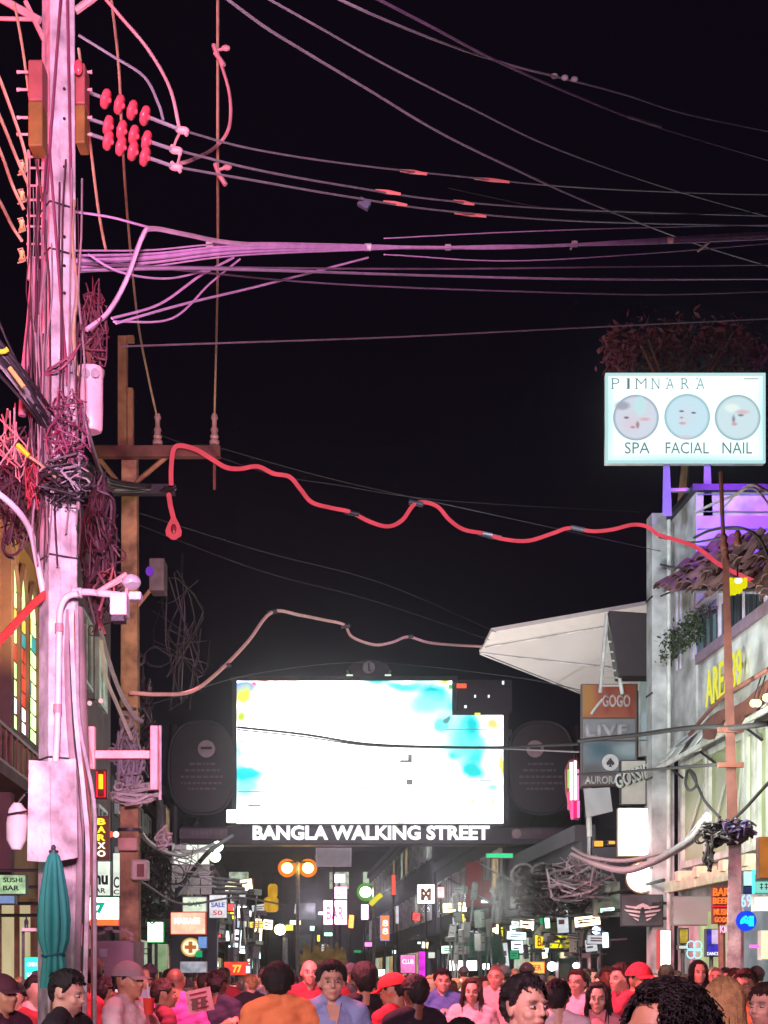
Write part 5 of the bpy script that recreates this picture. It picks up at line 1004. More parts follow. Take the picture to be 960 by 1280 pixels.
def tangle(label, cx, cy, rx, ry, Y, n, r, mat, seed, dy=.25, down=.4, name='cable_tangle', turns=7):
    """service wires looped between random tie points inside an oval, sagging under their own weight, with a few coils"""
    rnd = random.Random(seed); m = MB(); k_ = Y/F
    def rp():
        a, q_ = rnd.uniform(0, 6.28), math.sqrt(rnd.random()); return P(cx+rx*q_*math.cos(a), cy+ry*q_*math.sin(a), Y+rnd.uniform(-dy, dy))
    for i in range(n):
        if i % 12 == 5:
            c_ = rp(); R_ = min(rx, ry)*k_*rnd.uniform(.2, .4); t0_ = rnd.uniform(0, 6); e_ = rnd.uniform(.5, 1.3)
            pts = [c_+Vector((R_*e_*math.cos(t0_+j*.7)*(1+.03*j), .01*j, R_*math.sin(t0_+j*.7))) for j in range(rnd.randint(8, 16))]
        else:
            pts = [rp() for _ in range(rnd.randint(3, 5))]
            if rnd.random() < .6: pts.sort(key=lambda q: q.z)
            for q in pts[1:-1]: q.z -= .1*down*ry*k_
            mid_ = sum(pts, Vector())/len(pts); pts = [q.lerp(mid_, .15) if 0 < j < len(pts)-1 else q for j, q in enumerate(pts)]
        m.tube(smooth_path(pts, 3), r*rnd.uniform(.5, 1.25), 4)
    return m.build(name, mat, None, label, 'cable tangle', None, 'stuff')
tangle('black tangle of cable coils around the right pole', 908, 1040, 36, 17, 16.8, 60, .016, 'rubber', 1)
tangle('black cable ends hanging below the right tangle', 886, 1066, 7, 24, 16.8, 12, .018, 'rubber', 2, down=3)
tangle('violet grey cable ends in the right pole tangle', 925, 1036, 26, 14, 16.7, 12, .018, pbr('violet_cable', (96, 84, 130), .5), 3)
tangle('dense plum tangle of service wires wrapped round the big pole', 84, 540, 32, 66, 9.84, 40, .0055, pbr('plum_cable', (128, 66, 92), .5), 4)
tangle('lilac service wires wrapped round the foot of the upper pole tangle', 84, 592, 36, 28, 9.82, 16, .007, 'cable', 5)
tangle('black wires caught in the pole tangle', 80, 600, 44, 44, 9.80, 34, .007, 'rubber', 55)
tangle('dark maroon wire nest right of the big pole', 118, 410, 20, 66, 10.2, 40, .006, pbr('maroon_cable', (104, 52, 66), .6), 6, .2)
tangle('dark wire nest between the two left poles', 125, 690, 26, 110, 11.5, 60, .010, pbr('dusk_cable', (70, 44, 54), .6), 7, .5)
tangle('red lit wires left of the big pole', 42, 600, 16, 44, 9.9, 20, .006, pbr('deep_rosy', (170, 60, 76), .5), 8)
tangle('dark maroon wire web between the left edge and the big pole', 24, 610, 34, 80, 10.3, 50, .008, pbr('dusk_cable', (70, 44, 54)), 56)
tangle('tangled pink wires at the left edge beside the cable trunk', 16, 560, 24, 60, 10.1, 14, .006, rosyc, 9)
tangle('grey white bunch of cables on the brown pole', 160, 950, 22, 50, 17.7, 34, .018, 'cable', 10, .2, 2)
tangle('pale knot of cable coils on the brown pole', 168, 992, 32, 18, 17.6, 26, .022, pbr('pale_cable', (190, 184, 180), .5), 11, .2)
tangle('grey cable coils hanging right of the brown pole', 205, 1048, 12, 18, 18.5, 14, .014, pbr('pale_cable', (190, 184, 180)), 12)
tangle('dark cable mass behind the brown pole', 170, 900, 26, 90, 18.8, 40, .018, 'rubber', 13, .4, 1)
tangle('dim dark cable nest hanging in the night right of the brown pole', 225, 790, 40, 100, 20, 16, .010, 'rubber', 14, .6, 1)
tangle('dark cable thicket above the crowd in the right mid street', 690, 1112, 56, 38, 28, 60, .022, 'rubber', 15, 1.2)
tangle('grey cable thicket above the crowd in the right mid street', 725, 1100, 52, 34, 27, 40, .02, 'cable', 16, 1.2)
tangle('dark cable thicket over the shops left of the gate', 190, 1100, 30, 60, 24, 34, .024, 'rubber', 17, 1)
tangle('thin cables crossing in front of the left shops', 235, 1090, 50, 34, 26, 7, .014, 'cable', 18, 1)
# the heavy black trunk of cables from the left edge to the brown pole
rnd = random.Random(21)
for nm_, n_, mt, spread, lab in (('cable_trunk', 20, 'rubber', 12, 'heavy black trunk of bundled cables sagging from the left edge to the brown pole'), ('cable_trunk', 6, 'cable', 11, 'grey strands running within the heavy black cable trunk')):
    m = MB()
    for i in range(n_):
        ox, oy = rnd.gauss(0, spread*.4), rnd.gauss(0, spread*.5); ph = rnd.uniform(0, 6)
        base = [(-20, 425, 9.2), (20, 470, 9.4), (52, 515, 9.7), (82, 566, 10.6), (110, 592, 12.5), (140, 606, 15), (180, 610, 17.6), (218, 611, 17.7)]
        m.tube(smooth_path([P(x+ox*(1-j/8)+2*math.sin(ph+j), y+oy*(1-j/9)+2*math.cos(ph+j*1.3), Y+rnd.uniform(-.06, .06)) for j, (x, y, Y) in enumerate(base)], 4), .013, 5)
    m.build(nm_, mt, None, lab, 'cable trunk', None, 'stuff')
for (a, b, c, w_) in (((0, 440), (10, 436), (238, 214, 60), 'at the left edge'), ((22, 556), (36, 570), (226, 206, 50), 'below the cable trunk'), ((12, 460), (30, 484), (214, 180, 110), 'along the cable trunk')):
    MB().tube([P(*a, 9.2), P((a[0]+b[0])/2+1, (a[1]+b[1])/2+1, 9.2), P(*b, 9.2)], .016, 7).build('cable_sleeve', pbr('sleeve_%d' % a[1], c, .4), None, 'short %s sleeve on a wire %s' % ('yellow' if c[2] < 100 else 'tan', w_), 'sleeve')
wire('pale wire looping under the big pole tangle to the brown pole', [(20, 560, 9.6), (50, 580, 9.7), (75, 600, 9.8), (105, 606, 11), (135, 608, 14)], .010, 'tan_cable')
wire('lilac wire dropping from the tangle to the brown pole arm', [(84, 545, 9.8), (100, 575, 10), (118, 598, 11.5), (135, 608, 14)], .010, 'cable')
wire('dark thick cable slanting right of the wrapped cylinder', [(100, 500, 9.9), (112, 548, 10), (124, 585, 11), (136, 604, 13)], .018, pbr('mauve_grey_cable', (140, 122, 128)))
wire('zigzag dark wire crossing the upper face of the big pole', [(53, 468, 9.84), (72, 455, 9.78), (88, 445, 9.78), (96, 436, 9.8)], .008, pbr('plum_cable', (128, 66, 92)))
wire('second zigzag wire just below on the big pole face', [(53, 470, 9.84), (74, 462, 9.77), (90, 447, 9.77), (100, 430, 9.8)], .007, pbr('plum_cable', (128, 66, 92)))
for i, (a, b, lab) in enumerate((((76, -4), (58, 240), 'long dark cable slanting down the face of the big pole from the top'), ((84, -4), (90, 300), 'second dark cable hugging the right corner of the big pole top'), ((62, 190), (84, 480), 'maroon cable crossing the middle face of the big pole'), ((58, 180), (50, 420), 'cable hugging the left corner of the big pole'))):
    wire(lab, [(a[0], a[1], 9.84), ((a[0]*2+b[0])/3, (a[1]*2+b[1])/3, 9.83), ((a[0]+2*b[0])/3, (a[1]+2*b[1])/3, 9.83), (b[0], b[1], 9.84)], .011, pbr('plum_cable', (128, 66, 92)))
wire('tan cable snaking down the right corner of the big pole', [(92, 250, 9.86), (90, 300, 9.83), (96, 360, 9.83), (92, 420, 9.83), (97, 470, 9.83)], .012, 'tan_cable')
# ---- long overhead spans
pk = pbr('orchid_cable', (206, 160, 206), .5, var=.2, scale=10)
for i, (o, rr) in enumerate(((0, .017), (5, .011), (-4, .010), (9, .007), (-8, .007))):
    wire('%s strand of the pale violet cable bundle crossing the whole street' % ('thickest', 'second', 'third', 'fourth', 'fifth')[i], [(95, 326+o*1.6, 10), (190, 322+o*1.2, 10.8), (300, 311+o*.9, 11.6), (460, 309+o*.35, 13), (620, 309-o*.25, 14.3), (760, 304+o*.25, 15.6), (960, 294+o*.5, 17.5), (1040, 290, 18.4)], rr, pk)
wire('pale cable rising over the street from the pole nest into the bundle', [(108, 412, 10), (135, 390, 10.1), (158, 350, 10.2), (178, 296, 10.3), (190, 286, 10.4), (230, 293, 10.8), (290, 304, 11.5), (380, 309, 12.3)], .018, pbr('pale_orchid', (220, 180, 205), .5))
wire('thin cable from the big pole strap joining the bundle', [(95, 265, 10), (140, 272, 10.2), (190, 285, 10.5), (270, 302, 11.4), (330, 308, 12)], .009, pk)
for x, y in ((460, 309), (300, 310), (718, 305), (838, 300), (560, 309), (262, 306)): MB().lathe(P(x, y, 13 if x < 500 else 15.4), [(.032, -.03), (.032, .03)], 10, (1, 0, 0)).build('cable_tie', 'white', None, 'white tie round the violet bundle, %s' % {460: 'at its left third', 300: 'where the strands gather', 718: 'right of the middle', 838: 'near its right end', 560: 'at mid street', 262: 'first from the big pole'}[x], 'cable tie')
MB().tube([P(872, 314, 16), P(886, 303, 16)], .014, 5).build('dangling_tag', 'white', None, 'white tag dangling from the violet bundle near its right end', 'tag'); MB().tube([P(713, 312, 15.3), P(719, 301, 15.3)], .01, 5).build('dangling_tag', 'white', None, 'smaller white tag on the violet bundle right of the middle', 'tag')
dimc = pbr('dusky_cable', (120, 92, 120), .6, var=.3, scale=3)
spans = [
 ('faint wire high over the street above the spa light box', [(560, 235, 16), (700, 262, 17), (850, 268, 18), (1010, 262, 19)], .006, 'rubber'),
 ('very dim wire sloping over the red rope light', [(275, 560, 17.8), (420, 600, 19), (600, 640, 21), (830, 690, 24)], .006, 'rubber'),
 ('dim wire from the brown pole toward the canopy tip', [(170, 640, 18), (330, 690, 21), (480, 730, 24), (620, 790, 29)], .007, 'rubber'),
 ('second dim wire from the brown pole toward the canopy tip', [(170, 655, 18), (330, 715, 21), (470, 752, 24), (612, 800, 29)], .006, 'rubber'),
 ('thin wire just over the violet bundle on its right half', [(480, 298, 13), (640, 290, 14.4), (820, 284, 16), (1010, 280, 18)], .006, pk),
 ('slack thin wire under the violet bundle on its right half', [(480, 318, 13), (640, 326, 14.4), (820, 316, 16), (1010, 300, 18)], .006, pk),
 ('dim wire crossing above the gate crest', [(190, 880, 22), (320, 842, 30), (461, 828, 36), (640, 846, 34), (760, 870, 28)], .009, 'rubber'),
 ('upper one of the pair of thin wires under the violet bundle', [(95, 330, 10), (250, 334, 11), (560, 336, 14), (800, 333, 16), (1020, 330, 18)], .009, dimc),
 ('lower one of the pair of thin wires under the violet bundle', [(95, 338, 10), (270, 336, 11), (560, 345, 14), (760, 349, 15.6), (1020, 348, 18)], .012, pbr('greyish_orchid', (165, 135, 165), .5)),
 ('lowest thin wire in the fan under the violet bundle', [(95, 322, 10), (230, 338, 11), (420, 355, 12.8), (640, 364, 14.8), (830, 368, 16.4), (1020, 362, 18)], .008, dimc),
 ('long faint wire rising toward the spa light box top', [(150, 433, 11), (300, 428, 12), (500, 421, 14), (700, 411, 16), (860, 403, 17.5), (1010, 396, 19)], .008, pbr('dim_plum_cable', (116, 96, 110), .6)),
 ('steepest fan wire from the pole nest up to the bundle', [(140, 398, 10), (200, 380, 10.6), (250, 345, 11.1), (292, 322, 11.5)], .010, pk),
 ('middle fan wire from the pole nest up to the bundle', [(142, 402, 10), (215, 398, 10.6), (262, 355, 11.2), (300, 324, 11.6)], .008, pk),
 ('flattest fan wire from the pole nest up to the bundle', [(145, 404, 10), (230, 380, 10.8), (330, 356, 12), (460, 322, 13.2)], .010, pk),
 ('small drooping wire left of the fan wires', [(110, 318, 10), (150, 340, 10.2), (210, 348, 10.7), (270, 335, 11.3)], .008, pk),
 ('topmost high voltage line fading toward the right', [(228, 163, 10.1), (310, 185, 11), (420, 203, 12.4), (560, 219, 14.4), (720, 234, 17), (900, 242, 20), (1040, 244, 22)], .008, 'cable'),
 ('middle high voltage line with rosy spacers', [(222, 188, 10.1), (320, 212, 11), (430, 232, 12.4), (560, 251, 14.4), (740, 263, 17), (1000, 271, 21)], .009, 'cable'),
 ('lowest high voltage line with rosy spacers', [(222, 209, 10.1), (320, 226, 11), (430, 245, 12.4), (560, 264, 14.4), (740, 277, 17), (1000, 283, 21)], .009, 'cable'),
 ('twisted pale diagonal cable from the top, lowest of the four', [(272, -10, 8), (330, 33, 8.6), (380, 64, 9.2), (460, 112, 10.2), (550, 166, 11.5), (640, 210, 13), (740, 255, 15), (880, 308, 18), (1000, 344, 21)], .009, 'cable'),
 ('second diagonal cable from the top', [(320, -10, 8), (400, 35, 8.8), (480, 80, 9.8), (590, 136, 11.5), (700, 188, 13.6), (850, 240, 17), (1010, 284, 21)], .007, 'cable'),
 ('third diagonal cable from the top, with three white clamps', [(405, -10, 8), (470, 20, 8.6), (560, 56, 9.8), (640, 82, 10.8), (700, 97, 11.6), (780, 118, 12.8), (860, 143, 14), (980, 168, 16)], .008, 'cable'),
 ('topmost diagonal cable from the top right of centre', [(455, -10, 8), (540, 34, 9.2), (620, 76, 10.5), (720, 120, 12.2), (820, 158, 14), (980, 206, 17)], .009, dimc),
 ('faint wire slanting down past the right gable of night sky', [(190, 540, 18), (330, 590, 20), (420, 606, 21), (560, 626, 23), (800, 640, 27)], .007, 'rubber'),
 ('long vertical drop wire right of the insulator strings', [(272, -10, 12), (272, 180, 12.3), (272, 330, 14), (270, 440, 16.5), (268, 520, 17.7)], .013, 'tan_cable'),
 ('curved tan drop wire left of the long vertical one', [(138, -10, 12), (148, 80, 12.2), (153, 180, 12.6), (160, 280, 13.6), (172, 400, 15.6), (185, 470, 17), (196, 520, 17.7)], .013, 'tan_cable'),
 ('short tan drop wire close to the big pole', [(98, 60, 10), (106, 120, 10.1), (115, 200, 10.3), (124, 270, 10.6), (132, 312, 10.8)], .011, 'tan_cable'),
 ('first brown lead wire from the left edge to the spool rack', [(-12, 70, 9.4), (8, 120, 9.6), (30, 185, 9.8), (34, 215, 9.85)], .012, 'tan_cable'),
 ('second brown lead wire from the left edge to the spool rack', [(-12, 118, 9.4), (6, 160, 9.6), (22, 200, 9.8), (36, 232, 9.85)], .012, 'tan_cable'),
 ('third brown lead wire from the left edge to the spool rack', [(-12, 160, 9.4), (4, 198, 9.6), (16, 232, 9.8), (30, 262, 9.85)], .012, 'tan_cable'),
 ('lowest brown lead wire from the left edge to the spool rack', [(-12, 232, 9.4), (4, 260, 9.6), (16, 284, 9.8), (28, 302, 9.85)], .012, 'tan_cable'),
 ('slim lead wire from the top brace to the rack', [(18, 4, 9.9), (28, 60, 9.9), (38, 130, 9.9), (48, 186, 9.9)], .010, 'tan_cable'),
 ('loose wire hanging at the left edge below the rack', [(-10, 380, 9.4), (6, 420, 9.5), (20, 450, 9.6)], .008, 'rubber'),
 ('pale slanting service wires bundle beside the brown pole', [(124, 780, 17), (134, 820, 17.2), (150, 865, 17.4), (168, 895, 17.5), (178, 902, 17.6)], .028, 'cable'),
 ('second pale service wire beside the brown pole', [(126, 800, 17), (132, 845, 17.1), (148, 885, 17.4), (165, 925, 17.5)], .024, pbr('pale_cable', (190, 184, 180))),
 ('thin dark cable crossing the upper screen', [(297, 909, 38.5), (380, 918, 37), (460, 930, 36), (560, 934, 35), (629, 934, 34), (724, 930, 30)], .032, 'rubber'),
 ('thinner cable crossing just under it over the screen', [(297, 912, 38.5), (380, 921, 37), (460, 932, 36), (560, 935, 35), (629, 936, 34), (724, 940, 30)], .018, 'cable'),
 ('dark slanting cable in front of the glazed bay', [(218, 1120, 30), (240, 1090, 30), (262, 1064, 30), (290, 1045, 32)], .05, 'rubber'),
 ('grey curved cable over the glazed bay', [(170, 1030, 18), (185, 1052, 20), (210, 1066, 23), (235, 1068, 26), (268, 1055, 32)], .035, 'cable'),
 ('sagging black cable low over the left shops', [(172, 1100, 18), (230, 1130, 24), (300, 1122, 30), (360, 1132, 36)], .022, 'rubber'),
 ('sagging black cable from the gate to the right shops', [(600, 1080, 39), (660, 1110, 34), (740, 1120, 28), (830, 1100, 23)], .03, 'rubber'),
 ('second sagging black cable to the right shops', [(560, 1098, 41), (640, 1140, 34), (730, 1144, 28), (826, 1128, 23.4)], .025, 'rubber'),
 ('grey cable rising above the spa box legs to the right edge', [(870, 640, 20), (895, 628, 19), (920, 618, 18), (940, 606, 17.5), (965, 618, 17)], .02, 'cable'),
 ('second grey cable above the violet lit wall at the right edge', [(900, 640, 18), (925, 614, 17.6), (945, 612, 17), (968, 640, 16.8)], .015, 'cable'),
]
for lab, px, r_, mt in spans: wire(lab, px, r_, mt, 'overhead_wire' if r_ < .0115 else 'overhead_cable', 'wire' if r_ < .0115 else 'cable')
for x, y, l, Y, w_ in ((517, 215, 34, 13.8, 'on the topmost high voltage line, left'), (615, 225, 44, 15.2, 'on the topmost high voltage line, right'), (485, 240, 32, 13.2, 'on the middle line, left'), (580, 253, 26, 14.7, 'on the middle line, right'), (494, 254, 30, 13.4, 'on the lowest line, left'), (588, 268, 40, 14.9, 'on the lowest line, right')):
    MB().tube([P(x-l/2, y-2, Y), P(x, y, Y), P(x+l/2, y+2.5, Y)], [.012, .02, .012], 7).build('line_sleeve', glow('dull_red_sleeve', (170, 62, 62), .55) if False else pbr('rosy_sleeve', (236, 140, 132), .4), None, 'rosy sleeve %s' % w_, 'sleeve')
for i, x in enumerate((693, 706, 718)): MB().ball(P(x, 95+i*2, 11.6), (.03, .02, .022)).build('white_clamp', 'white', None, '%s of three white clamps on the upper right cable' % ('left', 'middle', 'right')[i], 'clamp')
MB().tube([P(785, 146, 13.4), P(826, 158, 14)], .014, 6).build('grey_sleeve', 'cable', None, 'grey sleeve on the topmost diagonal cable', 'sleeve')
MB().box(P(455, 255, 12.8), (.1, .05, .07), Matrix.Rotation(.5, 3, 'Y')).build('dangling_tag', pbr('slate_tag', (90, 100, 120), .5), None, 'small slate coloured tag on the lowest high voltage line', 'tag')

# ================================================================== CLOSED PARASOL AND SMALL LEFT THINGS
YU = 8.9; ux = P(67, 0, YU).x
um = thing('closed_parasol', 'closed teal canvas parasol standing in front of the big pole', 'parasol', (ux, YU, 0))
MB().tube([(ux, YU, .03), (ux, YU, P(0, 1064, YU).z)], .019, 10).build('pole', 'wood', um)
MB().lathe((ux, YU, 0), [(.25, 0), (.25, .05), (.06, .08), (.04, .3)], 20).build('base', 'concrete', um)
m = MB(); n_ = 64; prof = [(1064, 3, 0), (1070, 7.5, .08), (1080, 11, .16), (1100, 15, .2), (1125, 19, .22), (1150, 21.5, .24), (1175, 20, .24), (1190, 15, .2), (1194, 13, .15), (1199, 14.5, .2), (1215, 16.5, .3), (1235, 18, .36)]
rnd = random.Random(6); ph = [rnd.uniform(-.15, .15) for _ in range(20)]
for y, r_, am in prof:
    for j in range(n_):
        a = 2*math.pi*j/n_; fold = abs(math.sin(a*4.5+.4+ph[int(a*3) % 20]))**.7; rr = r_*YU/F*(1-am*(1-fold)*1.6)
        m.v.append(Vector((ux+rr*math.cos(a+.03*math.sin(y*.05)), YU+rr*math.sin(a), P(0, y, YU).z)))
for i in range(len(prof)-1):
    for j in range(n_): a_ = i*n_+j; b_ = i*n_+(j+1) % n_; m.f.append((a_, b_, b_+n_, a_+n_))
m.f.append(tuple(range(n_))); m.f.append(tuple(reversed(range((len(prof)-1)*n_, len(prof)*n_)))); m.smooth = True
m.build('canopy', 'teal', um)
MB().tube([Vector((ux+.068*math.cos(a), YU+.068*math.sin(a), P(0, 1194+1.5*math.sin(a*2), YU).z)) for a in [i*math.pi/10 for i in range(21)]], .008, 6).build('tie_strap', pbr('dark_teal', (20, 80, 92), .7), um)
MB().lathe((ux, YU, P(0, 1066, YU).z), [(.03, 0), (.028, .015), (.012, .02), (.016, .035), (.006, .05)], 12).build('finial', 'dark', um)
pc = thing('white_cover', 'pale pink white cloth cover hanging at the left edge beside the big pole', 'cover', P(20, 1060, 11))
m = MB()
for i, (y, w_) in enumerate(((1004, 5), (1012, 11), (1030, 13), (1050, 12), (1062, 6))):
    for j in range(16): a = 2*math.pi*j/16; m.v.append(P(21+w_*math.cos(a)*(1+.12*math.sin(3*a+i)), y, 11)+Vector((0, w_*.006*math.sin(a), 0)))
for i in range(4):
    for j in range(16): a_ = i*16+j; b_ = i*16+(j+1) % 16; m.f.append((a_, b_, b_+16, a_+16))
m.f += [tuple(range(16)), tuple(range(64, 80))]; m.smooth = True; m.build('cloth', 'white', pc)
MB().tube([P(22, 1004, 11), P(32, 992, 11), P(52, 985, 10.2)], .01, 5).build('cord', 'rubber', pc)
MB().tube([P(9, 1018, 10.9), P(34, 1014, 10.9)], .008, 5).build('strap', 'dark', pc)
sh = thing('side_shelf', 'thin pale shelf with a small bottle left of the teal parasol', 'shelf', P(36, 1164, 12))
MB().pbox(27, 1160, 45, 1164, 12, .25).build('board', 'white', sh); MB().tube([P(29, 1164, 12.1), (P(29, 0, 12.1).x, 12.1, 0)], .015, 6).build('leg', 'steel', sh)
MB().lathe(P(33, 1160, 12.1), [(.016, 0), (.018, .06), (.007, .08), (.007, .11)], 10).build('small_bottle', 'glass', None, 'small dark bottle standing on the pale shelf', 'bottle')
# grey pipes between parasol and neon
MB().tube([P(97, 1075, 10.6), P(96, 1150, 10.6), (P(95, 0, 10.6).x, 10.6, 0)], .018, 7).build('grey_pipe', 'plate', None, 'pale vertical pipe just right of the big pole foot', 'pipe')
MB().tube([P(104, 1155, 15), P(103, 1182, 15)], .03, 7).build('pink_tube_lamp', glow('rosy_tube', (240, 120, 150), .9), None, 'short rosy tube lamp under the striped lit board', 'lamp')
MB().lathe(P(111, 1186, 15), [(.04, 0), (.05, .05), (.035, .16), (.045, .2)], 12).build('white_bottle_lamp', 'white', None, 'white bottle shaped fitting right of the rosy tube', 'fitting')
st_ = thing('drinks_stall', 'dim mauve stall with a curved hood under the green light box', 'stall', P(140, 1240, 16))
m = MB(); n_ = 8
for i in range(n_):
    a0, a1 = math.pi*i/n_, math.pi*(i+1)/n_
    f = lambda a, d: P(141-26*math.cos(a), 1176-14*math.sin(a), 16+d)
    m.quad(f(a0, 0), f(a1, 0), f(a1, .8), f(a0, .8))
mo = m.build('hood', pbr('mauve_panel', (140, 108, 118), .7, var=.3, scale=3), st_); md = mo.modifiers.new('thickness', 'SOLIDIFY'); md.thickness = .03
MB().pbox(116, 1176, 167, 1250, 16.1, .7).build('cabinet', pbr('mauve_panel', (140, 108, 118)), st_); MB().pbox(124, 1186, 134, 1196, 16.06, .03).build('badge', 'cable', st_)
# ---- small far lit plates and bulbs that crowd the street under the gate
rnd = random.Random(99)
tones = [('white', (255, 252, 245), 5), ('cream', (255, 236, 190), 4), ('yellow', (248, 226, 60), 2.4), ('green', (80, 230, 130), 2.4), ('icy', (215, 245, 250), 3.6), ('pink', (255, 150, 200), 3.4), ('red', (245, 70, 70), 2.4), ('orange', (255, 160, 70), 3), ('mint', (190, 250, 215), 3)]
zones = [('on the left row under the gate', 272, 335, 1098, 1206), ('in the middle of the far street', 366, 560, 1128, 1204), ('on the right row under the gate', 560, 700, 1118, 1204), ('low beside the dark cable thicket', 640, 762, 1128, 1206), ('near the round cross sign', 196, 300, 1160, 1206)]
n_ = 0
for zi, (zl, xa, xb, ya, yb) in enumerate(zones):
    for ti, (tn, c, k_) in enumerate(tones):
        for si, (sn, w_, h_) in enumerate((('square', 7, 7), ('upright', 4.5, 12), ('flat', 12, 4.5))):
            if (zi*7+ti*3+si*2) % 5 > (4 if tn in ('white', 'cream', 'icy', 'mint') else 0): continue
            x = rnd.uniform(xa, xb); y = rnd.uniform(ya, yb); Y = [rnd.uniform(38, 52), rnd.uniform(52, 84), rnd.uniform(42, 60), rnd.uniform(33.5, 38), rnd.uniform(34.5, 42)][zi]; f_ = rnd.uniform(.8, 2.3)*(.7 if zi == 1 else 1)*(1.5 if ti < 3 and zi != 1 else .9)
            kk = P(x, 0, Y).x+(480-VPX)/F*Y
            if kk > KR-.2: Y = F*(KR-.4)/(x-VPX)
            if kk < KL+.2: Y = F*(KL+.4)/(x-VPX)
            t = thing('lit_plate', 'small %s %s lit sign plate %s' % (tn, sn, zl), 'sign', P(x, y+h_*f_/2, Y), 'small lit plates crowding the far street')
            c_l = MB().pbox(x-w_*f_/2-.8, y-h_*f_/2-.8, x+w_*f_/2+.8, y+h_*f_/2+.8, Y+.02, .12).build('casing', 'dark', t)
            MB().pbox(x-w_*f_/2, y-h_*f_/2, x+w_*f_/2, y+h_*f_/2, Y-.01, .028).build('face', glow('plate_%s' % tn, c, k_, .4, 6), t)
            if w_*f_ > 8:
                for b_ in range(2): MB().pbox(x-w_*f_*.36, y-h_*f_*.25+b_*h_*f_*.3, x+w_*f_*(.36-.2*b_), y-h_*f_*.25+h_*f_*(.16+.3*b_), Y-.025, .01).build('print_bar', glow('plate_ink', (120, 70, 80), .6), t)
            side_ = 1 if x > VPX+60 else -1; xe = S(KR if side_ > 0 else KL, Y, 0).x; q = P(x, y, Y+.08)
            t.rotation_euler = (0, rnd.uniform(-.12, .12), rnd.uniform(-.5, .5))
            if abs(xe-q.x) < 1.3: MB().tube([q, (xe, q.y, q.z)], .02, 4).build('bracket', 'dark', t)
            else: MB().tube([q, (q.x, q.y, 0)], .025, 5).build('post', 'dark', t)
used_ = set()
for i in range(64):      # grey unlit boxes, condensers and shutters between the signs
    x = rnd.uniform(560, 765) if i % 3 else rnd.uniform(215, 330); y = rnd.uniform(1110, 1200); Y = rnd.uniform(33.4, 36); kk = P(x, 0, Y).x+(480-VPX)/F*Y
    if kk > KR-.3: Y = F*(KR-.5)/(x-VPX)
    if kk < KL+.2: Y = F*(KL+.4)/(x-VPX)
    w_, h_ = rnd.choice([(10, 8), (7, 18), (14, 7), (5, 22)]); w_, h_ = [(10, 8), (7, 18), (14, 7), (5, 22)][i % 4]; nmx = {10: ('wall_condenser', 'condenser'), 7: ('narrow_shutter', 'shutter'), 14: ('blank_plate', 'board'), 5: ('pale_downpipe', 'pipe')}[w_]
    adj = [a_ for a_ in ('chalky', 'dusty', 'greyish', 'bleached', 'stained', 'dull', 'scuffed', 'grubby', 'sooty', 'faded', 'pale', 'bone white', 'mottled', 'scratched', 'weathered', 'ashen') if (a_, w_) not in used_][0]; used_.add((adj, w_))
    t = thing(nmx[0], '%s %s, %s, %s' % (adj, nmx[0].replace('_', ' '), ['among the left signs', 'under the red banner', 'by the yellow market sign', 'by the winged sign'][0 if x < 400 else 1 if x < 650 else 2 if x < 730 else 3], ['high up', 'at mid height', 'just over the heads'][int((y-1110)/31)]), nmx[1], P(x, y+h_/2, Y), 'grey wall clutter of the far street')
    w_ *= rnd.uniform(.7, 1.3); h_ *= rnd.uniform(.7, 1.3); t.rotation_euler = (0, rnd.uniform(-.15, .15), rnd.uniform(-.7, .7))
    MB().pbox(x-w_/2, y-h_/2, x+w_/2, y+h_/2, Y, .25).build('case', rnd.choice([pbr('chalk_grey', (176, 176, 170), .6, var=.25), pbr('green_grey', (130, 144, 132), .6, var=.3), pbr('dust_grey', (110, 106, 108), .7, var=.3)]), t, bevel=.015)
    MB().pbox(x-w_/2+1, y-h_/2+1, x+w_/2-1, y-h_/2+2.2, Y-.02, .02).pbox(x-w_/2+1, y, x+w_/2-1, y+1.2, Y-.02, .02).build('louvre', 'dark', t)
    xe = S(KR if x > 400 else KL, Y+.2, 0).x; q = P(x, y, Y+.2)
    MB().tube([q, (xe, q.y, q.z) if abs(xe-q.x) < 1.2 else (q.x, q.y, 0)], .025, 4).build('bracket' if abs(xe-q.x) < 1.2 else 'post', 'steel', t)
# ================================================================== PEOPLE
def skin_mat(name, rgb):
    m = pbr(name, rgb, .5, var=.1, scale=18, bump=.06); nt = m.node_tree; b = nt.nodes['Principled BSDF']
    if not nt.nodes.get('paint'):
        at = nt.nodes.new('ShaderNodeAttribute'); at.name = 'paint'; at.attribute_name = 'paint'
        mx = nt.nodes.new('ShaderNodeMix'); mx.data_type = 'RGBA'; mx.blend_type = 'MULTIPLY'; mx.inputs[0].default_value = 1
        src = b.inputs['Base Color'].links[0].from_socket; nt.links.new(src, mx.inputs[6]); nt.links.new(at.outputs['Color'], mx.inputs[7]); nt.links.new(mx.outputs[2], b.inputs['Base Color'])
        b.inputs['Subsurface Weight'].default_value = .0
    return m
SK = dict(fair=skin_mat('fair_skin', (214, 168, 146)), mid=skin_mat('tan_skin', (186, 136, 108)), dark=skin_mat('brown_skin', (120, 80, 62)))
HM = dict(black=pbr('black_hair', (24, 18, 20), .55, var=.4, scale=30, bump=.5), brown=pbr('brown_hair', (58, 36, 28), .5, var=.4, scale=30, bump=.5), blonde=pbr('blonde_hair', (176, 140, 92), .5, var=.35, scale=30, bump=.5))
CL = {}
def cloth(rgb):
    k_ = 'cloth_%d_%d_%d' % rgb
    return pbr(k_, rgb, .85, var=.14, scale=7, bump=.25)
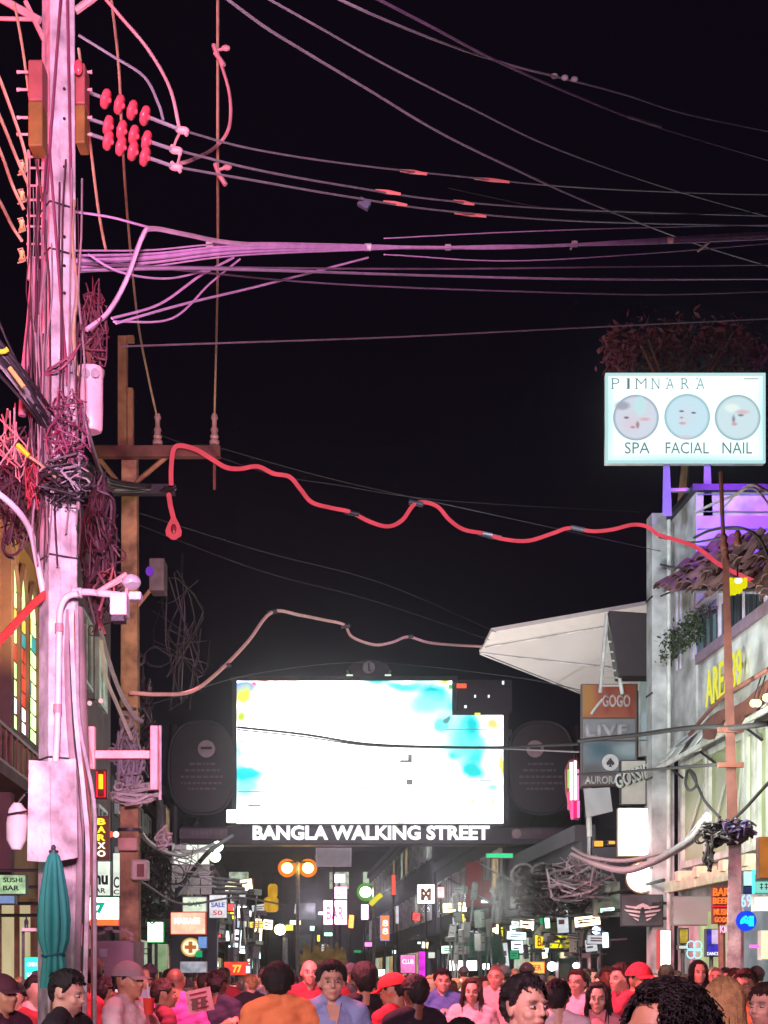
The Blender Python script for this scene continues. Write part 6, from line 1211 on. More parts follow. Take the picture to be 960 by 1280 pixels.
def capm(m, p0, r0, p1, r1, n=12):
    p0, p1 = Vector(p0), Vector(p1); d = p1-p0; L_ = d.length; prof = []
    for i in range(1, 5): a = math.pi/2*i/4; prof.append((r0*math.sin(a), -r0*math.cos(a)))
    for i in range(0, 4): a = math.pi/2*i/4; prof.append((r1*math.cos(a), L_+r1*math.sin(a)))
    m.lathe(p0, prof, n, d)
class Head:
    def __init__(s, c, yaw, pitch, roll=0): s.c = Vector(c); s.m = Matrix.Rotation(yaw, 3, 'Z') @ Matrix.Rotation(pitch, 3, 'X') @ Matrix.Rotation(roll, 3, 'Y')
    def __call__(s, p): return s.c+s.m@Vector(p)
def oball(m, hd, c, r, n=14, k=10):
    t = MB().ball(c, r, n, k); off = len(m.v); m.v += [hd(v) for v in t.v]; m.f += [tuple(i+off for i in f) for f in t.f]
def remeshed(mb, vox, smooth=3, disp=None):
    me = bpy.data.meshes.new('t'); me.from_pydata([tuple(v) for v in mb.v], [], mb.f)
    bm = bmesh.new(); bm.from_mesh(me); bmesh.ops.recalc_face_normals(bm, faces=bm.faces); bm.to_mesh(me); bm.free()
    o = bpy.data.objects.new('t', me); COL.objects.link(o)
    r_ = o.modifiers.new('r', 'REMESH'); r_.mode = 'VOXEL'; r_.voxel_size = vox; r_.use_smooth_shade = True
    s_ = o.modifiers.new('s', 'SMOOTH'); s_.factor = .5; s_.iterations = smooth
    dg = bpy.context.evaluated_depsgraph_get(); dg.update(); out = bpy.data.meshes.new_from_object(o.evaluated_get(dg)); bpy.data.objects.remove(o); bpy.data.meshes.remove(me)
    return out
def mobj(name, me, mat, parent):
    me.name = name; me.materials.clear(); me.materials.append(mat); me.shade_smooth()
    o = bpy.data.objects.new(name, me); COL.objects.link(o); o.parent = parent; return o
def build_person(p, vox, det):
    """p: dict of options; returns list of (name, mesh, material, parentname) in a frame with feet at the origin, facing -Y"""
    rnd = random.Random(p.get('seed', 1)); fem = p.get('fem', False); w = .9 if fem else 1.0; parts = []
    hd = Head((p.get('hx', 0), p.get('hyo', -.01), 1.625), R(p.get('hy', 0)), R(p.get('hp', 0)), R(p.get('hr', 0)))
    hd.c.z = p.get('hz', 1.582)
    arms = {}
    for sd, key in ((1, 'armL'), (-1, 'armR')):
        e_, wr = p.get(key, ((sd*.245, .03, 1.10), (sd*.255, -.05, .86))); arms[sd] = (Vector((sd*.18*w, 0, 1.375)), Vector(e_), Vector(wr))
    def torso(m, g_, full=True, sleeve=None):
        m.ball((0, .0, 1.27), (.152*w+g_, .102+g_, .165+g_), 16, 12)
        if fem: m.ball((-.06, -.07, 1.26), (.06+g_, .05+g_, .06+g_)); m.ball((.06, -.07, 1.26), (.06+g_, .05+g_, .06+g_))
        for sd in (-1, 1):
            capm(m, (sd*.036, .018, 1.455), .05+g_*.6, (sd*.165*w, .0, 1.40), .054+g_)
            capm(m, (sd*.165*w, 0, 1.38), .056+g_, (sd*.11*w, 0, 1.15), .08+g_)
            a, b, c = arms[sd]
            if sleeve is None or sleeve > 0:
                if sleeve is None or sleeve >= 1: capm(m, a, .05+g_, b, .038+g_); capm(m, b, .04+g_, c, .027+g_*1.1)
                else: capm(m, a, .05+g_, a.lerp(b, sleeve), .046+g_*1.7)
        m.ball((0, 0, 1.08), (.122*w+g_*1.3, .088+g_*1.3, .15), 16, 10)
        m.ball((0, 0, .95), (.145+g_, .1+g_, .11), 16, 10)
    m = MB(); torso(m, 0)
    capm(m, (0, .018, 1.38), .066*w, hd((0, .025, -.06)), .057*w)
    oball(m, hd, (0, .012, .02), (.075, .095, .092)); oball(m, hd, (0, -.026, -.045), (.056*w+.002, .062, .066)); oball(m, hd, (0, -.062, -.09), (.026, .024, .02))
    if det:
        oball(m, hd, (0, -.098, -.022), (.0135, .017, .014)); oball(m, hd, (0, -.092, .0), (.009, .014, .026)); oball(m, hd, (0, -.086, -.056), (.023, .011, .0075)); oball(m, hd, (0, -.084, -.066), (.02, .011, .007))
        for sd in (-1, 1):
            oball(m, hd, (sd*.028, -.078, .026), (.024, .013, .008)); oball(m, hd, (sd*.036, -.058, -.026), (.026, .026, .024)); oball(m, hd, (sd*.078, .01, -.008), (.009, .018, .03)); oball(m, hd, (sd*.011, -.094, -.026), (.008, .009, .008))
    else:
        oball(m, hd, (0, -.096, -.015), (.014, .02, .022)); [oball(m, hd, (sd*.078, .01, -.008), (.012, .018, .03)) for sd in (-1, 1)]
    for sd in (-1, 1):
        a, b, c = arms[sd]; d = (c-b).normalized(); sidev = d.cross(Vector((0, 1, 0))); sidev = sidev.normalized() if sidev.length > .1 else Vector((1, 0, 0)); nrm = d.cross(sidev)
        if det:
            capm(m, c+d*.015, .026, c+d*.07, .030, 10); capm(m, c+d*.02+sidev*.022, .02, c+d*.075+sidev*.026, .016, 8); capm(m, c+d*.02-sidev*.022, .02, c+d*.075-sidev*.026, .016, 8)
            curl = p.get('curl', .35)
            for q_, (o_, l_) in enumerate(((-.033, .06), (-.011, .07), (.012, .066), (.033, .052))):
                p0 = c+d*.082+sidev*o_; p1 = p0+(d*(1-curl*.3)+nrm*curl*.5).normalized()*l_*.55+sidev*o_*.15; p2 = p1+(d*(1-curl)+nrm*curl*1.4).normalized()*l_*.5
                capm(m, p0, .0098, p1, .009, 7); capm(m, p1, .009, p2, .0078, 7)
            t0_ = c+d*.03-sidev*.03*sd; t1 = t0_+(d*.6-sidev*sd*.7+nrm*.3).normalized()*.045; capm(m, t0_, .013, t1, .011, 7); capm(m, t1, .011, t1+(d*.9+nrm*.3).normalized()*.03, .009, 7)
        else: capm(m, c, .026, c+d*.13, .018, 8)
    st = p.get('stride', .06)
    for sd in (-1, 1):
        hp = Vector((sd*.085, 0, .9)); kn = Vector((sd*.095, -.02-st*sd*.7, .49)); an = Vector((sd*.1, .03-st*sd*1.6, .09))
        capm(m, hp, .082, kn, .055); capm(m, kn, .054, an, .036); capm(m, an+Vector((0, .02, -.045)), .036, an+Vector((0, -.13, -.055)), .03)
    me = remeshed(m, vox, 2 if det else 1)
    co = np.empty(len(me.vertices)*3); me.vertices.foreach_get('co', co); co = co.reshape(-1, 3)
    im = np.array(hd.m.inverted()); L_ = (co-np.array(hd.c)) @ im.T
    col = np.ones((len(co), 4))
    if det:
        def gq(c, r): return np.exp(-(((L_-np.array(c))/np.array(r))**2).sum(1))
        sh = np.zeros(len(co))
        for sd in (-1, 1): sh += .011*gq((sd*.031, -.086, .004), (.016, .03, .010))
        sh += .003*gq((0, -.1, -.04), (.006, .02, .006)); sh += .003*gq((0, -.1, -.0605), (.022, .02, .0022)); sh -= .002*gq((0, -.09, -.09), (.02, .03, .015))
        L2 = L_.copy(); L2[:, 1] += sh; co2 = L2 @ np.array(hd.m).T+np.array(hd.c)
        inhead = (np.abs(L_) < .14).all(1); co[inhead] = co2[inhead]; me.vertices.foreach_set('co', co.ravel())
        for sd in (-1, 1):
            br = np.clip(gq((sd*.031, -.086, .0265), (.02, .03, .0055))*1.5, 0, 1)[:, None]; col[:, :3] *= 1-br*.78
            ey = np.clip(gq((sd*.031, -.086, .0075), (.019, .03, .0075))*1.1, 0, 1)[:, None]; col[:, :3] *= 1-ey*.45
            ns_ = gq((sd*.008, -.1, -.033), (.004, .02, .003))[:, None]; col[:, :3] *= 1-ns_*.6
        lp = np.clip(gq((0, -.09, -.061), (.022, .02, .009))*1.3, 0, 1)[:, None]; col[:, :3] *= 1-lp*np.array([.12, .5, .42])
        ml = np.clip(gq((0, -.09, -.0608), (.021, .02, .0022)), 0, 1)[:, None]; col[:, :3] *= 1-ml*.6
        if p.get('stubble'):
            sb_ = np.clip(gq((0, -.06, -.085), (.06, .06, .03))*1.1, 0, 1)[:, None]; col[:, :3] *= 1-sb_*.5
    if p.get('hair') == 'buzz':
        e_ = np.clip((L_[:, 2]-.03+L_[:, 1]*.5)/.02, 0, 1)[:, None]; col[:, :3] *= 1-e_*.72
    me.color_attributes.new('paint', 'FLOAT_COLOR', 'POINT').data.foreach_set('color', col.ravel())
    parts.append(('body', me, SK[p.get('skin', 'fair')], None))
    if det:
        for sd in (-1, 1):
            e_ = MB(); oball(e_, hd, (sd*.031, -.0735, .0045), (.0135, .0125, .0062), 12, 8); parts.append(('eye', e_, pbr('eye_white', (200, 190, 186), .2, bump=0, var=.02), None))
            e_ = MB(); oball(e_, hd, (sd*.031+p.get('gaze', 0), -.0842, .0045), (.0056, .0028, .0054), 10, 6); parts.append(('iris', e_, pbr('dark_iris', (34, 22, 18), .2, bump=0, var=.02), 'eye'))
    m = MB(); g_ = .016 if det else .02
    if p.get('tank'): torso(m, g_, sleeve=0)
    else: torso(m, g_, sleeve=1.0 if p.get('long') else .62)
    me = remeshed(m, vox*1.15, 2)
    co = np.empty(len(me.vertices)*3); me.vertices.foreach_get('co', co); co = co.reshape(-1, 3); no = np.empty(len(me.vertices)*3); me.vertices.foreach_get('normal', no); no = no.reshape(-1, 3)
    sd_ = rnd.uniform(0, 9); fold = np.sin(co[:, 2]*38+np.sin(co[:, 0]*21+sd_)*2.2+co[:, 1]*17+sd_)*.5+np.sin(co[:, 0]*46-co[:, 2]*30+sd_)*.5
    fold = np.abs(fold)**.7*np.sign(fold)+.5*np.sin(co[:, 2]*90+co[:, 0]*33); co += no*(fold*.0052)[:, None]; me.vertices.foreach_set('co', co.ravel()); parts.append(('shirt', me, cloth(p['shirt']), None))
    m = MB()
    for sd in (-1, 1):
        hp = Vector((sd*.085, 0, .9)); kn = Vector((sd*.095, -.02-st*sd*.7, .49)); an = Vector((sd*.1, .03-st*sd*1.6, .12)); capm(m, hp, .098, kn, .075); capm(m, kn, .074, an, .06)
    m.ball((0, 0, .92), (.16, .115, .11)); parts.append(('trousers', remeshed(m, max(vox*1.6, .02), 2), cloth(p.get('trousers', (50, 50, 62))), None))
    for sd in (-1, 1):
        an = Vector((sd*.1, .03-st*sd*1.6, .05)); m = MB(); capm(m, an+Vector((0, .03, .0)), .045, an+Vector((0, -.15, -.01)), .038, 10); parts.append(('shoe', m, 'dark', None))
    # hair
    hs = p.get('hair', 'short'); hm = HM[p.get('hc', 'black')]; nA, nE = (48, 30) if det else (22, 14)
    if hs not in ('bald', 'buzz'):
        m = MB(); vol = p.get('vol', {'short': .016, 'long': .02, 'curly': .05, 'bun': .014, 'cap': .010}.get(hs, .016))
        for i in range(1, nE):
            el = -math.pi/2+math.pi*i/nE
            for j in range(nA):
                az = 2*math.pi*j/nA-math.pi; aa = abs(math.degrees(az)); dirn = Vector((math.sin(az)*math.cos(el), -math.cos(az)*math.cos(el), math.sin(el)))
                fr_ = p.get('front', 36)
                line = fr_ if aa < 48 else (fr_+(aa-48)/30*(-12-fr_) if aa < 78 else (-12 if aa < 86 else (6 if aa < 112 else (6-(aa-112)/24*68 if aa < 136 else -62))))
                if hs == 'long': line = fr_ if aa < 40 else fr_+(aa-40)/24*(-75-fr_) if aa < 64 else -75
                if hs == 'cap': line = max(line, -50)
                f_ = (math.degrees(el)-line)/9; f_ = max(0, min(1, f_+.5+noise.noise(Vector((az*5, el*5, sd_)))*.5))
                t_ = f_*(vol*(1+.5*max(0, math.sin(el))*(1 if hs == 'short' else .4))+.010*noise.noise(dirn*7+Vector((sd_, 0, 0)))+.004*noise.noise(dirn*22))+(1-f_)*-.022
                m.v.append(hd(Vector((0, .012, .02))+Vector((dirn.x*(.076+t_), dirn.y*(.096+t_), dirn.z*(.092+t_)))))
        for i in range(nE-2):
            for j in range(nA): a_ = i*nA+j; b_ = i*nA+(j+1) % nA; m.f.append((a_, b_, b_+nA, a_+nA))
        m.f.append(tuple(reversed(range(nA)))); m.f.append(tuple((nE-2)*nA+j for j in range(nA))); m.smooth = True
        ns_ = p.get('strands', 0) if hs != 'curly' else 0
        if hs == 'long':
            ns_ = 300 if det else 46; rr_ = .005 if det else .014
            for i in range(ns_):
                az = R(rnd.uniform(52, 308)); el = R(rnd.uniform(5, 75)); ln_ = p.get('len', .30)*rnd.uniform(.75, 1.05); k1 = 1+vol*8
                f0 = lambda az, el, k_: Vector((math.sin(az)*math.cos(el)*.078*k_, .012-math.cos(az)*math.cos(el)*.098*k_, .02+math.sin(el)*.094*k_))
                s0, s1, s2 = f0(az, el, 1.08), f0(az, el*.5, k1+.1), f0(az, R(-15), k1+.12); s3 = s2+Vector((rnd.uniform(-.02, .02), .012, -ln_*.5)); s4 = s3+Vector((rnd.uniform(-.02, .02)-s2.x*.1, rnd.uniform(-.005, .02), -ln_*.5))
                m.tube(smooth_path([hd(q) for q in (s0, s1, s2)]+[hd(s2)+(s3-s2), hd(s2)+(s4-s2)], 3 if det else 2), rr_, 4, rr_*.4)
        elif hs == 'short' and det:
            for i in range(620):
                az = R(rnd.uniform(-180, 180)); el = R(rnd.uniform(25, 88)); c0 = Vector((math.sin(az)*math.cos(el)*.08, .012-math.cos(az)*math.cos(el)*.1, .02+math.sin(el)*.097))
                s1 = c0*rnd.uniform(1.10, 1.16)+Vector((rnd.uniform(-.006, .006), rnd.uniform(-.004, .012), rnd.uniform(-.002, .004))); s2 = s1+Vector((rnd.uniform(-.012, .012), .022, -.002))
                m.tube([hd(c0), hd(s1), hd(s2)], .0034, 3, .001)
        elif hs == 'curly':
            for i in range(p.get('curls', 620)):
                az = R(rnd.uniform(-180, 180)); el = R(rnd.uniform(-30, 90)); 
                if abs(math.degrees(az)) < 50 and math.degrees(el) < p.get('front', 30)+4: continue
                dirn = Vector((math.sin(az)*math.cos(el), -math.cos(az)*math.cos(el), math.sin(el))); c0 = Vector((dirn.x*.085, .012+dirn.y*.104, .02+dirn.z*.1))
                u_ = dirn.orthogonal().normalized(); w_ = dirn.cross(u_); L0 = rnd.uniform(.024, .085)*p.get('curl_len', 1)*(1.5 if az > 0 else .8); ph_ = rnd.uniform(0, 6); pts = []
                for j in range(13): t = j/12; pts.append(hd(c0+dirn*(L0*t+.004)+(u_*math.cos(ph_+t*13)+w_*math.sin(ph_+t*13))*(.004+.009*((i*7)%5)/5)+Vector((0, 0, -.03*t*t))))
                m.tube(pts, .0034, 3, .0016)
        elif hs == 'bun': oball(m, hd, (0, .11, .06), (.04, .035, .04))
        parts.append(('hair', m, hm, None))
    if hs == 'cap' or p.get('cap'):
        m = MB(); nA = 28
        for i, (el, k_) in enumerate(((4, 1.20), (20, 1.21), (38, 1.20), (55, 1.20), (70, 1.21), (82, 1.22), (89, 1.22))):
            e_ = R(el)
            for j in range(nA): a = 2*math.pi*j/nA; m.v.append(hd(Vector((math.sin(a)*math.cos(e_)*.078*k_, .012-math.cos(a)*math.cos(e_)*.098*k_, .026+math.sin(e_)*.09*k_))))
        for i in range(6):
            for j in range(nA): a_ = i*nA+j; b_ = i*nA+(j+1) % nA; m.f.append((a_, b_, b_+nA, a_+nA))
        m.f.append(tuple(reversed(range(nA)))); m.f.append(tuple(6*nA+j for j in range(nA))); m.smooth = True
        parts.append(('cap', m, cloth(p.get('cap', (120, 110, 110))), None))
        m = MB(); top = []; n_ = 9
        for i in range(n_): a = R(-62+124*i/(n_-1)); top.append((Vector((math.sin(a)*.088, .012-math.cos(a)*.112, .036)), Vector((math.sin(a)*.085, .0-math.cos(a)*.112-.062*math.cos(a)**.6, .024-.012*abs(math.sin(a))))))
        for z_ in (0, -.004):
            for a, b in top: m.v += [hd(a+Vector((0, 0, z_))), hd(b+Vector((0, 0, z_)))]
        for i in range(n_-1):
            a = 2*i; m.f += [(a, a+1, a+3, a+2), (a+2*n_, a+2+2*n_, a+3+2*n_, a+1+2*n_), (a+1, a+1+2*n_, a+3+2*n_, a+3)]
        m.f += [(0, 2*n_, 2*n_+1, 1), (2*n_-2, 2*n_-1, 4*n_-1, 4*n_-2)]
        parts.append(('cap_brim', m, cloth(p.get('cap', (120, 110, 110))), 'cap'))
    return parts, hd
def place_person(label, x, ytop, Y, yaw, p, vox=.013, det=True, name='person', group=None):
    H = CH+(HY-ytop)/F*Y; extra = {'curly': .04, 'short': .022, 'long': .02, 'cap': .018, 'bun': .012}.get(p.get('hair', 'short'), 0); s = H/(1.702+extra)
    parts, hd = build_person(p, vox, det)
    root = thing(name, label, 'person', (P(x, 0, Y).x, Y, 0), group)
    if p.get('hx'):   # keep the head, not the feet, on the photo column
        pass
    made = {}
    for nm_, me, mat, par in parts:
        if isinstance(me, MB):
            tmp = me; o = MB.build(tmp, nm_, mat, None, origin=(0, 0, 0))
            o.parent = made.get(par, root) if par else root; o.location = (0, 0, 0)
        else: o = mobj(nm_, me, mat, root)
        made[nm_] = o
    root.rotation_euler = (0, 0, R(yaw)); root.scale = (s, s, s)
    root['_hd'] = 0; del root['_hd']
    return root, hd, s
def addp(root, mb, name, mat):        # a part given in the person's own frame
    o = MB.build(mb, name, mat, None, origin=(0, 0, 0)); o.parent = root; o.location = (0, 0, 0); return o
# --- the nearer people, one by one
place_person('man with swept dark hair in a black shirt, in profile at lower left', 84, 1211, 8.1, 74, dict(seed=1, hair='short', front=44, hp=14, shirt=(34, 26, 34), skin='fair', vol=.02, stubble=1), .011)
r_, hd, s_ = place_person('person in a dark maroon cap and jacket at the bottom left corner', 2, 1216, 8.6, 60, dict(seed=2, cap=(80, 36, 52), hair='cap', shirt=(72, 34, 58), long=1, skin='mid'))
r_, hd, s_ = place_person('man in a grey cap and pale tee facing right beside the parasol', 160, 1200, 9.5, 66, dict(seed=3, cap=(150, 128, 132), hair='cap', shirt=(228, 196, 200), skin='mid', armL=((.24, -.1, 1.12), (.16, -.33, 1.2)), armR=((-.24, -.1, 1.12), (-.1, -.34, 1.1))))
cup = thing('drink_cup', 'red cup with a white straw before the man in the grey cap', 'cup', P(186, 1268, 9.3)); MB().lathe(P(186, 1268, 9.3), [(.028, 0), (.038, .1), (.038, .105)], 14).build('cup_body', cloth((220, 60, 50)), cup); MB().tube([P(187, 1255, 9.3), P(184, 1228, 9.3)], .006, 6).build('straw', 'white', cup)
place_person('dark clothed person half hidden behind the grey cap man', 131, 1219, 11.5, 150, dict(seed=4, shirt=(60, 34, 44), skin='mid'), .02)
place_person('shaven headed person in a bright magenta top seen from behind', 219, 1209, 12, 190, dict(seed=5, hair='buzz', shirt=(214, 96, 190), skin='mid'), .016)
r_, hd, s_ = place_person('dark haired person in navy holding up a pale menu board', 272, 1211, 12.5, 160, dict(seed=6, hair='short', shirt=(46, 40, 66), skin='dark'), .018)
bd = thing('menu_board', 'pale pink menu board held up over the left crowd', 'board', P(249, 1265, 10.6))
MB().prism([P(231, 1240, 10.6), P(262, 1233, 10.7), P(268, 1262, 10.7), P(236, 1268, 10.6)], (0, .02, 0)).build('panel', pbr('pale_menu', (216, 170, 176), .5), bd)
for i in range(4): MB().prism([P(237+i*1, 1243+i*6, 10.585), P(258+i*1, 1238.5+i*6, 10.66), P(258+i, 1240.5+i*6, 10.66), P(237+i, 1245+i*6, 10.585)], (0, -.004, 0)).build('menu_line', pbr('menu_red', (150, 60, 76), .6), bd)
MB().pbox(240, 1248, 247, 1262, 10.57, .004).pbox(251, 1246, 257, 1259, 10.57, .004).build('menu_picture', pbr('menu_brown', (120, 70, 70), .6), bd)
r_, hd, s_ = place_person('person holding the menu board with a bare raised forearm', 205, 1222, 11.2, 110, dict(seed=7, hair='short', hc='brown', shirt=(120, 40, 60), armL=((.25, -.2, 1.15), (.1, -.52, 1.32)), skin='mid'), .015)
place_person('man in a bright orange shirt seen from behind, arms raised slightly', 350, 1197, 8.9, 196, dict(seed=8, hair='short', vol=.024, shirt=(255, 150, 92), skin='mid', hy=-14, front=30, hz=1.555, hyo=-.06, hp=10), .012)
place_person('bald man with a reddened face behind the orange shirt', 387, 1199, 13.4, 10, dict(seed=9, hair='bald', shirt=(150, 50, 66), skin='fair'), .014)
gman, hd, s_ = place_person('young black haired man in open pale blue shirt facing the camera', 414, 1199, 9.0, 12, dict(seed=10, hair='short', vol=.022, front=40, shirt=(150, 168, 214), skin='fair', hy=-4, long=1), .0085)
m = MB()
for sd in (-1, 1):
    m.hexa([(sd*.012, -.085, 1.375), (sd*.075, -.07, 1.40), (sd*.075, -.055, 1.40), (sd*.012, -.07, 1.375), (sd*.05, -.066, 1.452), (sd*.082, -.02, 1.478), (sd*.076, -.012, 1.478), (sd*.044, -.056, 1.452)])
addp(gman, m, 'collar', cloth((150, 168, 214)))
m = MB(); m.prism([(0, -.122, 1.28), (.03, -.105, 1.38), (.045, -.07, 1.445), (-.045, -.07, 1.445), (-.03, -.105, 1.38)], (0, .03, 0)); on_ = addp(gman, m, 'open_neck', SK['fair'])
me_ = on_.data; me_.color_attributes.new('paint', 'FLOAT_COLOR', 'POINT').data.foreach_set('color', np.ones(len(me_.vertices)*4))
m = MB(); [m.lathe((.012, -.122+.004*0, z_), [(.006, 0), (.006, .004)], 8, (0, -1, 0)) for z_ in (1.26, 1.18, 1.10)]; addp(gman, m, 'buttons', 'white')
place_person('thick haired man in black seen from behind, right of the blue shirt', 456, 1203, 11, 188, dict(seed=11, hair='short', vol=.028, shirt=(26, 22, 30), skin='mid'), .014)
place_person('person in a red baseball cap and red shirt turned away to the left', 492, 1215, 10, -120, dict(seed=12, hair='cap', cap=(255, 50, 58), shirt=(235, 40, 60), skin='mid', hp=12), .013)
place_person('dark dressed person pressed against the red cap', 519, 1217, 9.7, 200, dict(seed=13, hair='short', shirt=(30, 22, 36), skin='dark', vol=.02), .015)
tk, hd, s_ = place_person('man in a blue tank top with a white oval print', 553, 1209, 14.2, 6, dict(seed=14, hair='short', shirt=(86, 116, 190), tank=1, skin='fair', front=42), .012)
m = MB(); n_ = 24; m.prism([(.062*math.cos(2*math.pi*i/n_), -.142+.01*abs(math.cos(2*math.pi*i/n_)), 1.24+.085*math.sin(2*math.pi*i/n_)) for i in range(n_)], (0, .02, 0)); addp(tk, m, 'shirt_print', 'white')
m = MB(); m.prism([(-.012, -.146, 1.19), (.014, -.146, 1.20), (.018, -.146, 1.27), (.004, -.146, 1.30), (-.014, -.146, 1.26)], (0, .006, 0)); addp(tk, m, 'print_mark', cloth((60, 80, 150)))
place_person('short person whose dark crown of hair just shows at the bottom edge', 577, 1270, 6.2, 170, dict(seed=15, hair='short', shirt=(40, 30, 40), skin='mid'), .016)
place_person('woman with long brown hair and pale top right of the blue tank', 590, 1221, 12.4, -6, dict(seed=16, fem=1, hair='long', hc='brown', shirt=(236, 196, 204), skin='fair', len=.26, front=44), .012)
place_person('sunburnt man in a white vest behind the long haired woman', 620, 1206, 14.6, -20, dict(seed=17, hair='buzz', hc='brown', shirt=(224, 190, 192), skin='fair', hp=6), .014)
place_person('dark haired man with prominent nose close to the camera looking right', 657, 1216, 5.7, 24, dict(seed=18, hair='short', vol=.02, front=50, shirt=(196, 150, 160), skin='fair', stubble=1, hy=10, gaze=.002), .0068)
o_p, hd, s_ = place_person('black haired man in white tee with dark bag strap, from behind', 697, 1222, 9.3, 176, dict(seed=19, hair='short', vol=.018, shirt=(238, 206, 214), skin='fair', hy=-12), .013)
addp(o_p, MB().tube(smooth_path([(.15, .08, 1.43), (.12, .12, 1.38), (.04, .132, 1.27), (-.06, .135, 1.12), (-.13, .10, .98)], 5), .016, 6), 'bag_strap', cloth((90, 50, 60)))
place_person('woman with pinned brown hair and a pale dress in the pink light', 722, 1210, 12.8, -32, dict(seed=20, fem=1, hair='bun', hc='brown', shirt=(244, 190, 206), skin='fair'), .014)
place_person('pink faced woman with long dark parted hair facing the camera', 748, 1226, 10.3, -14, dict(seed=21, fem=1, hair='long', shirt=(226, 140, 150), skin='fair', front=46, len=.3), .0095)
place_person('woman in profile facing left behind the red cap on the right', 777, 1202, 12, -62, dict(seed=22, fem=1, hair='short', hc='brown', shirt=(180, 60, 80), skin='fair'), .014)
place_person('person in a smooth red cap left of the curly haired woman', 799, 1202, 11, 30, dict(seed=23, hair='cap', cap=(245, 60, 76), shirt=(200, 70, 90), skin='mid'), .015)
place_person('woman with a mass of black curls close to the camera at the bottom edge', 830, 1213, 3.35, -36, dict(seed=24, fem=1, hair='curly', vol=.026, front=46, shirt=(60, 40, 60), skin='mid', hp=2, hy=-26, curls=3600, curl_len=.42), .0085)
place_person('fair haired woman in pink light seen from behind at lower right', 906, 1219, 6.7, 168, dict(seed=25, fem=1, hair='long', hc='blonde', shirt=(236, 150, 190), skin='fair', len=.32), .012)
place_person('man in a pink tee at the right edge facing left', 957, 1226, 7.4, -48, dict(seed=26, hair='short', hc='brown', shirt=(240, 160, 200), skin='fair'), .011)
place_person('bearded man in orange between the fair haired woman and right edge', 932, 1209, 10.5, -30, dict(seed=27, hair='short', hc='brown', shirt=(240, 130, 80), skin='mid', stubble=1), .014)
place_person('red faced person in a dark hood left of the right pole', 873, 1199, 15.5, 4, dict(seed=28, hair='long', shirt=(60, 26, 36), skin='fair', len=.12, front=52), .014)
place_person('red lit person just right of the dark hooded one', 896, 1208, 15.2, -20, dict(seed=29, hair='buzz', shirt=(170, 60, 70), skin='fair'), .016)
place_person('man with a shaded face straight under the blue disc sign', 919, 1209, 16, 20, dict(seed=30, hair='short', hc='brown', shirt=(120, 70, 90), skin='mid'), .016)
# --- the crowd farther off: shared bodies, each walker with own clothes
protos = []
for i, o_ in enumerate((dict(hair='short', shirt=(200, 80, 90)), dict(hair='long', fem=1, hc='brown', shirt=(200, 150, 150), len=.24), dict(hair='buzz', shirt=(90, 60, 110), hy=20), dict(hair='cap', cap=(60, 50, 60), shirt=(180, 170, 170)), dict(hair='bun', fem=1, shirt=(230, 200, 200), hc='blonde'), dict(hair='short', hc='brown', shirt=(60, 50, 60), hy=-25))):
    o_['seed'] = 40+i; o_['skin'] = ('fair', 'fair', 'mid', 'mid', 'fair', 'dark')[i]; protos.append(build_person(o_, .024, False)[0])
made_meshes = []
for parts in protos:
    row = []
    for nm_, me, mat, par in parts:
        if isinstance(me, MB): o = MB.build(me, nm_, mat, None, origin=(0, 0, 0)); me2 = o.data; bpy.data.objects.remove(o)
        else: me.materials.clear(); me.materials.append(mat); me.shade_smooth(); me2 = me; me.name = nm_
        row.append((nm_, me2, par))
    made_meshes.append(row)
hairw = ['cropped dark hair', 'long brown hair', 'a shaven head', 'a dark cap', 'pinned fair hair', 'tousled brown hair']
shirts = [((236, 226, 226), 'white'), ((170, 50, 62), 'red'), ((40, 40, 52), 'black'), ((80, 104, 160), 'blue'), ((214, 206, 200), 'cream'), ((120, 120, 128), 'grey'), ((226, 150, 180), 'pink'), ((60, 70, 70), 'charcoal'), ((150, 170, 190), 'pale blue'), ((90, 56, 90), 'plum')]
marks = ['by the green menu sign', 'left of the parasol', 'behind the grey cap man', 'under the green lamp box', 'under the round cross sign', 'under the pharmacy panel', 'before the red bar light', 'right of the red bar light', 'left of the orange shirt', 'under the warm white lamp', 'left of the bald man', 'right of the blue shirted man', 'below the gilded roof', 'under the orange bar sign', 'left of the red baseball cap', 'below the magenta panel', 'under the violet column', 'left of the blue tank top', 'right of the blue tank top', 'under the green awning', 'right of the green awning', 'below the yellow pole sign', 'under the orange box sign', 'right of the orange box sign', 'below the yellow market sign', 'beside the pale dressed woman', 'under the bluish spot lamp', 'left of the tall lit sign', 'right of the tall lit sign', 'under the neon clover', 'below the violet poster', 'behind the right pole base', 'below the hot pink tube', 'at the right photo edge']
rnd = random.Random(77); N_ = 150; seen_ = set()
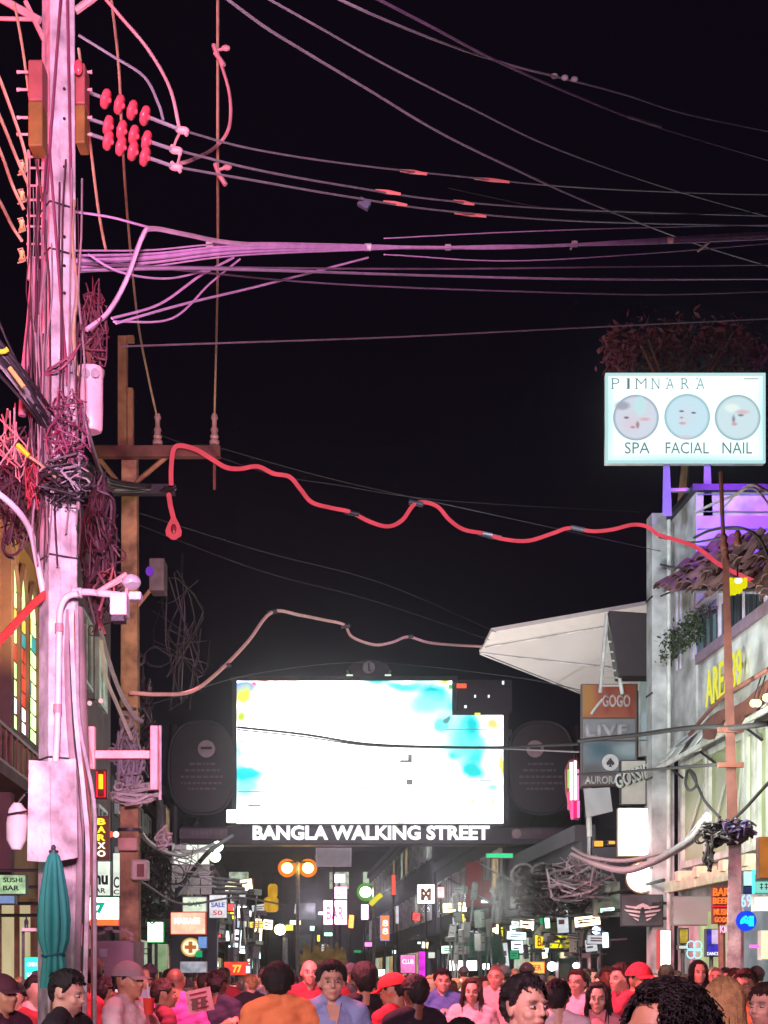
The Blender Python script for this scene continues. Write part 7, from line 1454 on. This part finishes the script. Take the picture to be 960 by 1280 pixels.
for i in range(N_):
    x = 12+(950-12)*(i+.5)/N_+rnd.uniform(-5, 5); Y = [17.5, 20, 24, 18.2, 29, 21, 36, 16.8][i % 8]+rnd.uniform(-1.2, 1.2)
    if x < 190: Y = min(Y, 15+rnd.uniform(0, 2)) if x > 120 else 11+rnd.uniform(0, 2)
    kpos = P(x, 0, Y).x+(480-VPX)/F*Y
    if kpos > KR-.6: Y = F*(KR-.8)/(x-VPX)
    if kpos < KL+.5: Y = F*(KL+.7)/(x-VPX)
    pi = rnd.randrange(6); (rgb, cn_) = shirts[(i*3+rnd.randrange(3)) % 10]; yaw = rnd.choice([rnd.uniform(-40, 40), 180+rnd.uniform(-40, 40)])
    mk = marks[min(len(marks)-1, int(i*len(marks)/N_))]
    facing = 'facing us' if abs(yaw) < 90 else 'walking away'
    for (rgb, cn_) in [(rgb, cn_)]+shirts:
        if (cn_, pi, facing, mk) not in seen_: break
    seen_.add((cn_, pi, facing, mk))
    root = thing('person', '%s shirted walker with %s, %s, %s' % (cn_, hairw[pi], facing, mk), 'person', (P(x, 0, Y).x, Y, 0), 'people in the far crowd')
    H = rnd.uniform(1.6, 1.84) if pi not in (1, 4) else rnd.uniform(1.56, 1.7); made = {}
    for nm_, me, par in made_meshes[pi]:
        o = bpy.data.objects.new(nm_, me); COL.objects.link(o); o.parent = made.get(par, root) if par else root; made[nm_] = o
        if nm_ == 'shirt': o.material_slots[0].link = 'OBJECT'; o.material_slots[0].material = cloth(rgb)
    root.rotation_euler = (0, 0, R(yaw)); root.scale = (H/1.75,)*3
# ================================================================== HAZE ADDED FOR THE BLOOM AROUND LIGHTS
hz = bpy.data.materials.new('bloom_haze'); hz.use_nodes = True; hn = hz.node_tree.nodes; hn.clear()
pv = hn.new('ShaderNodeVolumePrincipled'); pv.inputs['Density'].default_value = .0013; pv.inputs['Anisotropy'].default_value = .955; pv.inputs['Color'].default_value = (.95, .95, .97, 1)
ho = hn.new('ShaderNodeOutputMaterial'); hz.node_tree.links.new(pv.outputs[0], ho.inputs['Volume'])
hb_ = MB().box((0, 55, 6.5), (70, 150, 16)).build('haze', hz, None, kind='stuff', label='thin haze added over the whole street for the bloom around lights')
